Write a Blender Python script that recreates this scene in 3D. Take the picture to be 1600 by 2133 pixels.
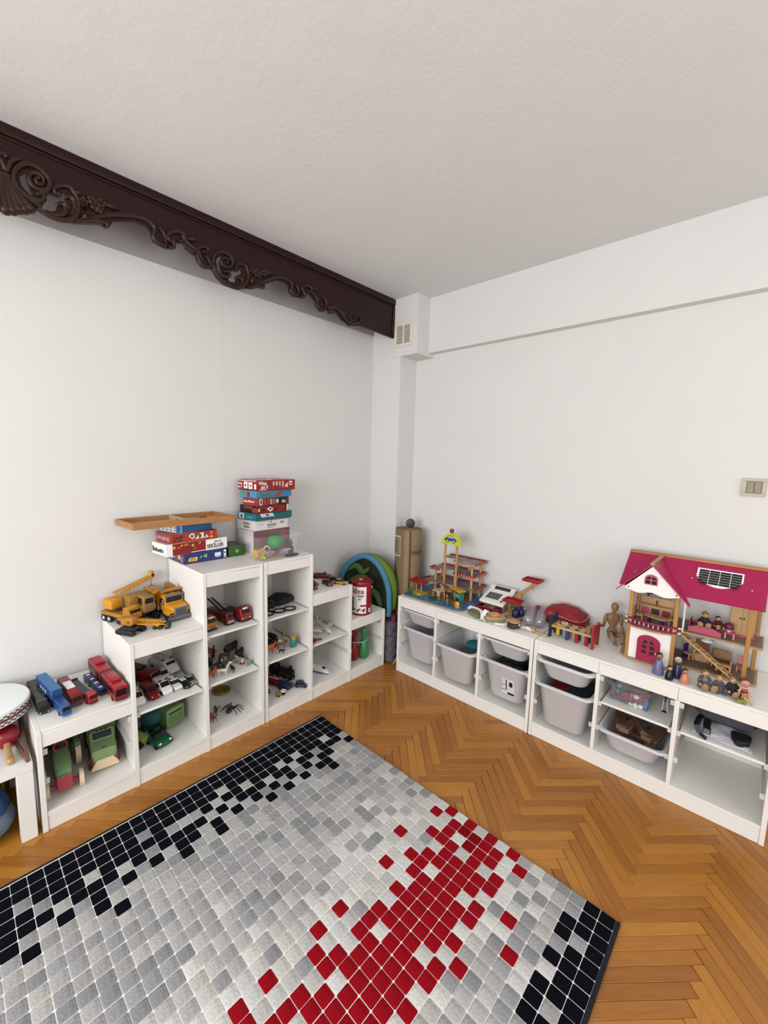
import bpy, bmesh, math, random
from mathutils import Vector, Matrix, noise
random.seed(7)
for o in list(bpy.data.objects): bpy.data.objects.remove(o)
SC = bpy.context.scene; C = SC.collection
# ---------------------------------------------------------------- camera, world, lights, exposure
cd = bpy.data.cameras.new('camera'); cam = bpy.data.objects.new('camera', cd); C.objects.link(cam)
RM = ((0.68276525, -0.73016750, 0.02621142), (-0.07213744, -0.10306690, -0.99205514), (0.72706795, 0.67544995, -0.12304290))
right, down, fwd = (Vector(r) for r in RM)
m = Matrix((right, -down, -fwd)).transposed().to_4x4(); m.translation = (-2.6221, -2.4200, 1.5113)
cam.matrix_world = m
cd.sensor_fit = 'HORIZONTAL'; cd.sensor_width = 36; cd.lens = 862.651 / 1600 * 36; cd.clip_start = 0.02
SC.camera = cam
CAM = Vector((-2.6221, -2.42, 1.5113))
def project(p):
    d = Vector(p) - CAM; z = d.dot(fwd)
    if z < 0.05: return None
    return 800 + 862.65 * d.dot(right) / z, 1066.5 + 862.65 * d.dot(down) / z, z
w = bpy.data.worlds.new('daylight'); SC.world = w; w.use_nodes = True
bg = w.node_tree.nodes['Background']; bg.inputs[0].default_value = (0.86, 0.93, 1, 1); bg.inputs[1].default_value = 1.0
def window_light(name, loc, rot, sx, sy, power, col):
    l = bpy.data.lights.new(name, 'AREA'); l.shape = 'RECTANGLE'; l.size = sx; l.size_y = sy; l.energy = power; l.color = col
    o = bpy.data.objects.new(name, l); C.objects.link(o); o.location = loc; o.rotation_euler = rot
    return o
window_light('window_daylight', (-4.87, -2.0, 1.55), (0, math.radians(-90), 0), 1.5, 2.5, 165, (0.985, 0.99, 1))
window_light('added_rear_fill', (-1.5, -4.12, 1.6), (math.radians(90), 0, 0), 2.2, 1.4, 32, (0.985, 0.99, 1))  # added fill from behind the camera, lifts the left wall
SC.view_settings.view_transform = 'Standard'; SC.view_settings.look = 'None'; SC.view_settings.gamma = 1
SC.view_settings.use_curve_mapping = False; SC.view_settings.exposure = -0.44
SC.cycles.max_bounces = 8; SC.cycles.diffuse_bounces = 5; SC.cycles.transparent_max_bounces = 12
SC.cycles.sample_clamp_indirect = 4
# ---------------------------------------------------------------- materials
def lin(h):
    h = h.lstrip('#'); h = ''.join(c * 2 for c in h) if len(h) == 3 else h; f = lambda c: c / 12.92 if c <= 0.04045 else ((c + 0.055) / 1.055) ** 2.4
    return tuple(f(int(h[i:i + 2], 16) / 255) for i in (0, 2, 4)) + (1,)
MC = {}
def mat(hexc, rough=0.5, var=0.06, scale=30, bump=0.0, metal=0, trans=0, alpha=1, spec=0.5, trl=0):
    k = (hexc, rough, var, scale, bump, metal, trans, alpha, spec, trl)
    if k in MC: return MC[k]
    mt = bpy.data.materials.new('mat_' + hexc.strip('#')); mt.use_nodes = True
    N = mt.node_tree.nodes; L = mt.node_tree.links; b = N['Principled BSDF']
    col = lin(hexc); lum = .3 * col[0] + .6 * col[1] + .1 * col[2]; dk = .66 + .34 * min(1, max(0, (lum - .3) / .3)); col = tuple(c * dk for c in col[:3]) + (1,)
    b.inputs['Roughness'].default_value = rough; b.inputs['Metallic'].default_value = metal
    b.inputs['Specular IOR Level'].default_value = spec
    tc = N.new('ShaderNodeTexCoord'); nz = N.new('ShaderNodeTexNoise'); nz.inputs['Scale'].default_value = scale; nz.inputs['Detail'].default_value = 3
    L.new(tc.outputs['Object'], nz.inputs['Vector'])
    mx = N.new('ShaderNodeMix'); mx.data_type = 'RGBA'
    mx.inputs[6].default_value = tuple(c * (1 - var) for c in col[:3]) + (1,)
    mx.inputs[7].default_value = tuple(min(1, c * (1 + var)) for c in col[:3]) + (1,)
    L.new(nz.outputs[0], mx.inputs[0]); L.new(mx.outputs[2], b.inputs['Base Color'])
    if bump:
        bp = N.new('ShaderNodeBump'); bp.inputs['Strength'].default_value = bump; bp.inputs['Distance'].default_value = 0.004
        L.new(nz.outputs[0], bp.inputs['Height']); L.new(bp.outputs[0], b.inputs['Normal'])
    if trans: b.inputs['Transmission Weight'].default_value = trans
    if alpha < 1: b.inputs['Alpha'].default_value = alpha
    if trl:
        tr = N.new('ShaderNodeBsdfTranslucent'); L.new(mx.outputs[2], tr.inputs[0])
        ms = N.new('ShaderNodeMixShader'); ms.inputs[0].default_value = trl
        L.new(b.outputs[0], ms.inputs[1]); L.new(tr.outputs[0], ms.inputs[2]); L.new(ms.outputs[0], N['Material Output'].inputs[0])
    MC[k] = mt; return mt
def wood(hexa, hexb, scale=(6, 60, 60), rough=0.45, rnd=False, name='wood'):
    k = ('wood', hexa, hexb, scale, rough, rnd)
    if k in MC: return MC[k]
    mt = bpy.data.materials.new(name); mt.use_nodes = True; N = mt.node_tree.nodes; L = mt.node_tree.links; b = N['Principled BSDF']
    tc = N.new('ShaderNodeTexCoord'); mp = N.new('ShaderNodeMapping'); mp.inputs['Scale'].default_value = scale
    L.new(tc.outputs['Object'], mp.inputs[0]); nz = N.new('ShaderNodeTexNoise'); nz.inputs['Scale'].default_value = 1; nz.inputs['Detail'].default_value = 5
    nz.inputs['Distortion'].default_value = 0.6
    rp = N.new('ShaderNodeMix'); rp.data_type = 'RGBA'; k_ = 1.06 if rnd else .78; rp.inputs[6].default_value = tuple(c * k_ for c in lin(hexa)); rp.inputs[7].default_value = tuple(c * k_ for c in lin(hexb))
    if rnd:
        oi = N.new('ShaderNodeObjectInfo'); ml = N.new('ShaderNodeMath'); ml.operation = 'MULTIPLY'; ml.inputs[1].default_value = 97
        L.new(oi.outputs['Random'], ml.inputs[0]); cb = N.new('ShaderNodeCombineXYZ')
        for i in range(3): L.new(ml.outputs[0], cb.inputs[i])
        L.new(cb.outputs[0], mp.inputs['Location'])
        ad = N.new('ShaderNodeMath'); ad.operation = 'MULTIPLY_ADD'; ad.inputs[1].default_value = 0.75; ad.inputs[2].default_value = 0
        sb = N.new('ShaderNodeMath'); sb.operation = 'SUBTRACT'; sb.inputs[1].default_value = 0.22
        L.new(oi.outputs['Random'], ad.inputs[0]); L.new(ad.outputs[0], sb.inputs[0])
        a2 = N.new('ShaderNodeMath'); a2.operation = 'MULTIPLY_ADD'; a2.inputs[1].default_value = 0.9; a2.use_clamp = True
        L.new(nz.outputs[0], a2.inputs[0]); s2 = N.new('ShaderNodeMath'); s2.operation = 'SUBTRACT'; s2.inputs[1].default_value = 0.12
        L.new(sb.outputs[0], s2.inputs[0]); L.new(s2.outputs[0], a2.inputs[2]); L.new(a2.outputs[0], rp.inputs[0])
    else: L.new(nz.outputs[0], rp.inputs[0])
    L.new(mp.outputs[0], nz.inputs['Vector']); L.new(rp.outputs[2], b.inputs['Base Color']); b.inputs['Roughness'].default_value = rough
    bp = N.new('ShaderNodeBump'); bp.inputs['Strength'].default_value = 0.15; bp.inputs['Distance'].default_value = 0.001
    L.new(nz.outputs[0], bp.inputs['Height']); L.new(bp.outputs[0], b.inputs['Normal'])
    MC[k] = mt; return mt
def patch(hexa, hexb, scale=40, t=0.5, rough=0.5):
    k = ('patch', hexa, hexb, scale, t)
    if k in MC: return MC[k]
    mt = bpy.data.materials.new('patchy'); mt.use_nodes = True; N = mt.node_tree.nodes; L = mt.node_tree.links; b = N['Principled BSDF']
    tc = N.new('ShaderNodeTexCoord'); nz = N.new('ShaderNodeTexNoise'); nz.inputs['Scale'].default_value = scale; nz.inputs['Detail'].default_value = 1
    L.new(tc.outputs['Object'], nz.inputs['Vector']); rp = N.new('ShaderNodeValToRGB')
    rp.color_ramp.elements[0].position = t - 0.02; rp.color_ramp.elements[1].position = t + 0.02
    rp.color_ramp.elements[0].color = lin(hexa); rp.color_ramp.elements[1].color = lin(hexb)
    L.new(nz.outputs[0], rp.inputs[0]); L.new(rp.outputs[0], b.inputs['Base Color']); b.inputs['Roughness'].default_value = rough
    MC[k] = mt; return mt
def plaster(hexc, name, bs=1.0):
    mt = bpy.data.materials.new(name); mt.use_nodes = True; N = mt.node_tree.nodes; L = mt.node_tree.links; b = N['Principled BSDF']
    b.inputs['Roughness'].default_value = 0.85; b.inputs['Specular IOR Level'].default_value = 0.2
    tc = N.new('ShaderNodeTexCoord'); n1 = N.new('ShaderNodeTexNoise'); n1.inputs['Scale'].default_value = 2.2; n1.inputs['Detail'].default_value = 4
    n2 = N.new('ShaderNodeTexNoise'); n2.inputs['Scale'].default_value = 55; n2.inputs['Detail'].default_value = 4
    n3 = N.new('ShaderNodeTexNoise'); n3.inputs['Scale'].default_value = 7; n3.inputs['Detail'].default_value = 2
    for n in (n1, n2, n3): L.new(tc.outputs['Object'], n.inputs['Vector'])
    mx = N.new('ShaderNodeMix'); mx.data_type = 'RGBA'; c = lin(hexc)
    mx.inputs[6].default_value = tuple(x * 0.965 for x in c[:3]) + (1,); mx.inputs[7].default_value = tuple(min(1, x * 1.03) for x in c[:3]) + (1,)
    L.new(n1.outputs[0], mx.inputs[0]); L.new(mx.outputs[2], b.inputs['Base Color'])
    ad = N.new('ShaderNodeMath'); ad.operation = 'MULTIPLY_ADD'; ad.inputs[1].default_value = 0.35
    L.new(n2.outputs[0], ad.inputs[0]); L.new(n3.outputs[0], ad.inputs[2])
    bp = N.new('ShaderNodeBump'); bp.inputs['Strength'].default_value = 0.25 * bs; bp.inputs['Distance'].default_value = 0.006
    L.new(ad.outputs[0], bp.inputs['Height']); L.new(bp.outputs[0], b.inputs['Normal'])
    return mt
WHITE = mat('#e3e2dd', 0.42, 0.015, 12); CREAM = mat('#e4e0d6', 0.5, 0.02)
BIN = mat('#dddde0', 0.4, 0.03, 9, trl=0.25); CLEAR = mat('#e9edf0', 0.15, 0.01, alpha=0.05); RUN = mat('#e6e6e2', 0.3, 0.02, trl=0.3)
GLASS = mat('#15181b', 0.3, spec=.3); BLACK = mat('#17171a', 0.4); TYRE = mat('#1a1a1b', 0.7); DGREY = mat('#3a3c3f', 0.5); GREY = mat('#7b7f85', 0.5); SILVER = mat('#c4c6c8', 0.3)
RED = mat('#b5121f', 0.35); DRED = mat('#7d0d17', 0.35); BLUE = mat('#1d4f9e', 0.35); NAVY = mat('#15254d', 0.4); LBLUE = mat('#2f7fbe', 0.4); YEL = mat('#e09a1c', 0.4); YEL2 = mat('#c9861f', 0.45)
WHT = mat('#f0efee', 0.35, 0.02); GREEN = mat('#7d9a63', 0.5); LGREEN = mat('#93b07b', 0.5); DGREEN = mat('#0e6b47', 0.4); ORANGE = mat('#d8531f', 0.45); PINK = mat('#dd5077', 0.45); MAG = mat('#b0154e', 0.4); PURP = mat('#4a2a86', 0.45)
MAPLE = wood('#c89a63', '#e0b682', (60, 60, 8)); PINE = wood('#c79259', '#dcae78', (8, 60, 60)); BEECH = wood('#b98d5f', '#d0a878', (40, 40, 40)); OAKDK = wood('#7b5a40', '#a07a58', (8, 60, 60), 0.6)
SKIN = mat('#d9a67f', 0.5)
# ---------------------------------------------------------------- mesh builder
class G:
    def __init__(s): s.V = []; s.F = []; s.M = Matrix()
    def at(s, m): s.M = m; return s
    def add(s, V, F):
        n = len(s.V); s.V += [tuple(s.M @ Vector(v)) for v in V]; s.F += [tuple(i + n for i in f) for f in F]; return s
    def box(s, x0, x1, y0, y1, z0, z1):
        V = [(x, y, z) for z in (z0, z1) for y in (y0, y1) for x in (x0, x1)]
        return s.add(V, [(0, 2, 3, 1), (4, 5, 7, 6), (0, 1, 5, 4), (2, 6, 7, 3), (0, 4, 6, 2), (1, 3, 7, 5)])
    def rb(s, x0, x1, y0, y1, z0, z1, r=0.003, seg=1):
        b = bmesh.new(); bmesh.ops.create_cube(b, size=1)
        for v in b.verts: v.co = Vector(((x0 + x1) / 2 + v.co.x * (x1 - x0), (y0 + y1) / 2 + v.co.y * (y1 - y0), (z0 + z1) / 2 + v.co.z * (z1 - z0)))
        r = min(r, 0.48 * min(abs(x1 - x0), abs(y1 - y0), abs(z1 - z0)))
        bmesh.ops.bevel(b, geom=b.edges[:], offset=r, segments=seg, affect='EDGES', profile=0.5)
        b.verts.ensure_lookup_table(); b.verts.index_update()
        s.add([v.co[:] for v in b.verts], [[v.index for v in f.verts] for f in b.faces]); b.free(); return s
    def tube(s, pts, rad, n=8, cap=True):
        pts = [Vector(p) for p in pts]
        if not hasattr(rad, '__len__'): rad = [rad] * len(pts)
        V = []; F = []; prev = None
        for i, p in enumerate(pts):
            t = (pts[min(i + 1, len(pts) - 1)] - pts[max(i - 1, 0)]).normalized()
            if prev is None: u = t.orthogonal().normalized()
            else: u = (prev - t * prev.dot(t)).normalized()
            prev = u; v = t.cross(u)
            for k in range(n):
                a = 2 * math.pi * k / n; V.append(p + (u * math.cos(a) + v * math.sin(a)) * rad[i])
        for i in range(len(pts) - 1):
            for k in range(n): F.append((i * n + k, i * n + (k + 1) % n, (i + 1) * n + (k + 1) % n, (i + 1) * n + k))
        if cap: F += [tuple(range(n - 1, -1, -1)), tuple((len(pts) - 1) * n + k for k in range(n))]
        return s.add([v[:] for v in V], F)
    def cyl(s, p0, p1, r0, r1=None, n=14): return s.tube([p0, p1], [r0, r0 if r1 is None else r1], n)
    def lathe(s, prof, n=20, c=(0, 0, 0), sx=1, sy=1):
        V = []; F = []; m = len(prof)
        for r, z in prof:
            for k in range(n):
                a = 2 * math.pi * k / n; V.append((c[0] + r * sx * math.cos(a), c[1] + r * sy * math.sin(a), c[2] + z))
        for i in range(m - 1):
            for k in range(n): F.append((i * n + k, i * n + (k + 1) % n, (i + 1) * n + (k + 1) % n, (i + 1) * n + k))
        F += [tuple(range(n - 1, -1, -1)), tuple((m - 1) * n + k for k in range(n))]
        return s.add(V, F)
    def sph(s, c, r, n=12, sc=(1, 1, 1)):
        k = n // 2 + 1; V = []; F = []
        pr = [(max(1e-4, math.sin(math.pi * i / k)) * r, -math.cos(math.pi * i / k) * r) for i in range(k + 1)]
        for a, z in pr:
            for j in range(n):
                t = 2 * math.pi * j / n; V.append((c[0] + a * sc[0] * math.cos(t), c[1] + a * sc[1] * math.sin(t), c[2] + z * sc[2]))
        for i in range(k):
            for j in range(n): F.append((i * n + j, i * n + (j + 1) % n, (i + 1) * n + (j + 1) % n, (i + 1) * n + j))
        return s.add(V, F)
    def prism(s, poly, a, b, ax='y'):
        def P(u, v, t): return (u, t, v) if ax == 'y' else ((u, v, t) if ax == 'z' else (t, u, v))
        n = len(poly); V = [P(u, v, a) for u, v in poly] + [P(u, v, b) for u, v in poly]
        F = [tuple(range(n)), tuple(range(2 * n - 1, n - 1, -1))] + [(i, i + n, (i + 1) % n + n, (i + 1) % n) for i in range(n)]
        return s.add(V, F)
    def loft(s, secs, n=16, e=5.0, ax='x'):
        # secs: (pos, half width, z0, z1[, centre offset]) -> superellipse cross sections along x
        V = []; F = []
        for q in secs:
            x, hw, z0, z1 = q[:4]; oy = q[4] if len(q) > 4 else 0
            for k in range(n):
                a = 2 * math.pi * (k + .5) / n; c, d = math.cos(a), math.sin(a)
                f = lambda t: math.copysign(abs(t) ** (2 / e), t)
                V.append((x, oy + hw * f(c), (z0 + z1) / 2 + (z1 - z0) / 2 * f(d)))
        for i in range(len(secs) - 1):
            for k in range(n): F.append((i * n + k, i * n + (k + 1) % n, (i + 1) * n + (k + 1) % n, (i + 1) * n + k))
        F += [tuple(range(n - 1, -1, -1)), tuple((len(secs) - 1) * n + k for k in range(n))]
        return s.add(V, F)
    def mesh(s, name, mt, ang=0.7):
        me = bpy.data.meshes.new(name); me.from_pydata(s.V, [], s.F)
        b = bmesh.new(); b.from_mesh(me); bmesh.ops.recalc_face_normals(b, faces=b.faces); b.to_mesh(me); b.free()
        for p in me.polygons: p.use_smooth = True
        me.set_sharp_from_angle(angle=ang)
        me.materials.append(mt); return me
    def obj(s, name, mt, parent=None, loc=None, rz=0, label=None, ang=0.7):
        return link(name, s.mesh(name, mt, ang), parent, loc, rz, label)
def link(name, me, parent=None, loc=None, rz=0, label=None):
    o = bpy.data.objects.new(name, me); C.objects.link(o)
    if parent: o.parent = parent
    if loc: o.location = loc
    if rz: o.rotation_euler.z = rz
    if label: o['label'] = label
    return o
def tag(o, label, cat, group=None):
    o['label'] = label; o['category'] = cat
    if group: o['group'] = group
    return o
def thing(name, label, cat, loc=(0, 0, 0), rz=0, group=None):
    o = bpy.data.objects.new(name, None); C.objects.link(o); o.location = loc; o.rotation_euler = (0, 0, math.radians(rz)); o.empty_display_size = 0.05
    return tag(o, label, cat, group)
def struct(o): o['kind'] = 'structure'; return o
def stuff(o): o['kind'] = 'stuff'; return o
def T(x=0, y=0, z=0, rx=0, ry=0, rz=0):
    return Matrix.Translation((x, y, z)) @ Matrix.Rotation(math.radians(rz), 4, 'Z') @ Matrix.Rotation(math.radians(ry), 4, 'Y') @ Matrix.Rotation(math.radians(rx), 4, 'X')
def text(s, size, mt, parent, origin, right=(1, 0, 0), up=(0, 0, 1), name='lettering', ex=0.0006, sx=1.0, bold=0.0, align='LEFT'):
    cu = bpy.data.curves.new(name, 'FONT'); cu.body = s; cu.size = size; cu.extrude = ex; cu.offset = bold; cu.align_x = align; cu.resolution_u = 2
    o = bpy.data.objects.new(name, cu); me = bpy.data.meshes.new_from_object(o); bpy.data.objects.remove(o)
    r = Vector(right).normalized(); u = Vector(up).normalized(); n = r.cross(u)
    m = Matrix((r * sx, u, n)).transposed().to_4x4(); m.translation = origin
    me.transform(m); me.materials.clear(); me.materials.append(mt)
    return link(name, me, parent)
def blob(chains, name, mt, parent=None, loc=None, rz=0, vox=0.003, extra=None, sm=4):
    g = G()
    for pts, rad in chains:
        g.tube(pts, rad, 8)
        rr = rad if hasattr(rad, '__len__') else [rad] * len(pts)
        g.sph(pts[0], rr[0], 8); g.sph(pts[-1], rr[-1], 8)
    for c, r, sc in (extra or []): g.sph(c, r, 10, sc)
    me = bpy.data.meshes.new(name); me.from_pydata(g.V, [], g.F); me.materials.append(mt)
    o = link(name, me, parent, loc, rz)
    a = o.modifiers.new('fuse', 'REMESH'); a.mode = 'VOXEL'; a.voxel_size = vox; a.use_smooth_shade = True
    b = o.modifiers.new('relax', 'SMOOTH'); b.factor = 0.5; b.iterations = sm
    return o
R = math.radians
# ---------------------------------------------------------------- room
WALL = plaster('#d3d3d1', 'wall_paint'); CEIL = plaster('#d6d8d9', 'ceiling_paint', 1.6)
XW, YB, ZC = -4.8, -4.05, 2.705
struct(G().box(XW - .1, .15, 0, .12, -.05, ZC).obj('wall_left', WALL))
struct(G().box(0, .15, YB, 0, -.05, ZC).obj('wall_right', WALL))
def wall_with_hole(name, f, a0, a1, h0, h1, z0, z1):
    g = G(); f(g, a0, h0, -.05, ZC); f(g, h1, a1, -.05, ZC); f(g, h0, h1, -.05, z0); f(g, h0, h1, z1, ZC)
    return struct(g.obj(name, WALL))
wall_with_hole('wall_window_side', lambda g, a, b, c, d: g.box(XW - .2, XW, a, b, c, d), YB, 0, -3.3, -.7, .8, 2.35)
wall_with_hole('wall_rear', lambda g, a, b, c, d: g.box(a, b, YB - .2, YB, c, d), XW, .15, -2.65, -.35, .85, 2.35)
struct(G().box(XW - .2, .15, YB - .2, .12, ZC, ZC + .1).obj('ceiling', CEIL))
def window(n, loc, rz, w_, z0, z1):
    g = G()
    for a, b, c, d in ((-w_ / 2, w_ / 2, z0, z0 + .06), (-w_ / 2, w_ / 2, z1 - .06, z1), (-w_ / 2, -w_ / 2 + .06, z0, z1), (w_ / 2 - .06, w_ / 2, z0, z1), (-.035, .035, z0, z1)):
        g.rb(a, b, -.03, .03, c, d, .004)
    o = struct(g.obj('window_%d' % n, WHITE, None, loc, R(rz)))
    for s in (-1, 1): G().box(min(s * .035, s * (w_ / 2 - .06)), max(s * .035, s * (w_ / 2 - .06)), -.003, .003, z0 + .06, z1 - .06).obj('window_pane', mat('#ffffff', .02, 0, alpha=.06), o)
window(1, (XW - .13, -2.0, 0), 90, 2.6, .8, 2.35); window(2, (-1.5, YB - .13, 0), 0, 2.3, .85, 2.35)  # second window is unseen, added as the opening for the rear fill
# wall band behind the cornice with its shade painted in grey, right-hand beam, corner column, vent box
struct(G().box(-4.8, -.193, -.006, 0, 2.484, ZC).obj('trim_1', plaster('#a09e9d', 'painted_band_shade')))
struct(G().box(-.0611, 0, YB, -.452, 2.3164, ZC).obj('trim_2', WALL))
struct(G().box(-.1928, 0, -.292, 0, 0, ZC).obj('trim_3', WALL))
struct(G().box(-.2, 0, -.452, -.23, 2.29, ZC).obj('trim_4', WALL))
# slight step in the left wall plaster
struct(G().prism([(-4.79, 0), (-1.437, 0), (-1.4385, -.0005), (-4.79, -.0005)], 0, 2.484, 'z').obj('trim_5', WALL, ang=.01))
# ---------------------------------------------------------------- parquet floor: herringbone blocks
PQ = wood('#87521b', '#ad742a', (9, 130, 30), 0.33, True, 'parquet')
floor = struct(G().box(XW - .2, .15, YB - .2, .12, -.06, -.011).obj('floor', mat('#3a2412', 0.8)))
PL, PW = .304, .0402
pm = G().at(T()).rb(0, PL - .0008, 0, PW - .0008, -.012, 0, .0011).mesh('plank', PQ)
rest = G(); cand = []
s2 = math.sqrt(.5)
def uv2w(u, v): return Vector(((u + v) * s2, (v - u) * s2, 0))      # u along (1,-1), v along (1,1)
v0 = -2.226; u0 = (-2.207 - (v0 * s2)) / -s2 
for mi in range(-12, 12):
    for ni in range(-95, 95):
        for kind in (0, 1):
            bu = u0 + ni * PW + mi * PL; bv = v0 + ni * PW - mi * PL
            if kind == 0: cu, cv, ang = bu, bv, -45
            else: cu, cv, ang = bu + PL + PW, bv + PW - PL, 45
            mid = uv2w(cu + PL / 2, cv + PW / 2) if kind == 0 else uv2w(cu - PW / 2, cv + PL / 2)
            if not (XW - .15 < mid.x < .12 and YB - .15 < mid.y < .1): continue
            p = project(mid); vis = False; z = 99
            if p:
                z = p[2]; vis = -60 < p[0] < 1660 and -60 < p[1] < 2193
                if -2.8 < mid.x < -1.33 and -2.06 < mid.y < -.76: vis = False
                if mid.y > -.3 or mid.x > -.3 or (mid.y > -.38 and mid.x < -.6) or (mid.x > -.38 and mid.y < -.6): vis = False
            cand.append((0 if vis else 1, z, uv2w(cu, cv), ang))
cand.sort(key=lambda q: (q[0], q[1]))
for i, (h, z, p, ang) in enumerate(cand):
    dz = random.uniform(-.0007, 0)
    if i < 300 and not h:
        o = link('plank', pm, floor, (p.x, p.y, dz), R(ang))
    else: rest.at(Matrix.Translation((p.x, p.y, dz)) @ Matrix.Rotation(R(ang), 4, 'Z')).box(0, PL - .0008, 0, PW - .0008, -.011, 0)
stuff(rest.obj('parquet_blocks', PQ, floor))
# ---------------------------------------------------------------- rug
PAD = mat('#dddcd9', 0.95, 0.05, 200, 0.6)
rug = thing('rug', 'low pile rug of grey, navy and red squares on the parquet', 'rug', (-1.188, -.6305, 0))
CX_, CY_ = .0457, .0474; NR, NCOL = 33, 36
G().rb(-CX_ * NCOL, 0, -CY_ * NR - .006, .012, .0005, .0108, .004, 2).obj('pad', PAD, rug)
for y0_, y1_ in ((.004, .014), (-CY_ * NR - .012, -CY_ * NR + .001)): G().rb(-CX_ * NCOL, .002, y0_, y1_, .001, .0135, .003).obj('edge_binding', mat('#0c1020', 0.95, 0.1, 200, 0.5), rug, label='navy bound edge')
MAP = '''NNNNNNNNNNNNNNNNNNNNNNNNNNNNNNNNNNNN
NNNNNNNNNNNNNNNNNNNNNNNNNNNNNNNNNNNN
NNNNNNNNNNNNNN.NNNNNN.NNNNNNN.NNNNNN
NN.NNN.N.NNN_NN.N_..NNNNN_NN_NNN.NN_
.NNN.NN.NN_NNN.N.NNNN_N_NNN_NNN_N_NN
N__NN.N_N_N_N_N_N_NN_N_N_N_N__N_N_N_
____NN_N_N_N____N__N_____N___N__N__N
____N___________________N___________
____________________________________
____________________________________
____________________________________
____________________________________
____________________________________
____________________________________
____________________________________
____________________________________
____________________________________
_____R______________________________
_R______R____R_R___R_R______________
R__R__R_________R____R_R_R__________
_RRR_RRR_R_RRR_RR_RRR_R_R_R_________
RR_RRR_RRRRR_RRR_RR_RR__R___________
_RR_RRRRRRRRRRRRRRRR_R_R____________
RRRRRRRRRRRRRRRRRRRR_R__R___________
_RR_RR_RRRR_RRRRRR__R_______________
R__RR_RR_R_RR_R__R__________________
_R________R_________________________
_____R______________________________
_______R____________________________
____________________________________
__NN.N.NNN_NN.N_NN_N_N__NN_N_N_N_N__
NNN.NNNN.NNNN.NNNNNNNNN.NNNNN.NNNNNN
NNNNNNNNNNNNNNNNNNNNNNNNNNNNNNNNNNNN'''.split('\n')
MAP = [q.ljust(NCOL, '_') for q in MAP]
def tuft(name, mt):
    g = G(); hx, hy = CX_ / 2 - .0011, CY_ / 2 - .0011; V = []
    for k, (ins, z) in enumerate(((0, .008), (0, .0114), (.003, .0132))):
        c = .0032
        for sx, sy in ((1, 1), (-1, 1), (-1, -1), (1, -1)):
            a = (sx * (hx - ins), sy * (hy - ins - c), z); b = (sx * (hx - ins - c), sy * (hy - ins), z)
            V += [a, b] if sx * sy > 0 else [b, a]
    F = [(i + 8 * j, (i + 1) % 8 + 8 * j, (i + 1) % 8 + 8 * j + 8, i + 8 * j + 8) for j in (0, 1) for i in range(8)] + [tuple(range(16, 24))]
    g.add(V, F); return g.mesh(name, mt, 1.0)
def pile(h): return mat(h, 0.95, 0.16, 90, 0.9, spec=0.1)
GR = [pile(h) for h in ('#aaa9a8', '#b2b1ae', '#a3a3a5', '#a8a8aa', '#b6b5b1', '#9b9c9f')]; LT = [pile(h) for h in ('#c0bfbb', '#c7c6c2', '#bab9b5', '#c3c1bf')]
NV = pile('#080b16'); RD = pile('#a50c1c'); RD2 = pile('#8b0714')
TM = {id(mt): tuft('tuft_square', mt) for mt in GR + LT + [NV, RD, RD2]}
cells = []
for r in range(NR):
    for c in range(NCOL):
        ch = MAP[r][c]
        if ch == 'N': mt = NV
        elif ch == 'R': mt = RD2 if (c in (1, 2) and r in (21, 22)) else RD
        else:
            d = r + random.gauss(0, 3) + (3 if c > 18 and r > 12 else 0) * 0
            lightp = 1 if 17 <= r <= 25 else max(0, 1 - abs(r - 21) / 9.5)
            mt = random.choice(LT) if random.random() < lightp * .95 else random.choice(GR)
        x, y = -(c + .5) * CX_, -(r + .5) * CY_; wob = .0005
        p = project((x - 1.188, y - .6305, .012)); vis = p and -30 < p[0] < 1630 and -30 < p[1] < 2163
        cells.append((0 if vis else 1, p[2] if p else 99, mt, x + random.uniform(-wob, wob), y + random.uniform(-wob, wob)))
cells.sort(key=lambda q: (q[0], q[1]))
far = {}
for i, (h, z, mt, x, y) in enumerate(cells):
    if i < 300 and not h: link('tuft_square', TM[id(mt)], rug, (x, y, random.uniform(-.0004, .0004)))
    else:
        me = TM[id(mt)]; gg = far.setdefault(id(mt), (G(), mt))[0]
        gg.at(Matrix.Translation((x, y, random.uniform(-.0004, .0004)))).add([v.co[:] for v in me.vertices], [tuple(f.vertices) for f in me.polygons])
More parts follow.
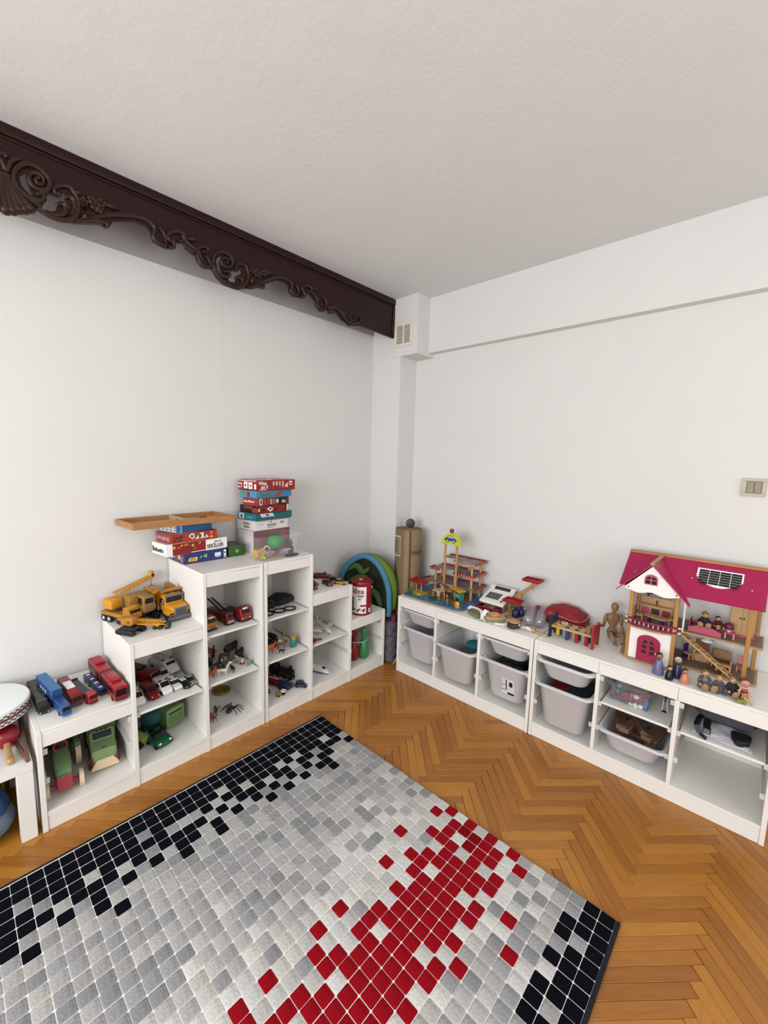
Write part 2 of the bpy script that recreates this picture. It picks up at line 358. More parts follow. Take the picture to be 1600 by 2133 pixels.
# everything beyond the 300 nearest squares: one part of the rug
allg = G(); mats = []; fm = []
for gg, mt in far.values():
    n = len(allg.V); allg.V += gg.V; allg.F += [tuple(i + n for i in f) for f in gg.F]; fm += [len(mats)] * len(gg.F); mats.append(mt)
me = bpy.data.meshes.new('tuft_squares'); me.from_pydata(allg.V, [], allg.F)
for mt in mats: me.materials.append(mt)
for p, k in zip(me.polygons, fm): p.material_index = k; p.use_smooth = False
stuff(link('tuft_squares', me, rug))
EDGE=[(-0.248,2.434),(-0.547,2.437),(-0.65,2.412),(-0.712,2.432),(-0.773,2.469),(-0.813,2.465),(-0.864,2.451),(-0.898,2.44),(-0.93,2.46),(-0.936,2.491),(-0.973,2.513),(-1.015,2.516),(-1.035,2.479),(-1.065,2.474),(-1.105,2.47),(-1.129,2.49),(-1.134,2.52),(-1.162,2.53),(-1.218,2.524),(-1.29,2.483),(-1.299,2.451),(-1.342,2.449),(-1.408,2.42),(-1.472,2.402),(-1.533,2.404),(-1.57,2.426),(-1.594,2.458),(-1.609,2.457),(-1.64,2.45),(-1.664,2.467),(-1.677,2.495),(-1.7,2.5),(-1.726,2.515),(-1.671,2.498),(-1.708,2.509),(-1.725,2.531),(-1.766,2.521),(-1.779,2.488),(-1.807,2.478),(-1.841,2.48),(-1.87,2.488),(-1.879,2.528),(-1.897,2.542),(-1.948,2.54),(-2.027,2.51),(-2.045,2.478),(-2.059,2.47),(-2.075,2.478),(-2.164,2.446),(-2.215,2.434),(-2.262,2.438),(-2.285,2.446),(-2.309,2.459),(-2.308,2.439),(-2.331,2.42),(-2.383,2.396),(-2.396,2.399)]
HOLES=[[(-2.334,2.544),(-2.311,2.569),(-2.304,2.559),(-2.311,2.538),(-2.302,2.511),(-2.293,2.492),(-2.305,2.49),(-2.329,2.512)],[(-2.262,2.506),(-2.244,2.521),(-2.23,2.521),(-2.214,2.521),(-2.205,2.544),(-2.188,2.546),(-2.195,2.531),(-2.19,2.515),(-2.178,2.506),(-2.187,2.49),(-2.203,2.495),(-2.219,2.498),(-2.229,2.465),(-2.254,2.453),(-2.273,2.454),(-2.263,2.483)],[(-1.575,2.505),(-1.556,2.534),(-1.538,2.538),(-1.553,2.505),(-1.547,2.474),(-1.532,2.452),(-1.555,2.451)],[(-1.498,2.477),(-1.478,2.49),(-1.459,2.49),(-1.439,2.51),(-1.427,2.5),(-1.443,2.481),(-1.432,2.463),(-1.455,2.463),(-1.472,2.43),(-1.503,2.427),(-1.51,2.439)]]
TUBES=[[(-2.273,2.456),(-2.302,2.466),(-2.331,2.48),(-2.35,2.502),(-2.349,2.542),(-2.332,2.576),(-2.306,2.595),(-2.272,2.596),(-2.248,2.576),(-2.242,2.552),(-2.253,2.529),(-2.277,2.518),(-2.297,2.524),(-2.306,2.54),(-2.304,2.559),(-2.289,2.571),(-2.266,2.572),(-2.261,2.552),(-2.272,2.538),(-2.285,2.539),(-2.286,2.552),(-2.276,2.561)],[(-2.35,2.52),(-2.338,2.49),(-2.313,2.475),(-2.283,2.474),(-2.265,2.491),(-2.266,2.509),(-2.281,2.502)],[(-2.285,2.451),(-2.255,2.436),(-2.215,2.436),(-2.181,2.45),(-2.158,2.481),(-2.152,2.517),(-2.159,2.552),(-2.179,2.572),(-2.207,2.565),(-2.228,2.547),(-2.229,2.53),(-2.214,2.528)],[(-2.262,2.447),(-2.234,2.445),(-2.205,2.461),(-2.195,2.489),(-2.207,2.5),(-2.222,2.489)],[(-2.18,2.467),(-2.166,2.497),(-2.166,2.525),(-2.178,2.536),(-2.191,2.531)],[(-2.169,2.448),(-2.12,2.477),(-2.05,2.521),(-1.977,2.551),(-1.917,2.566),(-1.881,2.559),(-1.863,2.539),(-1.872,2.503),(-1.851,2.484),(-1.818,2.485),(-1.822,2.528),(-1.843,2.552)],[(-1.807,2.484),(-1.781,2.493),(-1.784,2.515),(-1.801,2.514),(-1.808,2.533),(-1.788,2.558),(-1.753,2.571),(-1.724,2.56),(-1.731,2.535),(-1.748,2.534)],[(-1.742,2.559),(-1.707,2.526),(-1.671,2.516),(-1.647,2.477)],[(-2.164,2.45),(-2.098,2.479),(-2.061,2.486),(-2.052,2.477)],[(-1.48,2.403),(-1.541,2.415),(-1.577,2.444),(-1.594,2.478),(-1.585,2.524),(-1.556,2.551),(-1.515,2.559),(-1.489,2.541),(-1.489,2.51),(-1.516,2.491),(-1.543,2.492),(-1.549,2.513),(-1.53,2.533),(-1.508,2.531),(-1.512,2.513)],[(-1.587,2.474),(-1.562,2.449),(-1.533,2.438),(-1.506,2.454),(-1.509,2.473),(-1.528,2.467)],[(-1.533,2.411),(-1.48,2.403),(-1.44,2.415),(-1.408,2.45),(-1.395,2.489),(-1.407,2.528),(-1.434,2.536),(-1.466,2.518),(-1.467,2.497)],[(-1.48,2.407),(-1.44,2.426),(-1.432,2.456),(-1.455,2.463),(-1.471,2.451)],[(-1.4,2.424),(-1.341,2.463),(-1.289,2.498),(-1.218,2.539),(-1.162,2.549),(-1.115,2.533),(-1.124,2.492),(-1.095,2.477),(-1.066,2.501),(-1.085,2.535)],[(-1.055,2.477),(-1.025,2.49),(-1.03,2.512),(-1.046,2.531),(-1.015,2.556),(-0.974,2.553),(-0.973,2.529),(-1,2.525)],[(-0.973,2.529),(-0.931,2.501),(-0.93,2.46),(-0.898,2.444),(-0.864,2.461),(-0.859,2.504),(-0.887,2.529)],[(-0.842,2.446),(-0.807,2.451),(-0.813,2.47),(-0.842,2.475),(-0.796,2.492),(-0.749,2.483),(-0.7,2.444),(-0.638,2.424),(-0.657,2.464),(-0.682,2.435)],[(-0.638,2.424),(-0.574,2.449),(-0.548,2.482),(-0.588,2.491),(-0.613,2.471)],[(-1.738,2.523),(-1.7,2.506),(-1.673,2.516),(-1.652,2.543),(-1.62,2.548),(-1.617,2.529),(-1.638,2.522)],[(-1.673,2.503),(-1.66,2.469),(-1.64,2.453),(-1.608,2.464),(-1.611,2.492),(-1.632,2.505)],[(-1.392,2.426),(-1.341,2.452),(-1.303,2.457)]]
SHELL=[[(-2.382,2.518),(-2.392,2.466),(-2.403,2.409)],[(-2.38,2.518),(-2.386,2.46),(-2.382,2.403)],[(-2.377,2.52),(-2.372,2.458),(-2.362,2.41)],[(-2.373,2.522),(-2.359,2.463),(-2.344,2.421)],[(-2.37,2.519),(-2.35,2.472),(-2.327,2.428)],[(-2.366,2.516),(-2.339,2.472),(-2.31,2.439)],[(-2.396,2.515),(-2.378,2.528),(-2.361,2.523)],[(-2.387,2.591),(-2.373,2.599),(-2.367,2.585)],[(-2.382,2.573),(-2.373,2.547),(-2.363,2.544)],[(-2.366,2.547),(-2.353,2.583),(-2.331,2.6)]]
FLOWERS=[(-2.094,2.544),(-2.071,2.562),(-2.102,2.558),(-2.081,2.533),(-2.134,2.539),(-1.341,2.521),(-1.374,2.525),(-1.306,2.532),(-1.289,2.542)]
LEAVES=[[(-2.142,2.555),(-2.157,2.577)],[(-2.062,2.561),(-2.001,2.564)],[(-2.143,2.531),(-2.127,2.509)],[(-2.119,2.492),(-2.146,2.467)],[(-1.718,2.556),(-1.67,2.563)],[(-1.39,2.526),(-1.398,2.548)],[(-1.298,2.543),(-1.245,2.545)],[(-1.374,2.489),(-1.383,2.45)],[(-0.963,2.556),(-0.92,2.565)],[(-0.725,2.49),(-0.688,2.438)]]
# ---------------------------------------------------------------- carved cornice
DW = mat('#2e1512', 0.42, 0.25, 14, 0.1, spec=.28); CARVE = mat('#38221a', 0.42, 0.25, 60, 0.2, spec=.35)
corn = thing('curtain_cornice', 'dark carved wooden curtain cornice along the ceiling of the left wall', 'cornice', (0, 0, 0))
cu = bpy.data.curves.new('board', 'CURVE'); cu.dimensions = '2D'; cu.fill_mode = 'BOTH'; cu.extrude = .008
outer = [(-.206, 2.7), (-.2, 2.43)] + [p for p in EDGE[1:] if p[0] > -2.385] + [(-2.5, 2.40), (-2.62, 2.44), (-2.8, 2.46), (-3.5, 2.44), (-3.9, 2.44), (-3.9, 2.7)]
fixed = []
for p in outer:
    if not fixed or abs(p[0] - fixed[-1][0]) + abs(p[1] - fixed[-1][1]) > .004: fixed.append(p)
for poly in [fixed] + HOLES:
    sp = cu.splines.new('POLY'); sp.points.add(len(poly) - 1); sp.use_cyclic_u = True
    for i, (x, z) in enumerate(poly): sp.points[i].co = (x, z, 0, 1)
o = bpy.data.objects.new('board', cu); me = bpy.data.meshes.new_from_object(o); bpy.data.objects.remove(o)
me.transform(Matrix.Translation((0, -.2165, 0)) @ Matrix.Rotation(R(90), 4, 'X')); me.materials.clear(); me.materials.append(DW)
link('board', me, corn)
g = G(); g.rb(-3.9, -.2, -.236, -.224, 2.664, 2.704, .004, 2); g.rb(-3.9, -.2, -.230, -.224, 2.652, 2.662, .002); g.obj('moulding', DW, corn)
G().rb(-.222, -.2, -.232, -.2245, 2.432, 2.652, .002).obj('end_strip', mat('#3b1512', .3), corn)
def smooth_path(pts):
    out = []
    for i in range(len(pts) - 1):
        p0, p1, p2, p3 = (Vector((*pts[max(0, min(len(pts) - 1, j))], 0)) for j in (i - 1, i, i + 1, i + 2))
        for t in (0, .33, .67):
            out.append(.5 * ((2 * p1) + (p2 - p0) * t + (2 * p0 - 5 * p1 + 4 * p2 - p3) * t * t + (3 * p1 - p0 - 3 * p2 + p3) * t ** 3))
    out.append(Vector((*pts[-1], 0))); return [(p.x, -.229, p.y) for p in out]
for pl in TUBES:
    P_ = smooth_path(pl); n = len(P_)
    rad = [.0105 * (.55 + .45 * math.sin(math.pi * min(1, .12 + i / n * .95))) for i in range(n)]
    g = G(); g.tube(P_, rad, 6); g.tube([(a, b - .0065, c + .003) for a, b, c in P_], [q * .45 for q in rad], 5); g.sph(P_[-1], rad[-1] * 1.25, 8); g.obj('scroll', CARVE, corn, ang=1.2)
for pl in SHELL[:6]:
    P_ = smooth_path(pl); n = len(P_); g = G(); g.tube(P_, [.008 + .012 * i / n for i in range(n)], 6); g.sph(P_[-1], .02, 8); g.obj('shell_rib', CARVE, corn, ang=1.2)
g = G()
for pl in SHELL[6:]: g.tube(smooth_path(pl), .009, 6)
g.obj('crest', CARVE, corn, ang=1.2)
for i, (x, z) in enumerate(FLOWERS):
    g = G(); s = .85 if i not in (0, 5) else 1.1
    for k in range(5):
        a = k * 1.2566 + .3; g.sph((x + .014 * s * math.cos(a), -.231, z + .014 * s * math.sin(a)), .011 * s, 8, (1, .7, 1))
    g.sph((x, -.236, z), .006 * s, 8); g.obj('flower', CARVE, corn, ang=1.2)
for (a, b) in LEAVES:
    mid = ((a[0] + b[0]) / 2, (a[1] + b[1]) / 2); G().tube([(a[0], -.228, a[1]), (mid[0], -.235, mid[1]), (b[0], -.228, b[1])], [.006, .013, .002], 6).obj('leaf', CARVE, corn, ang=1.2)
# ---------------------------------------------------------------- vent and light switch
IV = mat('#d9d6c9', .4)
v = thing('air_vent', 'cream slatted air vent high on the corner box', 'vent', (-.2005, -.324, 2.44))
g = G(); a, b = .086, .086
g.rb(-.012, 0, -a, a, b - .02, b, .002).rb(-.012, 0, -a, a, -b, -b + .02, .002).rb(-.012, 0, -a, -a + .02, -b + .0201, b - .0201, .001).rb(-.012, 0, a - .02, a, -b + .0201, b - .0201, .001).rb(-.010, 0, -.005, .005, -b + .0201, b - .0201, .001); g.obj('frame', IV, v)
G().box(-.002, 0, -a + .02, a - .02, -b + .02, b - .02).obj('backing', mat('#14110f', .9), v)
for k in range(11): G().at(T(-.006, 0, -.062 + k * .0124, 0, 38, 0)).rb(-.0042, .0042, -a + .0201, a - .0201, -.001, .001, .0004).obj('slat', IV, v)
s = thing('light_switch', 'cream double rocker light switch on the right wall', 'switch', (0, -2.3635, 1.432))
IV2 = mat('#b9b096', .4); IV3 = mat('#9a927b', .45)
g = G(); g.rb(-.011, 0, -.044, .044, .028, .042, .001).rb(-.011, 0, -.044, .044, -.042, -.028, .001).rb(-.011, 0, -.044, -.028, -.0279, .0279, .001).rb(-.011, 0, .028, .044, -.0279, .0279, .001); g.obj('frame', IV2, s)
for k in (-1, 1): G().at(T(-.004, k * .0135, 0, 0, 3, 0)).rb(-.006, .004, -.0128, .0128, -.027, .027, .0015).obj('rocker', IV3, s)
# ---------------------------------------------------------------- storage units
def rbs(a, b): return (min(a, b), max(a, b))
def runner(parent, p, axis, L, side):
    # white plastic U-rail screwed to a side panel, open clip at its front end
    g = G(); x, y, z = p
    if axis == 'y':
        g.rb(*rbs(x, x + side * .004), y + .0061, y + L, z - .008, z + .012, .001); g.rb(*rbs(x, x + side * .012), y + .0061, y + L, z - .012, z - .0081, .001)
        g.rb(*rbs(x, x + side * .016), y, y + .006, z - .014, z + .010, .001)
    else:
        g.rb(x + .0061, x + L, *rbs(y, y + side * .004), z - .008, z + .012, .001); g.rb(x + .0061, x + L, *rbs(y, y + side * .012), z - .012, z - .0081, .001)
        g.rb(x, x + .006, *rbs(y, y + side * .016), z - .014, z + .010, .001)
    return g.obj('runner', RUN, parent)
def rbs(a, b): return (min(a, b), max(a, b))
YF = -.4465; PT = .018
def stair(name, label, x0, flip, shelves, rails):
    # heights from the low end: .4316, .682, .94 ; flip: tall column on the left
    t = thing(name, label, 'storage unit', (x0, 0, 0))
    H = [.4316, .682, .94]; e = [0, .3315, .6575, .99]
    if flip: H = H[::-1]; e = [.99 - q for q in e[::-1]]
    ph = [H[0], max(H[0], H[1]), max(H[1], H[2]), H[2]]; pan = []
    for i in range(4):
        a = e[i] if i < 3 else e[3] - PT
        if flip and 0 < i < 3: a = e[i] - PT
        if i == 0: a = 0
        pan.append(a); G().rb(a, a + PT, YF, -.012, 0, ph[i], .0015).obj('side_panel' if i in (0, 3) else 'divider', WHITE, t)
    for i in range(3):
        a, b = pan[i] + PT, pan[i + 1]; h = H[i]
        G().rb(a, b, YF + .002, -.012, h - .014, h - .0005, .001).obj('top_panel', WHITE, t)
        G().rb(a, b, YF + .003, YF + .021, h - .072, h - .015, .0015).obj('front_rail', WHITE, t)
        G().rb(a, b, YF + .002, -.012, .064, .080, .001).obj('bottom_panel', WHITE, t)
        G().rb(a, b, YF + .004, YF + .02, 0, .063, .0015).obj('plinth', WHITE, t)
        G().box(a, b, -.012, -.007, .08, h - .014).obj('back_panel', WHITE, t)
        for z in shelves[i]: 
            G().rb(a + .012, b - .012, YF + .012, -.03, z - .012, z, .002).obj('shelf', WHITE, t)
            runner(t, (a, YF + .012, z - .006), 'y', .39, 1); runner(t, (b, YF + .012, z - .006), 'y', .39, -1)
        for z in rails[i]: runner(t, (a, YF + .012, z), 'y', .39, 1); runner(t, (b, YF + .012, z), 'y', .39, -1)
    g = G()
    for i in range(4):
        for z in (.25, .52, .78):
            if z < ph[i] - .05: g.cyl((pan[i] - .0004, YF + .06, z), (pan[i] + PT + .0004, YF + .06, z), .0028, None, 8)
    g.obj('screw_hole', mat('#55514b', .6), t)
    return t
XA = -2.4413; XB = -1.4458
stair('stepped_storage_unit', 'white stepped storage unit by the side table, rising from left to right', XA, False, [[], [.345], [.610, .348]], [[.335, .21], [], []])
stair('stepped_storage_unit', 'white stepped storage unit towards the corner, falling from left to right', XB, True, [[.605, .350], [.352], []], [[], [.22], [.335, .21]])
XR = -.4532
def lowunit(label, y1, shelves):
    t = thing('low_storage_unit', label, 'storage unit', (0, y1, 0)); xb = -.012
    e = [0, .3205, .6465, .972]
    for i, a in enumerate(e): G().rb(XR, xb, -a - PT, -a, 0 if i in (0, 3) else .08, .56 if i in (0, 3) else .485, .0015).obj('side_panel' if i in (0, 3) else 'divider', WHITE, t)
    G().rb(XR + .002, xb, -.972, -PT, .546, .5595, .001).obj('top_panel', WHITE, t)
    G().rb(XR + .002, xb, -.972, -PT, .064, .080, .001).obj('bottom_panel', WHITE, t)
    G().rb(XR + .004, XR + .02, -.972, -PT, 0, .063, .0015).obj('plinth', WHITE, t)
    G().box(xb, -.007, -.972, -PT, .08, .546).obj('back_panel', WHITE, t)
    for a, b in ((PT, .33), (.33, .972)) if 'far' in label else ((PT, .329), (.329, .6555), (.6555, .972)):
        G().rb(XR + .003, XR + .021, -b + .0005, -a - .0005, .486, .545, .0015).obj('front_rail', WHITE, t)
    for i in range(3):
        a, b = -e[i] - PT, -e[i + 1]
        for z in (.205, .335, .467):
            runner(t, (XR + .008, a, z), 'x', .4, -1); runner(t, (XR + .008, b, z), 'x', .4, 1)
        for z in shelves[i]: G().rb(XR + .01, -.03, b + .013, a - .013, z - .001, z + .011, .002).obj('shelf', WHITE, t)
    return t
lowunit('white low storage unit near the corner, at the far end of the right wall', -.5651, [[], [], []])
lowunit('white low storage unit under the dollhouse, nearest along the right wall', -1.5601, [[], [.335], [.335]])
# bins: local x = depth towards room (front at x=-), y width
def tub(depth, width, h, taper=.03, th=.003, flange=.014, rad=.05, n=6):
    def ring(ix, iy, z, r):
        o = []
        for cx, cy, a0 in ((depth / 2 - ix - r, width / 2 - iy - r, 0), (-depth / 2 + ix + r, width / 2 - iy - r, 90), (-depth / 2 + ix + r, -width / 2 + iy + r, 180), (depth / 2 - ix - r, -width / 2 + iy + r, 270)):
            for k in range(n + 1):
                a = R(a0 + 90 * k / n); o.append((cx + r * math.cos(a), cy + r * math.sin(a), z))
        return o
    f = flange
    rows = [ring(f + taper + .006, f + taper + .006, 0, rad), ring(f + taper, f + taper, .008, rad), ring(f + .004, f + .004, h - .016, rad), ring(f, f, h - .012, rad), ring(0, 0, h - .012, rad * .7), ring(-.001, -.001, h - .006, rad * .7), ring(.002, .002, h, rad * .7), ring(f, f, h, rad * .85), ring(f + th, f + th, h - .01, rad), ring(f + taper + th, f + taper + th, .01, rad), ring(f + taper + .008 + th, f + taper + .008 + th, .004, rad)]
    m_ = len(rows[0]); V = [v for r_ in rows for v in r_]; F = []
    for i in range(len(rows) - 1):
        for k in range(m_): F.append((i * m_ + k, i * m_ + (k + 1) % m_, (i + 1) * m_ + (k + 1) % m_, (i + 1) * m_ + k))
    F += [tuple(range(m_ - 1, -1, -1)), tuple((len(rows) - 1) * m_ + k for k in range(m_))]
    return G().add(V, F)
def storage_bin(label, y, rim, h, pull=0, mt=BIN, group='white plastic tubs in the low units'):
    o = tub(.41, .295, h).obj('storage_bin', mt, None, (XR + .215 - pull, y, rim - h), ang=.9)
    return tag(o, label, 'storage bin', group)
yc = [-.5651 - .1693, -.5651 - .4925, -.5651 - .8183]; yd = [q - .995 for q in yc]
storage_bin('shallow whitish bin at the top of the first bay from the corner', yc[0], .476, .105)
storage_bin('deep whitish bin under the shallow bin with red inside, first bay from the corner', yc[0], .344, .23)
storage_bin('deep grey-white open bin holding a green and blue toy, pulled out', yc[1], .344, .23, .05)
storage_bin('shallow pale bin above the bin with the printed sticker', yc[2], .476, .105, .005)
b3 = storage_bin('deep pale bin with a black and white sticker on its front', yc[2], .344, .23, .012)
storage_bin('shallow grey-white bin pulled out under the red pounding bench', yd[0], .476, .105, .05)
storage_bin('deep scuffed grey-white bin below the shallow one, left end of the dollhouse unit', yd[0], .344, .235, .05)
storage_bin('shallow tub heaped with brown wooden blocks', yd[1], .214, .105, .02)
stk = G().at(T(-.1722, -.02, .098, 0, -7.6, 0)).box(-.0008, 0, -.045, .03, -.055, .045).obj('sticker', mat('#cfd0d6', .5), b3, label='printed sticker')
g = G().at(T(-.1735, -.02, .098, 0, -7.6, 0)); g.box(-.0006, 0, -.044, -.005, -.053, -.04); g.box(-.0006, 0, -.035, -.015, .0, .03); g.box(-.0006, 0, .0, .006, -.03, .04); g.box(-.0006, 0, .012, .028, .002, .005); g.box(-.0006, 0, .012, .028, -.03, -.026); g.obj('print', BLACK, stk)
# ---------------------------------------------------------------- toy vehicles (local x = forward)
def wheels(t, xs, W, r, tw=.008, mt=TYRE, hub=None):
    for x in xs:
        for s in (-1, 1):
            o = G().cyl((x, s * W / 2, r), (x, s * (W / 2 - tw), r), r, None, 14).obj('wheel', mt, t)
            if hub: G().cyl((x, s * (W / 2 + .0006), r), (x, s * (W / 2 - .002), r), r * .5, None, 10).obj('hub', hub, o)
def car(label, x, y, z, rz, L, W, H, col, style='car', name='toy_car', roof=None, cat='toy car', group=None, lights='#f1eee0', beacons=None):
    t = thing(name, label, cat, (x, y, z), rz, group); body = mat(col, .3) if isinstance(col, str) else col; r = H * .2; hw = W / 2
    rf = mat(roof, .35) if roof else body
    if style == 'van':
        G().loft([(-L / 2, hw * .9, r * .6, H * .9), (-L / 2 + .006, hw, r * .5, H * .97), (L * .1, hw, r * .5, H * .98), (L * .27, hw * .97, r * .5, H * .6), (L * .44, hw * .93, r * .5, H * .46), (L / 2, hw * .75, r * .6, H * .36)], 16, 6).obj('body', body, t)
        wa = math.degrees(math.atan2(.17 * L, .38 * H)); G().at(T(L * .185, 0, H * .79, 0, -wa, 0)).rb(-.001, .0022, -hw * .8, hw * .8, -H * .24, H * .22, .001).obj('windshield', GLASS, t); G().rb(L * .47, L * .494, -hw * .5, hw * .5, H * .24, H * .32, .001).obj('grille', BLACK, t)
        for s in (-1, 1): G().rb(-L * .1, L * .16, *rbs(s * hw * .99, s * (hw + .0012)), H * .58, H * .82, .001).obj('side_window', GLASS, t)
    elif style == 'suv':
        G().loft([(-L / 2, hw * .9, r * .7, H * .55), (-L / 2 + .005, hw, r * .6, H * .6), (L * .4, hw, r * .6, H * .56), (L / 2, hw * .85, r * .7, H * .48)], 16, 7).obj('body', body, t)
        G().loft([(-L * .46, hw * .86, H * .5, H * .9), (-L * .44, hw * .88, H * .5, H * .94), (L * .06, hw * .86, H * .5, H * .94), (L * .16, hw * .86, H * .5, H * .6)], 16, 7).obj('windows', GLASS, t)
        G().rb(-L * .45, L * .07, -hw * .84, hw * .84, H * .9, H, .003).obj('roof', rf, t)
    else:
        G().loft([(-L / 2, hw * .75, r * .8, H * .52), (-L * .46, hw * .95, r * .6, H * .6), (-L * .2, hw, r * .6, H * .62), (L * .2, hw, r * .6, H * .58), (L * .42, hw * .92, r * .6, H * .46), (L / 2, hw * .7, r * .8, H * .34)], 16, 4).obj('body', body, t)
        if style == 'open':
            G().loft([(-L * .3, hw * .6, H * .5, H * .66), (L * .05, hw * .7, H * .5, H * .66)], 12, 5).obj('seat', BLACK, t)
            G().at(T(L * .12, 0, H * .72, 0, -35, 0)).rb(-.001, .001, -hw * .75, hw * .75, -H * .18, H * .18, .0006).obj('windshield', GLASS, t)
        else:
            G().loft([(-L * .42, hw * .6, H * .5, H * .62), (-L * .27, hw * .74, H * .5, H * .96), (L * .02, hw * .76, H * .5, H * .97), (L * .24, hw * .7, H * .48, H * .58)], 16, 5).obj('windows', GLASS, t)
            G().loft([(-L * .27, hw * .66, H * .91, H * .985), (-L * .2, hw * .74, H * .91, H), (-L * .02, hw * .74, H * .92, H), (L * .04, hw * .66, H * .92, H * .985)], 12, 5).obj('roof', rf, t)
    G().rb(L * .455, L * .5, -hw * .8, hw * .8, r * .7, H * .28, .002).obj('bumper', DGREY, t)
    fx = {'van': .468, 'suv': .485}.get(style, .455); zz = {'van': .37, 'suv': .45}.get(style, .42)
    for s in (-1, 1): G().sph((L * fx, s * hw * .62, H * zz), W * .09, 8, (.6, 1, .7)).obj('headlight', mat(lights, .2), t)
    if beacons:
        for s, bc in zip((-1, 1), beacons): G().rb(L * (.02 if style == 'van' else -.16), L * (.1 if style == 'van' else -.08), *rbs(s * hw * .35, s * hw * .95), H * .96, H * 1.1, .002).obj('beacon', mat(bc, .25), t)
    wheels(t, (-L * .3, L * .3), W * 1.0, r, W * .16)
    return t
def bus(label, x, y, z, rz, L, W, H, col, segs=1, name='toy_bus', pods=(), podmat=None, group=None, tall=True):
    t = thing(name, label, 'toy bus', (x, y, z), rz, group); b = mat(col, .32) if isinstance(col, str) else col; hw = W / 2
    n = segs; gap = .014 if n > 1 else 0; sl = (L - gap * (n - 1)) / n
    for i in range(n):
        x0 = -L / 2 + i * (sl + gap); x1 = x0 + sl; f = .006
        G().loft([(x0, hw * .92, H * .12, H * .94), (x0 + f, hw, H * .1, H), (x1 - f, hw, H * .1, H), (x1, hw * .92, H * .12, H * .92)], 20, 8).obj('body', b, t)
        for s in (-1, 1): G().rb(x0 + .008, x1 - .008, *rbs(s * hw * .97, s * (hw + .0008)), H * .5, H * .82, .0007).obj('side_windows', GLASS, t)
        if i < n - 1: G().rb(x1 - .003, x1 + gap + .003, -hw * .9, hw * .9, H * .15, H * .95, .002).obj('bellows', BLACK, t)
        wheels(t, (x0 + sl * .25, x1 - sl * .2), W + .001, H * .17, .008)
    G().rb(L / 2 - .006, L / 2 + .0008, -hw * .82, hw * .82, H * .4, H * .82, .001).obj('windshield', GLASS, t)
    G().rb(L / 2 - .005, L / 2 + .0015, -hw * .85, hw * .85, H * .12, H * .22, .001).obj('bumper', DGREY, t)
    for (a, c, w_, h) in pods: G().rb(a, c, -hw * w_, hw * w_, H - .003, H + h, .002, 2).obj('roof_pod', podmat or b, t)
    return t
ON1 = 'large toy buses and trucks on the lowest step'
z1 = .4317
t = thing('toy_bus', 'black toy bus with open roof windows beside the drum', 'toy bus', (-2.398, -.185, z1), -89, ON1)
G().loft([(-.14, .018, .006, .04), (-.134, .02, .005, .044), (.13, .02, .005, .044), (.14, .018, .006, .04)], 20, 8).obj('body', BLACK, t)
for k in range(4): G().rb(-.125 + k * .056, -.08 + k * .056, -.015, .015, .042, .0452, .001).obj('roof_window', mat('#050506', .1), t)
for k in range(5): G().rb(-.134 + k * .056, -.128 + k * .056, -.0185, .0185, .043, .0462, .001).obj('roof_bar', mat('#6f7175', .4), t)
G().rb(.128, .141, -.017, .017, .022, .037, .001).obj('windshield', GLASS, t)
for s in (-1, 1): G().sph((.139, s * .013, .012), .003, 8).obj('headlight', SILVER, t)
wheels(t, (-.09, .09), .041, .008)
t = thing('toy_truck', 'blue toy semi truck with a tall light blue box trailer', 'toy truck', (-2.353, -.25, z1), -83, ON1)
G().rb(-.16, .045, -.019, .019, .018, .078, .002).obj('trailer', mat('#2c5a96', .35), t); G().rb(-.16, .045, -.0185, .0185, .078, .0795, .0005).obj('trailer_roof', LBLUE, t)
for k in range(3): G().rb(-.1 + k * .03, -.085 + k * .03, -.0197, -.019, .04, .058, .0003).obj('decal', mat('#c9cfdc', .4), t)
G().loft([(.055, .0165, .008, .046), (.06, .0175, .006, .05), (.15, .0175, .006, .048), (.158, .016, .008, .03)], 16, 8).obj('cab', mat('#27549d', .35), t)
G().rb(.15, .1585, -.014, .014, .028, .042, .001).obj('windshield', GLASS, t); G().rb(-.155, .15, -.013, .013, .008, .018, .001).obj('chassis', DGREY, t); G().rb(.152, .16, -.0155, .0155, .008, .016, .001).obj('bumper', mat('#3e6fc0', .4), t)
wheels(t, (-.13, -.1, .03, .12), .036, .009)
bus('red toy coach with a white roof panel and black windshield', -2.296, -.24, z1, -86, .22, .042, .056, '#8f0f1d', 1, group=ON1, pods=((-.045, .035, .72, .0012),), podmat=WHT)
t = thing('toy_truck', 'grey flatbed toy truck with a bright red cab', 'toy truck', (-2.25, -.272, z1), -83, ON1)
G().rb(-.12, .062, -.016, .016, .022, .03, .001).obj('flatbed', mat('#4e5156', .5), t); G().rb(-.13, .1, -.011, .011, .01, .022, .001).obj('chassis', BLACK, t); G().rb(-.135, -.12, -.017, .017, .02, .034, .001).obj('tail_rack', BLACK, t)
G().loft([(.062, .0165, .01, .046), (.068, .0175, .008, .05), (.1, .0175, .008, .049), (.108, .0165, .01, .03)], 16, 8).obj('cab', RED, t); G().rb(.1, .1088, -.0145, .0145, .028, .041, .001).obj('windshield', GLASS, t); G().rb(.1, .11, -.016, .016, .007, .014, .001).obj('bumper', BLACK, t)
wheels(t, (-.1, -.07, .08), .036, .0095)
bus('small navy blue articulated toy bus behind the flatbed truck', -2.2, -.225, z1, -85, .205, .03, .034, '#173a7d', 2, group=ON1, pods=((-.085, -.075, .5, .001), (-.03, -.02, .5, .001), (.02, .03, .5, .001), (.075, .085, .5, .001)), podmat=WHT)
bus('large bright red articulated toy bus against the stepped panel', -2.153, -.238, z1, -88, .4, .053, .072, '#b01020', 2, group=ON1, pods=((-.16, -.09, .75, .009), (.06, .14, .75, .009)))
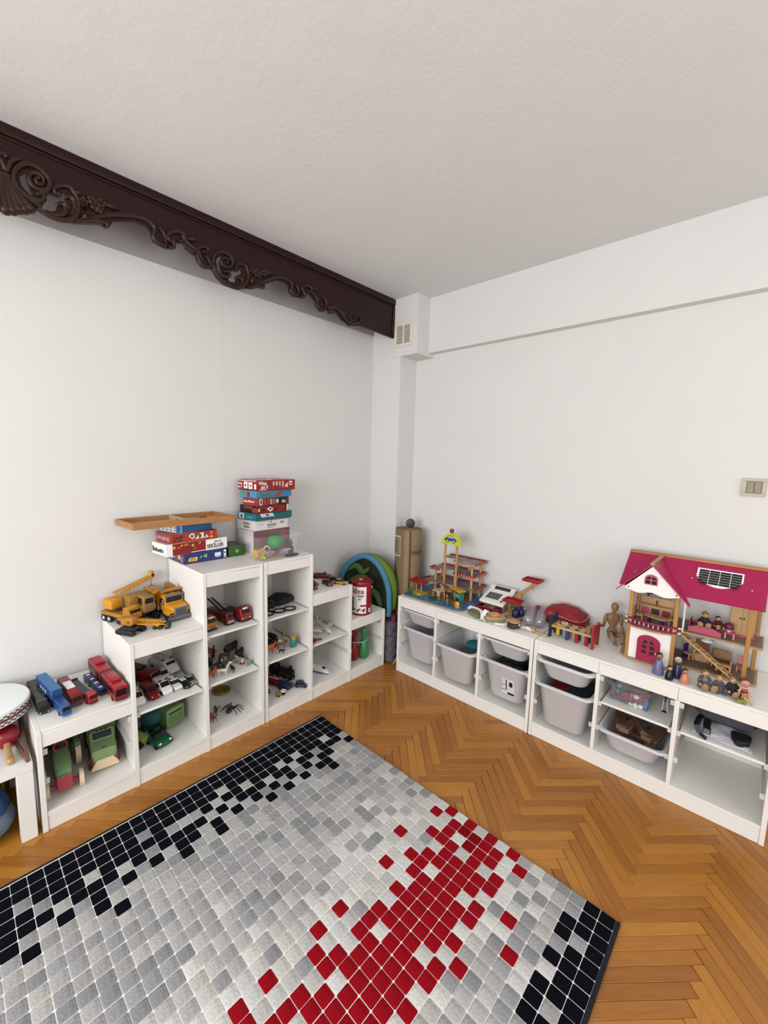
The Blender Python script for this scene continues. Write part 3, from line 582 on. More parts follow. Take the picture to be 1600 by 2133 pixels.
# --- green trucks inside the low bay
t = thing('toy_tractor', 'green and red toy tractor with cream wheels in the lowest bay', 'toy tractor', (-2.345, -.245, .0805), -94)
G().loft([(-.08, .028, .05, .075), (.02, .032, .045, .085), (.13, .03, .03, .08), (.155, .024, .03, .07)], 14, 6).obj('chassis', mat('#b5535a', .5), t)
G().loft([(.0, .026, .075, .135), (.03, .03, .07, .14), (.12, .029, .072, .125), (.145, .024, .075, .115)], 14, 5).obj('hood', mat('#86b07a', .45), t)
G().at(T(.15, 0, .055, 0, 8)).rb(0, .006, -.026, .026, -.025, .045, .004).obj('grille', mat('#c4525c', .5), t)
G().cyl((.115, -.055, .036), (.115, .055, .036), .009).obj('axle', mat('#c4525c', .5), t)
CW = mat('#d9c9a6', .6)
for s in (-1, 1):
    o = G().cyl((.115, s * .05, .036), (.115, s * .066, .036), .036, None, 20).obj('wheel', CW, t)
    o = G().cyl((-.06, s * .055, .06), (-.06, s * .075, .06), .06, None, 24).obj('wheel', CW, t); G().cyl((-.06, s * .056, .06), (-.06, s * .0765, .06), .03, None, 16).obj('hub', mat('#8f4248', .6), o)
    G().rb(-.1, -.01, *rbs(s * .05, s * .076), .1, .128, .01, 2).obj('fender', mat('#7f8f68', .6), t)
G().rb(-.09, -.05, -.025, .025, .075, .14, .01, 2).obj('seat', mat('#7a3a30', .6), t); G().tube([(.03, .024 * math.cos(a), .16 + .024 * math.sin(a)) for a in [k * R(30) for k in range(13)]], .004, 6).obj('steering_wheel', mat('#a55', .5), t)
t = thing('toy_trailer', 'dark green toy scoop trailer behind the tractor', 'toy trailer', (-2.33, -.075, .0805), -94)
g = G(); g.prism([(-.05, .07), (.055, .07), (.085, .2), (.08, .2), (.05, .078), (-.045, .078), (-.05, .19), (-.055, .19)], -.08, .08).obj('tub', mat('#4f6a3a', .5), t)
wheels(t, (0,), .14, .045, .02, CW)
def bigtruck(label, x, y, z, rz):
    t = thing('toy_dump_truck', label, 'toy truck', (x, y, z), rz); L = .29
    G().rb(-.14, .14, -.052, .052, .02, .06, .012, 2).obj('chassis', mat('#9c3038', .5), t)
    G().loft([(.02, .05, .05, .12), (.03, .052, .05, .148), (.05, .052, .05, .148), (.072, .05, .05, .112), (.13, .048, .05, .098), (.142, .04, .05, .076)], 18, 6).obj('cab', mat('#8aa873', .5), t)
    G().at(T(.0625, 0, .13, 0, -32)).rb(-.001, .003, -.036, .036, -.014, .014, .002).obj('windshield', GLASS, t)
    for k in (-1, 0, 1): G().sph((.05, k * .016, .148), .006, 8, (.8, 1.1, .5)).obj('roof_light', BLACK, t)
    G().prism([(-.05, .028), (-.03, .06), (.03, .06), (.05, .028), (.053, .015), (-.053, .015)], .132, .147, 'x').obj('grille', mat('#d8c3a0', .6), t)
    G().sph((.12, 0, .1), .011, 10, (1, 1, .3)).obj('badge', mat('#6f8f5c', .5), t)
    th = .006; g = G()
    g.rb(-.15, .015, -.056, .056, .07, .078, .004); g.prism([(.012, .078), (.018, .078), (.034, .205), (.028, .205)], -.052, .052); g.tube([(.031, -.052, .205), (.036, 0, .205), (.031, .052, .205)], .005, 6)
    for s in (-1, 1): g.prism([(-.15, .075), (.016, .075), (.032, .2), (-.15, .17)], *rbs(s * .05, s * .056))
    g.obj('dump_bed', mat('#7c9862', .5), t)
    wheels(t, (-.095, .09), .12, .034, .026, mat('#6d2a30', .6))
    return t
bigtruck('large green toy dump truck with a cream grille in the lowest bay', -2.183, -.2, .0805, -97)
# --- yellow construction toys on the second step
z2 = .6822
t = thing('toy_dump_truck', 'large yellow toy dump truck with a grey grille and bumper', 'toy truck', (-1.845, -.17, z2), -84)
G().rb(-.15, .12, -.045, .045, .022, .05, .004).obj('chassis', DGREY, t)
G().loft([(.0, .046, .03, .105), (.01, .049, .03, .12), (.05, .049, .03, .12), (.058, .048, .03, .075), (.115, .043, .03, .068), (.125, .038, .03, .062)], 18, 8).obj('cab', YEL, t)
G().at(T(.0565, 0, .096, 0, -8)).rb(-.001, .003, -.041, .041, -.016, .016, .002).obj('windshield', GLASS, t); G().rb(.045, .064, -.045, .045, .108, .118, .002).obj('visor', GREY, t)
for s in (-1, 1):
    G().loft([(.06, .012, .03, .05, s * .048), (.1, .016, .03, .056, s * .05), (.125, .012, .03, .048, s * .048)], 12, 4).obj('fender', YEL, t)
    G().rb(.1235, .1275, *rbs(s * .036, s * .058), .034, .043, .002).obj('headlight', BLACK, t)
    G().rb(.015, .045, *rbs(s * .0485, s * .0505), .075, .1, .001).obj('side_window', GLASS, t)
    G().cyl((-.008, s * .05, .03), (-.008, s * .05, .15), .005).obj('exhaust', SILVER, t)
    G().rb(.05, .056, *rbs(s * .052, s * .06), .07, .1, .002).obj('mirror', GREY, t)
go = G().rb(.122, .13, -.033, .033, .026, .066, .002).obj('grille', GREY, t)
for k in range(6): G().rb(.1295, .1312, -.028, .028, .031 + k * .0055, .0335 + k * .0055, .0005).obj('grille_bar', BLACK, go)
G().rb(.115, .138, -.064, .064, .004, .026, .006, 2).obj('bumper', mat('#6e7075', .5), t)
for k in range(5): G().rb(.03, .042, -.034 + k * .0145, -.024 + k * .0145, .119, .127, .002).obj('roof_light', mat('#e0562a' if k == 2 else '#5b4230', .4), t)
g = G(); g.rb(-.155, -.01, -.056, .056, .05, .058, .003).prism([(-.01, .055), (-.004, .055), (.012, .13), (.04, .132), (.04, .137), (.005, .137)], -.055, .055)
for s in (-1, 1): g.rb(-.155, .0, *rbs(s * .052, s * .058), .055, .128, .002)
g.obj('dump_bed', YEL2, t); wheels(t, (-.11, -.06, .085), .112, .026, .022)
t = thing('toy_excavator', 'brownish yellow toy excavator with a boxy cab, between crane and dump truck', 'toy excavator', (-1.965, -.16, z2), -80)
for s in (-1, 1): G().loft([(-.09, .013, .006, .03, s * .036), (-.08, .013, 0, .036, s * .036), (.06, .013, 0, .036, s * .036), (.07, .013, .006, .03, s * .036)], 14, 5).obj('track', BLACK, t)
G().cyl((0, 0, .03), (0, 0, .045), .03).obj('turntable', DGREY, t); G().rb(-.1, .045, -.045, .045, .045, .08, .005, 2).obj('house', mat('#a57a2d', .5), t)
G().rb(-.1, -.03, -.05, .05, .06, .118, .006, 2).obj('engine_cover', mat('#b58736', .5), t)
cb = G().loft([(.0, .026, .05, .125), (.006, .028, .048, .132), (.056, .028, .048, .132), (.064, .026, .06, .122)], 18, 8).obj('cab', mat('#a8823a', .5), t)
G().rb(.06, .0655, -.021, .021, .094, .122, .002).obj('windshield', GLASS, cb); G().rb(.06, .0652, -.021, .021, .06, .09, .003).obj('front_panel', mat('#8d7145', .4), cb)
G().rb(.01, .05, -.0295, -.028, .09, .122, .001).obj('side_window', GLASS, cb)
g = G(); g.tube([(-.01, .03, .09), (.06, .05, .15), (.0, .05, .16)], .009, 6); g.obj('boom', YEL2, t)
t = thing('toy_crane_truck', 'yellow toy mobile crane truck with raised lattice boom, at the left of the step', 'toy crane', (-2.055, -.12, z2), -70)
G().rb(-.1, .11, -.034, .034, .03, .05, .004).obj('chassis', YEL2, t)
G().loft([(.06, .03, .035, .078), (.066, .032, .034, .084), (.1, .032, .034, .082), (.115, .03, .036, .06)], 16, 8).obj('cab', YEL2, t); G().rb(.1, .1125, -.026, .026, .058, .076, .001).obj('windshield', GLASS, t); G().rb(.062, .102, -.031, .031, .083, .088, .002).obj('cab_roof', YEL, t)
G().rb(-.09, -.02, -.03, .03, .06, .11, .008, 2).obj('counterweight', YEL, t); G().cyl((-.03, 0, .048), (-.03, 0, .062), .024).obj('turntable', DGREY, t)
wheels(t, (-.075, -.035, .04, .085), .072, .018, .014, TYRE, SILVER)
# lattice boom in local coordinates reaching up to the right
def lattice(t, a, b, w0, w1, mt, name='boom'):
    a, b = Vector(a), Vector(b); d = (b - a).normalized(); u = d.cross(Vector((0, 0, 1))).normalized(); v = u.cross(d); g = G(); N_ = 9
    cs = [(u * sx + v * sy) for sx, sy in ((1, 1), (-1, 1), (-1, -1), (1, -1))]
    for c in cs: g.tube([a + c * w0, b + c * w1], .0028, 4)
    for i in range(N_):
        p = a.lerp(b, i / N_); q = a.lerp(b, (i + 1) / N_); w_, w2 = w0 + (w1 - w0) * i / N_, w0 + (w1 - w0) * (i + 1) / N_
        for k in range(4): g.tube([p + cs[k] * w_, q + cs[(k + 1) % 4] * w2], .0018, 4)
    return g.obj(name, mt, t)
lattice(t, (-.07, .02, .118), (-.02, .185, .178), .011, .007, YEL); G().rb(-.03, -.006, .178, .2, .172, .21, .004).obj('boom_head', YEL, t); G().cyl((-.032, .19, .188), (-.004, .19, .188), .009).obj('pulley', BLACK, t)
g = G(); g.tube([(-.02, .188, .175), (-.02, .188, .13)], .0012, 4); g.sph((-.02, .188, .127), .008, 8); g.obj('hook', DGREY, t)
t = thing('toy_crawler_crane', 'yellow toy crawler crane on black tracks with its lattice arm laid over the edge', 'toy crane', (-2.062, -.305, z2), -62)
for s in (-1, 1): G().loft([(-.048, .011, .005, .02, s * .03), (-.04, .011, 0, .026, s * .03), (.042, .011, 0, .026, s * .03), (.05, .011, .005, .02, s * .03)], 14, 5).obj('track', BLACK, t)
G().rb(-.04, .04, -.025, .025, .022, .03, .002).obj('track_frame', DGREY, t); G().cyl((0, 0, .028), (0, 0, .04), .02).obj('turntable', BLACK, t)
G().rb(-.06, .02, -.02, .025, .04, .068, .004, 2).obj('house', YEL2, t); G().rb(-.01, .03, -.02, .012, .046, .078, .004, 2).obj('cab', YEL2, t); G().rb(-.062, -.035, -.022, .027, .042, .062, .004, 2).obj('counterweight', BLACK, t)
lattice(t, (.02, .02, .05), (.11, .092, .03), .01, .008, YEL); G().rb(.1, .135, .085, .105, .012, .036, .004, 2).obj('grab', BLACK, t); G().cyl((.12, .085, .02), (.12, .108, .02), .006).obj('grab_roller', SILVER, t)
t = thing('toy_loader_arm', 'small yellow and black toy loader in front of the excavator cab', 'toy loader', (-1.945, -.345, z2), -40)
G().rb(-.03, .0, -.016, .016, .012, .034, .003).obj('body', YEL, t); G().tube([(-.01, 0, .03), (.015, 0, .042), (.03, 0, .02)], [.006, .006, .005], 6).obj('arm', DGREY, t); G().loft([(.024, .016, .0, .018), (.04, .016, .0, .024)], 12, 5).obj('bucket', BLACK, t); wheels(t, (-.022, .0), .036, .01)
# --- emergency vehicles on the shelf under the construction toys
zs = .3455; EM = 'toy emergency vehicles on the shelf below the crane'
car('white toy ambulance half hidden by the left panel, red roof lights', -2.06, -.325, zs, -87, .125, .048, .055, '#e6e5e3', 'van', 'toy_ambulance', None, 'toy ambulance', EM, beacons=('#7d1018', '#8d1420'))
car('dark red toy fire van between two white ambulances', -1.998, -.315, zs, -85, .135, .046, .056, '#8d0e18', 'van', 'toy_van', None, 'toy van', EM)
car('white toy ambulance with red roof lights in the middle of the front row', -1.938, -.312, zs, -85, .13, .05, .056, '#eeeeec', 'van', 'toy_ambulance', None, 'toy ambulance', EM, beacons=('#7d1018', '#8d1420'))
car('white toy police car with blue and red roof lights', -1.887, -.315, zs, -84, .105, .042, .042, '#ebebea', 'suv', 'toy_police_car', None, 'toy police car', EM, beacons=('#8d1420', '#1c2b62'))
car('black toy police car with a white roof light in the front row', -1.847, -.34, zs, -80, .1, .036, .034, '#151619', 'car', 'toy_police_car', '#d5d7da', 'toy police car', EM)
car('silver and black toy car beside the shelf clip', -1.812, -.325, zs, -80, .095, .034, .032, '#8d8d8a', 'car', 'toy_car', '#a9a9a6', 'toy car', EM)
car('small white toy van in the second row behind the red fire van', -2.055, -.165, zs, -86, .1, .042, .045, '#bdbdbb', 'van', 'toy_van', None, 'toy van', EM)
car('pinkish white toy van behind the white police car', -1.893, -.185, zs, -84, .09, .04, .046, '#dcd6d3', 'van', 'toy_van', None, 'toy van', EM)
t = thing('toy_fire_engine', 'dark red toy fire engine at the back left of the shelf', 'toy fire engine', (-1.985, -.13, zs), -64, EM)
G().loft([(-.11, .03, .016, .066), (-.1, .032, .014, .07), (.1, .032, .014, .07), (.11, .03, .016, .05)], 18, 8).obj('body', DRED, t); G().rb(-.1, .02, -.024, .024, .07, .078, .003).obj('hose_deck', BLACK, t); G().rb(.1, .1105, -.026, .026, .045, .062, .001).obj('windshield', GLASS, t); wheels(t, (-.07, .07), .066, .016)
t = thing('toy_ladder_truck', 'white toy truck with a long white ladder at the back of the shelf', 'toy truck', (-1.86, -.11, zs), -78, EM)
G().loft([(-.09, .03, .014, .05), (.0, .032, .013, .052), (.01, .032, .013, .07), (.05, .032, .013, .07), (.085, .03, .013, .042), (.1, .026, .013, .034)], 18, 7).obj('body', mat('#d3d3d0', .35), t); G().at(T(.062, 0, .058, 0, -32)).rb(-.001, .003, -.024, .024, -.012, .012, .001).obj('windshield', GLASS, t)
lg = G()
for s in (-1, 1): lg.rb(-.09, .03, s * .012 - .003, s * .012 + .003, .074, .08, .001)
for k in range(9): lg.rb(-.085 + k * .013, -.081 + k * .013, -.012, .012, .075, .079, .001)
lg.obj('ladder', mat('#bfbfbd', .4), t); G().rb(.098, .105, -.024, .024, .012, .022, .002).obj('bumper', GREY, t); wheels(t, (-.06, .06), .066, .015)
for s in (-1, 1): G().rb(.02, .032, *rbs(s * .012, s * .03), .07, .077, .002).obj('beacon', mat('#7d1018', .3), t)
# --- green toys on the bottom of the middle bay
car('dark green rounded toy car on the bottom panel', -1.965, -.318, .0805, -78, .115, .082, .068, '#0f6a48', 'open', 'toy_car')
t = thing('toy_garbage_truck', 'light green toy garbage truck with a blue-green drum in the middle bay', 'toy truck', (-1.885, -.17, .0805), -75)
G().loft([(-.08, .05, .02, .11), (.05, .052, .018, .125), (.085, .05, .02, .12)], 16, 8).obj('body', mat('#7d9c5c', .5), t)
fr = G().rb(.08, .088, -.05, .05, .03, .115, .003).obj('tailgate', mat('#8fae6d', .5), t); G().rb(.0872, .0895, -.038, .038, .088, .1, .001).obj('slot', mat('#22301c', .5), fr); G().rb(.0872, .089, -.042, .042, .035, .08, .002).obj('panel', mat('#6f9150', .5), fr)
G().rb(-.02, .04, -.03, .03, .12, .16, .008, 2).obj('cab', mat('#6f8f58', .5), t); wheels(t, (-.045, .05), .1, .024, .02, DGREEN)
t = thing('toy_mixer', 'teal toy mixer drum beside the garbage truck', 'toy mixer', (-1.955, -.185, .0805), -60)
G().at(T(0, 0, .07, 0, 60, 0)).lathe([(.012, -.06), (.034, -.045), (.045, 0), (.036, .04), (.02, .06)], 16).obj('drum', mat('#2d6f6c', .5), t); G().rb(-.05, .05, -.03, .03, .018, .032, .004).obj('chassis', mat('#24504c', .5), t); wheels(t, (-.03, .03), .08, .018)
t = thing('toy_tractor', 'light green small toy tractor with black wheels, half behind the panel', 'toy tractor', (-2.045, -.255, .0805), -60)
G().loft([(-.045, .018, .02, .06), (.0, .022, .018, .062), (.05, .02, .018, .05)], 14, 5).obj('body', mat('#93b04e', .5), t); G().rb(-.04, -.005, -.018, .018, .058, .085, .004).obj('cab', GLASS, t); wheels(t, (-.025,), .072, .03, .018); wheels(t, (.035,), .06, .018, .014)
t = thing('toy_truck', 'cream and teal toy truck at the back left of the middle bay', 'toy truck', (-2.055, -.13, .0805), -80)
G().rb(-.06, .05, -.034, .034, .02, .065, .01, 2).obj('body', mat('#47857d', .5), t); G().rb(-.03, .03, -.03, .03, .065, .1, .01, 2).obj('cab', mat('#cdb38a', .5), t); wheels(t, (-.035, .03), .07, .02, .015, DGREEN)
# --- top shelf of the tall column
TS = 'toy trucks on the top shelf of the tall bay'
def cabtruck(label, x, y, z, rz, L, W, H, col, cargo, cm, plate=None, name='toy_truck', cat='toy truck', group=TS):
    t = thing(name, label, cat, (x, y, z), rz, group); hw = W / 2; c = mat(col, .3)
    G().loft([(L / 2 - H * .75, hw * .95, H * .16, H * .97), (L / 2 - H * .7, hw, H * .14, H), (L / 2 - H * .18, hw, H * .14, H * .98), (L / 2 - H * .04, hw * .98, H * .14, H * .62), (L / 2, hw * .9, H * .16, H * .4)], 18, 8).obj('cab', c, t)
    G().at(T(L / 2 - H * .1, 0, H * .73, 0, -20)).rb(-.001, .0035, -hw * .8, hw * .8, -H * .13, H * .13, .001).obj('windshield', GLASS, t)
    G().rb(L / 2 - .004, L / 2 + .001, -hw * .6, hw * .6, H * .2, H * .36, .001).obj('grille', mat('#6b6a5f', .4), t)
    G().rb(L / 2 - .006, L / 2 + .002, -hw * .95, hw * .95, H * .04, H * .14, .002).obj('bumper', BLACK, t)
    for s in (-1, 1): G().sph((L / 2 - .001, s * hw * .72, H * .28), hw * .12, 8).obj('headlight', mat('#e9e3cf', .2), t)
    if plate: G().at(T(L / 2 - H * .2, 0, H * .93, 0, -10)).rb(0, .004, -hw * .45, hw * .45, -.005, .005, .001).obj('sign', mat('#e6dcd2', .4), t)
    G().rb(-L / 2, L / 2 - H * .5, -hw * .7, hw * .7, H * .12, H * .24, .002).obj('chassis', BLACK, t)
    if cargo: G().rb(-L / 2, L / 2 - H * .78, -hw * .95, hw * .95, H * .24, H * cargo, .003, 2).obj('cargo', cm, t)
    wheels(t, (-L * .3, L / 2 - H * .35), W * 1.02, H * .17, W * .2); return t
cabtruck('yellow toy truck with a white roof sign, behind the left panel', -1.722, -.29, .6105, -84, .19, .056, .074, '#c07f1f', .8, mat('#6b4a1c', .5), True)
t = cabtruck('dark maroon toy fire engine with a raised black ladder', -1.618, -.27, .6105, -84, .21, .046, .066, '#6d0d16', .8, DRED, None, 'toy_fire_engine', 'toy fire engine')
g = G()
for s in (-1, 1): g.tube([(.03, s * .013, .066), (-.1, s * .013, .105)], .004, 5)
for k in range(8): g.tube([(.02 - k * .016, -.013, .069 + k * .0048), (.02 - k * .016, .013, .069 + k * .0048)], .0022, 4)
g.obj('ladder', mat('#141a2a', .4), t); G().rb(.1, .108, -.019, .019, .012, .028, .002).obj('front_plate', mat('#b59a9a', .4), t)
cabtruck('bright red toy truck with a white roof sign and dark bed', -1.532, -.29, .6105, -84, .19, .066, .078, '#a80f1b', .5, BLACK, True)
# --- cars on the far step (right of the tall column) and floor of the next bays
CR = 'small toy cars on the step beside the red can'
car('gold yellow toy car at the front edge beside the red can', -.832, -.375, z2, -62, .105, .042, .034, '#d08a22', 'car', group=CR)
car('maroon toy car with a pinkish windshield, front and centre of the step', -.905, -.33, z2, -100, .105, .044, .034, '#7e1420', 'car', group=CR)
car('large dark red toy convertible with a raised black hood', -.835, -.185, z2, -55, .15, .06, .05, '#8a0f1a', 'open', group=CR)
car('dark red toy coupe at the back left of the step', -.93, -.11, z2, -30, .12, .055, .045, '#6f0e18', 'car', group=CR)
car('teal and red small toy car beside the tall panel', -.985, -.27, z2, -70, .085, .038, .032, '#7c1a24', 'car', roof='#1d5257', group=CR)
car('small crimson toy car nearest to the tall panel', -1.035, -.335, z2, -80, .075, .036, .028, '#8f1523', 'car', group=CR)
car('black toy car beside the yellow car at the right end of the step', -.815, -.29, z2, -40, .08, .036, .028, '#16191d', 'car', group=CR)
FL = 'toy vehicles on the bottom panel right of the double panel'
car('silver grey toy car at the left of the bottom bay', -1.362, -.265, .0805, -80, .12, .056, .042, '#5d5c58', 'car', roof='#3a3c3b', lights='#d6d6d0', group=FL)
t = thing('toy_race_car', 'long red toy race car with a navy nose and white stripe', 'toy car', (-1.272, -.235, .0805), -70, FL)
G().loft([(-.16, .03, .008, .06), (-.1, .034, .008, .065), (.0, .026, .008, .045), (.06, .022, .008, .04)], 16, 5).obj('body', DRED, t); G().rb(-.05, .05, -.007, .007, .045, .05, .001).obj('stripe', mat('#c7a2a2', .4), t)
G().loft([(.06, .023, .006, .042), (.11, .026, .006, .04), (.14, .02, .008, .026)], 16, 4).obj('nose', mat('#152a5e', .35), t); wheels(t, (-.12, .09), .066, .018, .014)
t = thing('toy_locomotive', 'black toy locomotive behind the red race car', 'toy train', (-1.168, -.2, .0805), -72, FL)
G().rb(-.1, .09, -.022, .022, .012, .026, .002).obj('frame', BLACK, t); G().cyl((-.04, 0, .045), (.085, 0, .045), .021).obj('boiler', mat('#1d1a1c', .35), t); G().rb(-.1, -.04, -.024, .024, .026, .075, .003).obj('cab', BLACK, t); G().cyl((.06, 0, .06), (.06, 0, .085), .008, .01).obj('chimney', BLACK, t); G().rb(-.02, .07, -.0225, -.021, .03, .034, .0005).obj('trim_band', mat('#8f7a3a', .4), t); wheels(t, (-.07, -.02, .03, .07), .052, .013, .006, BLACK)
car('orange red toy buggy in front of the black locomotive', -1.205, -.325, .0805, -62, .075, .036, .03, '#b84428', 'open', group=FL)
t = car('small navy toy jeep beside the right panel of the bottom bay', -1.155, -.385, .0805, -50, .075, .034, .036, '#18305f', 'suv', 'toy_jeep', '#1d3768', 'toy jeep', FL)
t = thing('toy_digger', 'tiny yellow and white toy digger at the front of the bottom bay', 'toy digger', (-1.3, -.378, .0805), -10, FL)
G().rb(-.03, .0, -.012, .012, .006, .024, .003).obj('body', mat('#b3942e', .5), t); G().cyl((.012, 0, .004), (.012, 0, .022), .014).obj('drum', BLACK, t); g = G(); g.tube([(.014 + .012 * math.cos(a), .012 * math.sin(a), .025) for a in [k * R(30) for k in range(13)]], .0045, 6); g.obj('ring', WHT, t); wheels(t, (-.02,), .026, .007, .005)
# aircraft, train
def plane(label, x, y, z, rz, s, mt):
    t = thing('toy_aeroplane', label, 'toy plane', (x, y, z), rz)
    G().loft([(-.1 * s, .004 * s, .03 * s, .036 * s), (-.06 * s, .011 * s, .018 * s, .038 * s), (.06 * s, .012 * s, .016 * s, .04 * s), (.09 * s, .008 * s, .018 * s, .034 * s), (.1 * s, .002 * s, .022 * s, .028 * s)], 14, 2.2).obj('fuselage', mt, t)
    for q in (-1, 1):
        w_ = G().prism([(.03 * s, q * .008 * s), (-.045 * s, q * .115 * s), (-.06 * s, q * .115 * s), (-.02 * s, q * .008 * s)], .02 * s, .025 * s, 'z').obj('wing', mt, t)
        for k in (.045, .08): G().cyl(((.018 - k * .6) * s, q * k * s, .014 * s), ((-.012 - k * .6) * s, q * k * s, .014 * s), .006 * s, .004 * s, 10).obj('engine', mt, w_)
        G().prism([(-.075 * s, q * .004 * s), (-.095 * s, q * .04 * s), (-.103 * s, q * .04 * s), (-.098 * s, q * .004 * s)], .03 * s, .034 * s, 'z').obj('tailplane', mt, t)
    G().prism([(-.065 * s, .034 * s), (-.09 * s, .075 * s), (-.103 * s, .075 * s), (-.097 * s, .034 * s)], -.002 * s, .002 * s, 'y').obj('fin', mt, t)
    g = G()
    for px, py in ((.07, 0), (-.015, .014), (-.015, -.014)): g.cyl((px * s, py * s - .003 * s, .005 * s), (px * s, py * s + .003 * s, .005 * s), .005 * s, None, 8); g.cyl((px * s, py * s, .005 * s), (px * s, py * s, .02 * s), .0018 * s, None, 6)
    g.obj('landing_gear', mat('#9a9a98', .4), t); return t
plane('white four engined toy aeroplane on the shelf facing out', -.915, -.3, .3525, -100, 1.05, mat('#dcdad7', .35))
plane('white toy aeroplane half behind the panel, beside the other plane', -1.01, -.265, .3525, -60, .95, mat('#d2cfcb', .35))
plane('small red toy jet at the front of the plane shelf', -1.06, -.395, .3525, -30, .5, mat('#a01220', .35))
t = thing('toy_bullet_train', 'white toy bullet train car with a black cockpit window', 'toy train', (-.975, -.27, .0805), -70)
G().loft([(-.13, .022, .004, .046), (.03, .023, .004, .047), (.07, .021, .004, .04), (.105, .016, .004, .024), (.125, .008, .006, .014)], 16, 3.5).obj('body', mat('#d9dbe0', .25), t); G().sph((.078, 0, .034), .014, 10, (1.3, .8, .55)).obj('cockpit', BLACK, t); G().loft([(-.13, .0235, .002, .01), (.07, .022, .002, .01), (.12, .01, .002, .008)], 12, 5).obj('skirt', mat('#1f5a86', .4), t)
# ---------------------------------------------------------------- toy animals
def quad(name, label, cat, x, y, z, rz, s, mt, neck=.5, leg=.5, ear=.12, tail='down', fat=1.0, group=None, headup=.35, muzzle=.22, mane=None):
    # s = body length; trunk, four jointed tapering legs, neck, head, ears and tail fused into one surface
    t = thing(name, label, cat, (x, y, z), rz, group); L = leg * s; zb = L + .16 * s * fat; ch = []
    ch.append(([(-.45 * s, 0, zb + .02 * s), (-.2 * s, 0, zb), (.1 * s, 0, zb - .01 * s), (.38 * s, 0, zb + .02 * s)], [.13 * s * fat, .17 * s * fat, .17 * s * fat, .15 * s * fat]))
    for sy in (-1, 1):
        y_ = sy * .1 * s * fat
        ch.append(([(.34 * s, y_, zb - .05 * s), (.33 * s, y_, L * .5), (.35 * s, y_, .03 * s)], [.075 * s, .05 * s, .045 * s]))
        ch.append(([(-.4 * s, y_, zb - .03 * s), (-.36 * s, y_, L * .6), (-.45 * s, y_, L * .36), (-.42 * s, y_, .03 * s)], [.1 * s, .065 * s, .045 * s, .045 * s]))
    hx, hz = .38 * s + neck * s * .55, zb + neck * s * headup * 2
    ch.append(([(.36 * s, 0, zb + .03 * s), (hx, 0, hz)], [.12 * s * fat, .085 * s]))
    ch.append(([(hx, 0, hz + .02 * s), (hx + muzzle * s * .6, 0, hz - .03 * s), (hx + muzzle * s, 0, hz - .07 * s)], [.1 * s, .08 * s, .055 * s]))
    if ear:
        for sy in (-1, 1): ch.append(([(hx - .02 * s, sy * .05 * s, hz + .08 * s), (hx - .04 * s, sy * .08 * s, hz + .08 * s + ear * s)], [.035 * s, .02 * s]))
    if tail: ch.append(([(-.5 * s, 0, zb + .06 * s), (-.6 * s, 0, zb), (-.62 * s, 0, zb - .2 * s)] if tail == 'down' else [(-.5 * s, 0, zb + .05 * s), (-.7 * s, 0, zb + .12 * s), (-.8 * s, 0, zb + .3 * s)], [.04 * s, .035 * s, .03 * s]))
    blob(ch, 'body', mt, t, vox=max(.0016, s * .04), sm=2)
    for sy in (-1, 1): G().sph((hx + .05 * s, sy * .085 * s, hz + .03 * s), .02 * s, 6).obj('eye', BLACK, t)
    if mane: blob([], 'mane', mane, t, vox=max(.002, s * .05), extra=[((.38 * s + neck * s * .55 * k, 0, zb + .06 * s + (hz - zb) * k), .17 * s, (.8, .9, 1)) for k in (.3, .65, 1)])
    return t
za = .3485; AN = 'toy animals on the middle shelf of the tall bay'
quad('toy_llama', 'cream toy llama with a yellow bridle at the front of the animal shelf', 'toy animal', -1.665, -.385, za, -35, 0.0488, patch('#e3dac4', '#cdb56a', 60, .62), .7, .5, .1, 'down', .9, AN, .6)
quad('toy_bull', 'black toy bull facing out at the front of the animal shelf', 'toy animal', -1.61, -.39, za, -95, 0.03904, BLACK, .3, .5, .08, 'down', 1.2, AN)
quad('toy_cow', 'black and white toy cow standing right of centre on the animal shelf', 'toy animal', -1.553, -.315, za, -100, 0.05124, patch('#151515', '#e8e6e2', 70, .5), .35, .6, .08, 'down', 1.0, AN)
quad('toy_horse', 'reddish brown toy horse lying low at the left of the animal shelf', 'toy animal', -1.67, -.31, za, 20, 0.061, mat('#4a2620', .5), .6, .45, .1, 'up', .85, AN, .4)
quad('toy_goat', 'grey brown toy goat with dark legs beside the bull', 'toy animal', -1.61, -.325, za, 10, 0.05856, mat('#4c4138', .5), .4, .5, .12, 'down', .9, AN)
quad('toy_dog', 'dark brown toy dog beside the brown goat', 'toy animal', -1.643, -.33, za, 200, 0.0488, mat('#3b2620', .5), .35, .4, .1, 'up', .9, AN)
quad('toy_cat', 'black toy cat with a long tail towards the back of the animal shelf', 'toy animal', -1.612, -.16, za, 60, 0.0549, BLACK, .5, .35, .1, 'down', 1.0, AN, .5)
quad('toy_buffalo', 'large dark brown toy buffalo with a hump at the back right', 'toy animal', -1.515, -.18, za, 20, 0.0854, mat('#2c1d1a', .55), .3, .35, .06, 'down', 1.35, AN, .2)
quad('toy_donkey', 'brown and black toy donkey behind the cow', 'toy animal', -1.575, -.235, za, -50, 0.0549, patch('#3a241c', '#6b4634', 50, .5), .5, .5, .16, 'down', .9, AN, .5)
t = thing('toy_penguin', 'black toy penguin seen from behind at the left of the animal shelf', 'toy animal', (-1.665, -.235, za), 0, AN)
G().lathe([(.006, 0), (.013, .006), (.015, .02), (.011, .032), (.009, .042), (.002, .048)], 14).obj('body', BLACK, t)
for s in (-1, 1): G().sph((0, s * .015, .02), .006, 8, (.6, .5, 2)).obj('flipper', BLACK, t)
t = thing('toy_penguin', 'black toy penguin with a white belly beside the other penguin', 'toy animal', (-1.61, -.25, za), -90, AN)
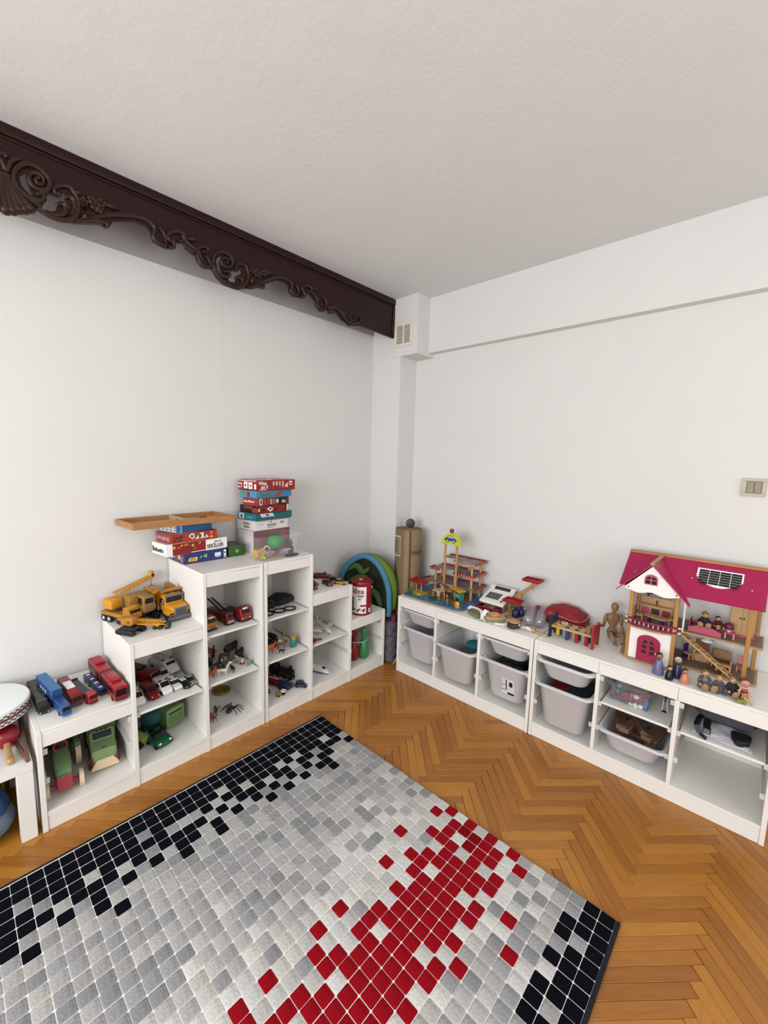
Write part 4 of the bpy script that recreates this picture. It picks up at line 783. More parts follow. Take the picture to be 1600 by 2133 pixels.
G().lathe([(.006, 0), (.014, .006), (.016, .022), (.012, .034), (.01, .045), (.002, .052)], 14).obj('body', BLACK, t); G().sph((.009, 0, .02), .009, 10, (.8, 1, 1.5)).obj('belly', WHT, t); G().sph((.007, 0, .042), .0065, 8, (.8, 1, .8)).obj('face', WHT, t)
t = thing('toy_sea_lion', 'big black toy sea lion in front of the buffalo', 'toy animal', (-1.5, -.245, za), 15, AN)
blob([([(-.05, 0, .014), (-.02, 0, .018), (.015, 0, .026), (.035, 0, .04), (.05, 0, .042)], [.006, .014, .018, .012, .007]), ([(.005, .012, .016), (.0, .034, .004)], [.008, .004]), ([(.005, -.012, .016), (.0, -.034, .004)], [.008, .004])], 'body', BLACK, t, vox=.0025, sm=2)
t = thing('toy_starfish', 'grey blue toy starfish figure at the right end of the animal shelf', 'toy animal', (-1.508, -.378, za), 10, AN)
blob([([(0, 0, .016), (.02 * math.cos(a), .012 * math.sin(a) * 0, .016 + .018 * math.sin(a))], [.008, .004]) for a in [R(90 + 72 * k) for k in range(5)]], 'body', mat('#7f9aa0', .5), t, vox=.0018, sm=2)
t = thing('toy_cone', 'tiny orange and white toy traffic cone beside the starfish', 'toy cone', (-1.525, -.335, za), 0)
G().lathe([(.014, 0), (.014, .004), (.009, .005), (.003, .032)], 12).obj('cone', mat('#d8ccc2', .5), t); G().lathe([(.0145, 0), (.015, .005), (.0095, .008)], 12).obj('base', mat('#b8543c', .5), t)
t = thing('toy_dragon', 'red and orange toy dragon lying at the back left of the animal shelf', 'toy animal', (-1.665, -.11, za), -10, AN)
blob([([(-.07, 0, .012), (-.03, .01, .03), (.0, 0, .024), (.04, .0, .034), (.07, 0, .026), (.095, .01, .014)], [.012, .02, .017, .02, .012, .004])], 'body', patch('#8b2a18', '#c0662a', 30, .5), t, vox=.003, sm=2); G().tube([(-.05, 0, .035), (-.02, 0, .056), (.03, 0, .06), (.05, 0, .045)], [.004, .012, .012, .003], 8).obj('wing', mat('#9c2f1c', .5), t)
quad('toy_tiger', 'orange toy tiger cub at the front left of the animal shelf', 'toy animal', -1.725, -.37, za, 10, 0.0549, patch('#b5441e', '#7a2d16', 90, .55), .3, .4, .06, 'up', 1.1, AN)
# bugs on the bottom panel of the tall bay
zb_ = .0805
t = thing('toy_spider', 'dark brown toy spider with long legs on the bottom panel', 'toy spider', (-1.585, -.315, zb_), 30)
G().sph((-.024, 0, .014), .015, 12, (1.2, 1, .85)).obj('abdomen', mat('#2c1716', .4), t); G().sph((.004, 0, .014), .012, 10, (1.4, .9, .8)).obj('thorax', mat('#33191a', .4), t)
for s in (-1, 1):
    for k, (dx, ln) in enumerate(((.045, .045), (.02, .06), (-.008, .062), (-.035, .055))): G().tube([(.006 + dx * .12, s * .008, .015), (.006 + dx * .6, s * ln * .5, .024), (.006 + dx, s * ln, .001)], [.003, .0026, .0016], 6).obj('leg', mat('#2c1716', .4), t)
t = thing('toy_scorpion', 'dark toy scorpion with a raised curled tail beside the spider', 'toy scorpion', (-1.65, -.265, zb_), 60)
G().tube([(-.02, 0, .006), (.012, 0, .007), (.026, 0, .005)], [.006, .008, .004], 8).obj('body', mat('#2f2620', .4), t); G().tube([(-.02, 0, .006), (-.034, 0, .016), (-.036, 0, .034), (-.02, 0, .046), (-.004, 0, .04)], [.004, .004, .0038, .0034, .0015], 8).obj('tail', mat('#3d352c', .4), t)
for s in (-1, 1): G().tube([(.02, s * .004, .005), (.03, s * .014, .005), (.044, s * .012, .004)], [.002, .002, .004], 6).obj('claw', mat('#2f2620', .4), t)
t = thing('toy_crab', 'orange toy crab half behind the left panel of the bottom bay', 'toy crab', (-1.708, -.315, zb_), 0)
G().sph((0, 0, .014), .018, 12, (1.1, .9, .6)).obj('shell', mat('#b8462a', .5), t)
for s in (-1, 1):
    for k in range(3): G().tube([(.012 - .01 * k, s * .012, .014), (.018 - .014 * k, s * .028, .02), (.022 - .02 * k, s * .036, .001)], [.003, .003, .0015], 6).obj('leg', mat('#7d2a1c', .5), t)
    G().tube([(.016, s * .008, .016), (.036, s * .014, .02), (.042, s * .006, .018)], [.003, .004, .002], 6).obj('claw', mat('#a03a26', .5), t)
t = thing('amber_disc', 'amber brown openwork plastic disc at the back of the bottom bay', 'disc', (-1.535, -.085, zb_), 20)
AM = mat('#a07a1e', .35, .2, 60)
g = G()
for r_, w_ in ((.05, .006), (.034, .004), (.018, .004)): g.tube([(r_ * math.cos(a), r_ * math.sin(a), .006) for a in [k * R(15) for k in range(25)]], w_, 6)
g.obj('ring', AM, t); g = G()
for k in range(6): g.tube([(.01 * math.cos(k * 1.047), .01 * math.sin(k * 1.047), .006), (.05 * math.cos(k * 1.047), .05 * math.sin(k * 1.047), .006)], .003, 6)
g.obj('spokes', AM, t); G().lathe([(.048, .001), (.048, .003)], 24).obj('web', mat('#8d6a1c', .4), t)
# animals right of the double panel
zc_ = .3505; AB = 'toy animals on the shelf right of the double panel'
t = thing('toy_penguin', 'teal bodied toy penguin with a yellow head, standing at the right', 'toy animal', (-1.196, -.355, zc_), -95, AB)
G().lathe([(.014, 0), (.02, .004), (.0215, .02), (.02, .04), (.015, .05)], 18).obj('body', mat('#2a8f90', .45), t); G().sph((0, 0, .055), .0165, 14).obj('head', mat('#c7a046', .45), t); G().sph((.0135, 0, .053), .007, 10, (.9, 1, .7)).obj('beak', mat('#d8a03a', .4), t)
for s in (-1, 1): G().sph((0, s * .0215, .028), .009, 8, (.8, .4, 2)).obj('wing', mat('#5f8f86', .5), t); G().sph((.012, s * .007, .061), .0025, 6).obj('eye', BLACK, t)
quad('toy_lion', 'tan toy lion with a reddish mane beside the teal penguin', 'toy animal', -1.262, -.33, zc_, -25, .05, mat('#a0683e', .6), .35, .42, .05, 'down', 1.0, AB, .4, .2, mat('#7c3f22', .8, .2, 200))
quad('toy_tiger', 'large orange toy tiger at the front left of that shelf', 'toy animal', -1.36, -.335, zc_, -15, .075, patch('#c2541a', '#8d3a12', 60, .6), .3, .4, .06, 'up', 1.1, AB)
quad('toy_puppy', 'small black toy puppy at the front edge of that shelf', 'toy animal', -1.3, -.388, zc_, -60, .034, patch('#141416', '#8f8f8f', 60, .66), .25, .45, .07, 'up', 1.1, AB)
quad('toy_bear', 'black toy bear behind the lion', 'toy animal', -1.26, -.215, zc_, -80, .075, patch('#141315', '#1d1b1e', 20), .2, .4, .05, None, 1.3, AB, .2)
t = thing('toy_badger', 'black toy badger with a pale pointed face leaning behind the lion', 'toy animal', (-1.285, -.265, zc_), -50, AB)
blob([([(-.03, 0, .025), (.01, 0, .034), (.03, 0, .036)], [.018, .02, .014])] + [([(x_, y_, .02), (x_, y_, .004)], [.009, .007]) for x_ in (-.024, .016) for y_ in (-.012, .012)], 'body', BLACK, t, vox=.0028, sm=2); G().sph((.042, 0, .036), .0135, 12, (1.3, .9, .85)).obj('face', mat('#cfcac6', .5), t); G().sph((.058, 0, .033), .004, 8).obj('nose', BLACK, t)
quad('toy_giraffe', 'tall pale spotted toy giraffe near the back of that shelf', 'toy animal', -1.185, -.225, zc_, -110, .045, patch('#b79c74', '#5f4430', 80, .55), 1.3, .7, .1, 'down', .85, AB, .5)
quad('toy_zebra', 'grey and dark striped toy zebra behind the orange tiger', 'toy animal', -1.345, -.235, zc_, -60, .06, patch('#a9a29a', '#3a3430', 60, .5), .5, .5, .1, 'down', 1.0, AB, .5)
t = thing('toy_gorilla', 'black toy gorilla at the back left of that shelf', 'toy animal', (-1.385, -.17, zc_), -60, AB)
blob([([(0, 0, .03), (0, 0, .06), (.01, 0, .085)], [.028, .032, .02]), ([(0, .03, .07), (.02, .042, .04), (.03, .04, .008)], [.016, .013, .01]), ([(0, -.03, .07), (.02, -.042, .04), (.03, -.04, .008)], [.016, .013, .01]), ([(-.01, .018, .025), (-.01, .022, .008)], [.015, .012]), ([(-.01, -.018, .025), (-.01, -.022, .008)], [.015, .012])], 'body', mat('#161517', .6), t, vox=.0035, sm=2)
quad('toy_wolf', 'white and grey toy wolf between the zebra and the panel', 'toy animal', -1.4, -.27, zc_, -70, .05, patch('#b5b1ac', '#57534f', 40, .55), .4, .5, .1, 'down', 1.0, AB)
# black odds and ends on the shelf above
zd = .6055
t = thing('black_pouch', 'soft black zipped pouch lying on the shelf beside the rings', 'pouch', (-1.205, -.235, zd), 8)
G().loft([(-.085, .03, .004, .02), (-.06, .06, .001, .045), (0, .07, .0, .058), (.06, .055, .0, .045), (.085, .02, .004, .02)], 18, 3).obj('body', mat('#121216', .7, .2, 40, .4), t); G().tube([(-.06, -.05, .035), (0, -.06, .042), (.06, -.045, .034)], .002, 6).obj('zip', mat('#2a2a30', .4), t)
for k, (x_, y_, lab) in enumerate(((-1.232, -.372, 'black plastic ring at the right, lying flat on the shelf'), (-1.297, -.362, 'black plastic ring in the middle, lying flat on the shelf'), (-1.372, -.355, 'black plastic ring at the left, beside the panel'))):
    g = G(); g.tube([(.034 * math.cos(a), .034 * math.sin(a), .005) for a in [q * R(15) for q in range(25)]], .0048, 8); o = g.obj('plastic_ring', mat('#15130f', .3), None, (x_, y_, zd)); tag(o, lab, 'ring', 'black rings on the top shelf')
t = thing('toy_binoculars', 'black toy binoculars behind the middle ring', 'binoculars', (-1.335, -.27, zd), -70)
for s in (-1, 1): G().tube([(-.04, s * .024, .024), (.0, s * .024, .024), (.006, s * .024, .024), (.04, s * .024, .024)], [.015, .018, .023, .023], 14).obj('barrel', BLACK, t)
G().rb(-.02, .015, -.02, .02, .018, .032, .003).obj('bridge', mat('#2a2a2c', .5), t)
t = thing('toy_gun', 'camouflage green and black toy gun lying left on the shelf', 'toy gun', (-1.375, -.2, zd), 20)
G().rb(-.06, .06, -.01, .01, .006, .026, .003).obj('barrel', patch('#3c4028', '#15150f', 50, .5), t); G().rb(-.055, -.03, -.009, .009, .0, .014, .003).obj('grip', BLACK, t)
t = thing('tangled_cables', 'dark tangle of leads and straps hanging at the back left of the shelf', 'cables', (-1.375, -.1, zd), 0)
rs = random.Random(3)
for k in range(9):
    p = [(rs.uniform(-.03, .03), rs.uniform(-.03, .02), .004)] ; x_, y_ = rs.uniform(-.04, .04), rs.uniform(-.03, .03)
    for i in range(6): p.append((x_ + rs.uniform(-.02, .02), y_ + rs.uniform(-.015, .015), .03 + i * .033))
    G().tube(p, .0045, 6).obj('cable', mat(('#101014', '#16181c', '#30151a')[k % 3], .6), t)
# ---------------------------------------------------------------- board game boxes
def gamebox(label, x, y, z, rz, w_, d, h, front, side, top, rnd=.002):
    # x,y = front left corner; local x right, y back
    t = thing('game_box', label, 'game box', (x, y, z), rz, 'game boxes stacked on the tall units')
    G().rb(0, w_, 0, d, 0, h, rnd).obj('box', mat(side, .4, .04, 20), t)
    if front: G().rb(.001, w_ - .001, -.0006, .0008, .001, h - .001, .0003).obj('front_print', mat(front, .4, .05, 25), t)
    if top: G().rb(.002, w_ - .002, .002, d - .002, h - .0004, h + .0006, .0003).obj('lid_print', mat(top, .4, .05, 25) if isinstance(top, str) else top, t)
    return t
def fr(t, x0, x1, z0, z1, col, k=1, name='picture'):     # flat print on the front
    return G().rb(x0, x1, -.0006 - .0005 * k, -.0004, z0, z1, .0002).obj(name, mat(col, .45), t)
def frp(t, pts, col, k=2, name='picture'): return G().prism(pts, -.0006 - .0005 * k, -.0004, 'y').obj(name, mat(col, .45), t)
def sd(t, y0, y1, z0, z1, col, k=1, name='picture'): return G().rb(-.0005 * k - .0002, .0004, y0, y1, z0, z1, .0002).obj(name, mat(col, .45), t)
rq = random.Random(11)
def scrawl(t, x0, x1, z0, z1, col, n=6, side=False):
    # print too small to read in the photograph: short irregular strokes
    g = G(); st = (x1 - x0) / n
    for i in range(n):
        h = (z1 - z0) * rq.uniform(.55, 1); a, b_ = x0 + i * st, x0 + i * st + st * rq.uniform(.5, .8)
        if side: g.box(-.0022, -.0012, a, b_, z0, z0 + h)
        else: g.box(a, b_, -.0022, -.0012, z0, z0 + h)
    return g.obj('small_print', mat(col, .45), t)
def ftext(t, s, size, x, z, col, k=3, **kw): return text(s, size, mat(col, .45, 0), t, (x, -.0006 - .0005 * k, z), ex=.0003, **kw)
def stext(t, s, size, y, z, col, k=3, **kw): return text(s, size, mat(col, .45, 0), t, (-.0005 * k - .0004, y, z), right=(0, -1, 0), ex=.0003, **kw)
zt = .9405
b = gamebox('dark blue puzzle game box at the bottom of the left stack', -1.775, -.21, zt, 1, .234, .19, .055, '#1c3a7a', '#2a4484', '#274588')
for x0, c in ((.02, '#d8b23a'), (.035, '#d8b23a'), (.048, '#e2c04a')): frp(b, [(x0, .012), (x0 + .016, .01), (x0 + .024, .028), (x0 + .012, .034), (x0 + .002, .026)], c)
for k in range(9): x0 = .075 + rq.random() * .06; z0 = .012 + rq.random() * .026; frp(b, [(x0, z0), (x0 + .009, z0 + .002), (x0 + .006, z0 + .01)], rq.choice(['#d8d23a', '#3aa0c8', '#c8483a', '#e8e4e0', '#8dc860']))
fr(b, .165, .2, .02, .04, '#dfe3ea'); fr(b, .17, .196, .014, .017, '#dfe3ea'); fr(b, .217, .231, .006, .05, '#e9ebee'); scrawl(b, .219, .229, .03, .042, '#22386a', 2); scrawl(b, .219, .229, .01, .02, '#22386a', 2)
for k in range(5): sd(b, .02 + k * .033, .045 + k * .033, .008 + (k % 2) * .01, .04, ('#c98a6a', '#e2d6cf', '#a8543c', '#d8c0b0', '#e8dcd4')[k])
b = gamebox('white and red shapes game box, second from the bottom of the left stack', -1.866, -.222, .9965, 6, .34, .155, .062, '#a5121b', '#ebe9e6', '#e2dfdb')
fr(b, .0, .032, .001, .061, '#ebe9e6'); fr(b, .212, .339, .001, .061, '#f2f0ee', 1); ftext(b, 'SEKİLLER', .028, .217, .014, '#15120f', bold=.0005, sx=.86); ftext(b, 'Eğlenceli', .014, .262, .042, '#2a2420', sx=.8)
fr(b, .13, .318, .004, .008, '#e8d6d0', 2)
for k in range(10): x0 = .045 + rq.random() * .125; z0 = .012 + rq.random() * .032; frp(b, [(x0, z0), (x0 + .016, z0 + .004), (x0 + .012, z0 + .013), (x0 + .003, z0 + .01)], rq.choice(['#d8a03a', '#3a3a44', '#6a3a2a', '#c8783a', '#4a5a3a']))
for k in range(2): x0 = .04 + .1 * k; frp(b, [(x0 + .008 * math.cos(a), .042 + .008 * math.sin(a)) for a in [q * R(36) for q in range(10)]], '#d8a83a')
scrawl(b, .03, .15, .016, .042, '#5a5a5c', 7, True)
b = gamebox('orange red game box, third from the bottom of the left stack', -1.846, -.222, 1.0598, 5, .256, .16, .0495, '#c9401f', '#a8484a', '#b8391d')
scrawl(b, .018, .07, .022, .038, '#2b3052', 5); scrawl(b, .014, .065, .008, .019, '#2b3052', 6)
frp(b, [(.095, .03), (.115, .012), (.128, .02), (.126, .042), (.11, .044)], '#e8e2dc', 1); frp(b, [(.105, .022), (.12, .02), (.12, .036), (.108, .036)], '#3a62a8')
frp(b, [(.13, .01), (.208, .014), (.18, .042), (.16, .042)], '#e6dcc8', 1); frp(b, [(.15, .014), (.16, .014), (.168, .026), (.155, .044), (.15, .03)], '#2f8a3a'); frp(b, [(.178, .018), (.19, .018), (.188, .042), (.18, .042)], '#2f56a0')
frp(b, [(.222 + .008 * math.cos(a), .036 + .009 * math.sin(a)) for a in [q * R(36) for q in range(10)]], '#e08a62', 1); fr(b, .216, .23, .008, .02, '#e0a88a')
for k in range(6): sd(b, .015 + k * .023, .028 + k * .023, .01 + rq.random() * .012, .03, '#d8a8a4')
b = gamebox('blue game box with a white side at the top of the left stack', -1.797, -.226, 1.1104, 15, .196, .165, .044, '#2a6ea8', '#e4e6ea', '#2f76b0')
fr(b, .0, .012, .002, .042, '#8fb4d2', 1); fr(b, .02, .15, .014, .0155, '#3f82b8', 1); fr(b, .02, .15, .028, .0295, '#3f82b8', 1)
for k in range(8): sd(b, .034 + (k % 4) * .032, .048 + (k % 4) * .032, .008 + (k // 4) * .014, .016 + (k // 4) * .014, '#8d949e')
sd(b, .0, .03, .002, .042, '#2a76b6', 1, 'corner_print')
t = thing('wooden_game_tray', 'long shallow wooden game tray lying across the left stack of boxes', 'game tray', (-2.025, -.27, 1.1562), 3)
TW, TD = .52, .235; PWD = wood('#a97440', '#bf8b55', (10, 80, 80), .5)
G().box(.01, TW - .01, .01, TD - .01, .0, .006).obj('floor_board', wood('#cfae84', '#dcc09a', (10, 60, 60), .5), t)
G().rb(0, TW, 0, .012, 0, .03, .001).obj('long_rail', PWD, t); G().rb(0, TW, TD - .012, TD, 0, .03, .001).obj('long_rail', PWD, t); G().rb(0, .012, .012, TD - .012, 0, .03, .001).obj('end_rail', PWD, t); G().rb(TW - .012, TW, .012, TD - .012, 0, .03, .001).obj('end_rail', PWD, t)
dv = G(); dv.rb(TW / 2 - .005, TW / 2 + .005, .012, .1, .006, .03, .001).rb(TW / 2 - .005, TW / 2 + .005, .14, TD - .012, .006, .03, .001).rb(TW / 2 - .005, TW / 2 + .005, .1, .145, .02, .03, .001); dv.obj('divider', wood('#c79f6c', '#d8b486', (60, 10, 60), .5), t)
for c, x_, y_, lab in (('#23346b', .08, .11, 'round blue wooden puck in the left half of the game tray'), ('#b03426', .42, .17, 'round red wooden puck in the right half of the game tray')):
    o = G().lathe([(.017, 0), (.018, .002), (.018, .006), (.017, .008)], 20).obj('game_puck', mat(c, .4), None, Matrix.Translation((-2.025, -.27, 1.1624)) @ Matrix.Rotation(R(3), 4, 'Z') @ Vector((x_, y_, 0))); tag(o, lab, 'game puck')
b = gamebox('small green game box standing behind the two stacks', -1.525, -.2, zt, 0, .1, .14, .062, '#3f6a2c', '#4a5c3a', '#54513f'); frp(b, [(.05 + .009 * math.cos(a), .03 + .009 * math.sin(a)) for a in [q * R(30) for q in range(12)]], '#d8d6b8', 1); frp(b, [(.05 + .005 * math.cos(a), .03 + .005 * math.sin(a)) for a in [q * R(30) for q in range(12)]], '#2f4a22', 2)
# right stack, behind the clear tub
b = gamebox('maroon box at the bottom of the right stack, seen through the clear tub', -1.378, -.214, zt, 3, .262, .17, .134, '#7a1420', '#c9c4c2', '#7a1420')
b = gamebox('white card game box lettered in grey, above the maroon box', -1.372, -.218, 1.0755, 5, .245, .18, .059, '#d9d7d3', '#cfccc8', '#dcdad6')
ftext(b, 'DUYGU', .019, .09, .022, '#4a4542', bold=.0003); scrawl(b, .09, .148, .012, .017, '#8d8783', 10); fr(b, .112, .122, .044, .051, '#4a4542'); fr(b, .02, .065, .032, .034, '#b5b0ac'); scrawl(b, .185, .215, .032, .048, '#a5a19d', 4)
stext(b, 'DUYGU', .017, .11, .033, '#6a6562', bold=.0005); scrawl(b, .05, .11, .014, .028, '#6a6562', 5, True)
t = b = gamebox('teal box with slanted front flap, third from the bottom of the right stack', -1.368, -.222, 1.1355, 8, .285, .165, .0435, None, '#1f7f8d', '#157a83')
G().prism([(-.012, .0), (0, .0), (0, .043), (-.028, .012)], .004, .256, 'x').obj('flap', mat('#147078', .4), b)
g = G().prism([(-.02, .0222), (-.004, .04), (-.0045, .0412), (-.0215, .0226)], .03, .125, 'x').obj('flap_picture', mat('#c8d3d8', .45), b); G().prism([(-.0175, .0262), (-.009, .0358), (-.0098, .037), (-.0185, .0268)], .066, .088, 'x').obj('flap_berry', mat('#a8283a', .45), b)
sd(b, .105, .155, .006, .04, '#c3d0d6'); sd(b, .122, .138, .012, .032, '#8d3038', 2); sd(b, .02, .09, .022, .026, '#7fc0cc'); sd(b, .03, .09, .012, .016, '#7fc0cc')
b = gamebox('red and black card game box, fourth from the bottom of the right stack', -1.356, -.223, 1.18, 7, .226, .17, .042, '#9c1a1a', '#17130f', '#7d1a17')
frp(b, [(.07, .022), (.092, .036), (.118, .022), (.096, .005)], '#e6e2da', 1); frp(b, [(.085, .018), (.098, .014), (.104, .026), (.092, .03)], '#3a3a3c', 2); frp(b, [(.14 + .012 * math.cos(a), .021 + .013 * math.sin(a)) for a in [q * R(36) for q in range(10)]], '#4a100e', 1)
scrawl(b, .024, .062, .013, .03, '#2a0c0a', 4); fr(b, .222, .231, .003, .04, '#dcd6cc'); fr(b, .208, .218, .004, .04, '#2a1210'); scrawl(b, .006, .018, .012, .03, '#e8dcd4', 3); sd(b, .0, .05, .003, .03, '#b03a34'); sd(b, .05, .13, .024, .04, '#9c3a30')
b = gamebox('red barcode-sided game box with a black end, middle of the right stack', -1.353, -.224, 1.2225, 9, .245, .135, .048, '#8d2024', '#b03340', '#7d1c20')
fr(b, .012, .035, .006, .044, '#e0dcd2'); fr(b, .018, .03, .011, .039, '#55604e', 2)
for k in range(4): fr(b, .045 + k * .024, .06 + k * .024, .008, .042, ('#b8545a', '#a8424a', '#c8a58a', '#8d9a5a')[k])
fr(b, .138, .16, .004, .046, '#4a3a34'); frp(b, [(.149 + .01 * math.cos(a), .025 + .013 * math.sin(a)) for a in [q * R(36) for q in range(10)]], '#d8d4cc', 2); fr(b, .162, .224, .002, .047, '#16130f'); scrawl(b, .186, .218, .012, .036, '#d8d4cc', 4)
scrawl(b, .03, .13, .02, .034, '#f0d8d8', 9, True)
b = gamebox('light blue game box with green title, second from the top of the right stack', -1.361, -.224, 1.271, 9, .275, .15, .042, '#3f9ac8', '#4fa3d2', '#3f9ac8')
scrawl(b, .03, .105, .01, .034, '#7a8a22', 6); frp(b, [(.13, .004), (.16, .03), (.2, .036), (.185, .01)], '#a84a28', 1); scrawl(b, .138, .185, .01, .032, '#c8601f', 4)
sd(b, .06, .085, .004, .036, '#8d3438'); sd(b, .1, .125, .012, .036, '#7a9a3a'); 
b = gamebox('red and white guessing game box on top of the right stack', -1.36, -.225, 1.3135, 7, .295, .18, .064, '#a81420', '#a81622', patch('#c9b8b0', '#a83a36', 26, .5), .004)
ftext(b, 'What', .03, .012, .035, '#f2eeea', bold=.0006, sx=.85); ftext(b, 'am I?', .03, .03, .0125, '#f2eeea', bold=.0006, sx=.85); fr(b, .018, .07, .004, .009, '#e6b8b4', 1) 
for k, c in enumerate(('#d8b0a0', '#e0c0a8', '#d8b098', '#e0b8a0')): x0 = .118 + k * .024; fr(b, x0, x0 + .012, .03, .055, c, 2); frp(b, [(x0 - .002, .018), (x0 + .016, .018), (x0 + .012, .03), (x0, .03)], ('#c8322a', '#8d3a34', '#4a78b8', '#d8a04a')[k], 1)
scrawl(b, .215, .238, .018, .05, '#f0d8d4', 2); fr(b, .245, .272, .03, .055, '#e8e0dc'); scrawl(b, .248, .268, .036, .048, '#3a2a2a', 3)
stext(b, 'What', .017, .172, .034, '#f0e0dc', bold=.0004); stext(b, 'am I?', .017, .172, .015, '#f0e0dc', bold=.0004); sd(b, .04, .075, .01, .05, '#e6e2de'); sd(b, .085, .12, .012, .052, '#e6e2de'); sd(b, .05, .062, .022, .036, '#2a7a3a', 2); sd(b, .098, .11, .024, .038, '#2a4a8a', 2); sd(b, .004, .022, .01, .04, '#f0e4e0'); sd(b, .002, .178, .056, .061, '#d8c8c4')
# clear tub with mixed toys
tb = tub(.205, .315, .135, .012, .002, .014, .03).at(Matrix()).obj('clear_tub', CLEAR, None, (-1.323, -.325, zt), R(90)); tag(tb, 'clear plastic tub full of small toys in front of the right stack', 'tub')
tb.rotation_euler.z = R(90)
zt2 = zt + .006
t = thing('toy_ball', 'green and pink split rubber ball in the clear tub', 'ball', (-1.305, -.335, zt2 + .075), 0)
for s, c in ((1, '#2f9a4a'), (-1, '#d84a80')):
    g = G().at(T(0, 0, 0, 28, -24, 0)); pr = [(.048 * math.cos(a), s * .048 * math.sin(a)) for a in [R(90) * k / 8 for k in range(9)]]; pr[-1] = (.0005, s * .048); g.lathe(pr, 24).obj('half', mat(c, .6), t)
def small(name, label, cat, g, mt, x, y, z, rz=0, extra=()):
    t = thing(name, label, cat, (x, y, z), rz, 'small toys inside the clear tub'); g.obj('body', mt, t)
    for n_, gg, m_ in extra: gg.obj(n_, m_, t)
small('thread_spool', 'yellow ribbed toy spool at the left of the clear tub', 'spool', G().at(T(0, 0, .022, 0, 90, 0)).lathe([(.022, -.024), (.022, -.02), (.019, -.018), (.02, -.01), (.019, 0), (.02, .01), (.019, .018), (.022, .02), (.022, .024)], 18), mat('#d8a32c', .5), -1.432, -.365, zt2 + .012, 10, [('disc', G().cyl((.0245, 0, .022), (.026, 0, .022), .018), mat('#c79a5a', .5))])
t = thing('toy_shark', 'grey toy shark lying in the clear tub', 'toy animal', (-1.4, -.385, zt2 + .016), 20, 'small toys inside the clear tub')
blob([([(-.06, 0, .012), (-.02, 0, .012), (.02, 0, .012), (.05, 0, .01)], [.004, .013, .014, .005]), ([(0, 0, .02), (-.008, 0, .036)], [.006, .002]), ([(-.056, 0, .012), (-.07, 0, .028)], [.005, .002]), ([(.01, .01, .008), (-.005, .03, .004)], [.005, .002])], 'body', mat('#b3aca6', .5), t, vox=.0025, sm=2)
small('small_ball', 'yellow green ball-shaped toy at the front corner of the clear tub', 'toy', G().sph((0, 0, .016), .016, 14), mat('#b5a844', .5), -1.425, -.402, zt2, 0, [('cap', G().sph((0, -.014, .012), .006, 8), mat('#d8c83a', .4))])
small('toy_mask', 'white and maroon round toy in the middle of the clear tub', 'toy', G().sph((0, 0, .018), .02, 14, (1, .8, .9)), mat('#8a4a56', .5), -1.37, -.34, zt2 + .02, 0, [('rim', G().tube([(.02 * math.cos(a), -.006, .02 + .02 * math.sin(a)) for a in [q * R(18) for q in range(21)]], .005, 6), mat('#d8c9c6', .5))])
small('toy_car', 'dark grey toy car among the mixed toys in the clear tub', 'toy car', G().loft([(-.035, .012, .004, .02), (.0, .014, .003, .024), (.035, .011, .004, .016)], 14, 4), mat('#44505a', .4), -1.3, -.36, zt2 + .026, 15)
small('toy_figure', 'brown toy dinosaur in the clear tub', 'toy animal', G().tube([(-.035, 0, .008), (-.01, 0, .018), (.01, 0, .02), (.022, 0, .034), (.03, 0, .036)], [.003, .01, .009, .006, .005], 8), mat('#8d6a45', .5), -1.33, -.385, zt2 + .003, 10)
small('toy_figure', 'dark red toy robot at the right of the clear tub', 'toy', G().rb(-.018, .018, -.01, .01, 0, .04, .004, 2), mat('#6a2a30', .5), -1.215, -.36, zt2, 30, [('head', G().sph((0, 0, .044), .009, 8), mat('#7d3a3c', .5))])
small('toy_disc', 'grey toy lid standing at the right end of the clear tub', 'lid', G().at(T(0, 0, .03, 0, 80, 0)).lathe([(.026, -.003), (.028, 0), (.026, .003)], 20), mat('#7d8892', .5), -1.198, -.31, zt2 + .026, 30)
small('toy_scoop', 'dark teal flat toy scoop under the toys in the clear tub', 'toy', G().lathe([(.035, 0), (.038, .004), (.03, .007)], 20, (0, 0, 0), 1.3, .6), mat('#2a6656', .5), -1.235, -.395, zt2 - .002)
small('toy_tube', 'orange and white striped toy tube in the clear tub', 'toy', G().cyl((-.03, 0, .01), (.03, .006, .012), .009), mat('#b8564a', .5), -1.248, -.32, zt2 + .05, 40)
small('toy_plank', 'pale wooden stick lying along the front of the clear tub', 'stick', G().rb(-.06, .06, -.004, .004, 0, .004, .001), mat('#c9ad85', .5), -1.345, -.412, zt2, 4)
small('toy_boat', 'grey and white toy boat on top of the toys in the clear tub', 'toy', G().loft([(-.03, .008, .004, .014), (.0, .012, .0, .016), (.035, .004, .006, .014)], 12, 4), mat('#a9adb2', .5), -1.262, -.37, zt2 + .022, -10)
# ---------------------------------------------------------------- lowest step at the corner: can, pins
t = thing('building_block_can', 'tall red and white can with a red lid and lettering, on the lowest corner step', 'can', (-.632, -.375, .432), 0)
RC = .072; HC = .238; CR_ = mat('#a8131d', .3)
G().lathe([(RC - .003, 0), (RC, .004), (RC, HC - .02), (RC - .002, HC - .018)], 40).obj('body', CR_, t)
lid = G().lathe([(RC + .002, HC - .022), (RC + .003, HC - .004), (RC + .001, HC), (RC - .006, HC), (RC - .008, HC - .004), (.001, HC - .004)], 40).obj('lid', mat('#9c1622', .35), t)
G().lathe([(.014, HC - .004), (.013, HC - .002), (.001, HC - .0018)], 16, (.012, .022, 0)).obj('knob', mat('#d8c2c0', .4), lid)
def on_can(obj_, a_mid, r):
    # wrap flat lettering around the can: x -> angle
    for v in obj_.data.vertices:
        a = a_mid + v.co.x / r; rr = r + v.co.y; v.co.x, v.co.y = rr * math.cos(a), rr * math.sin(a)
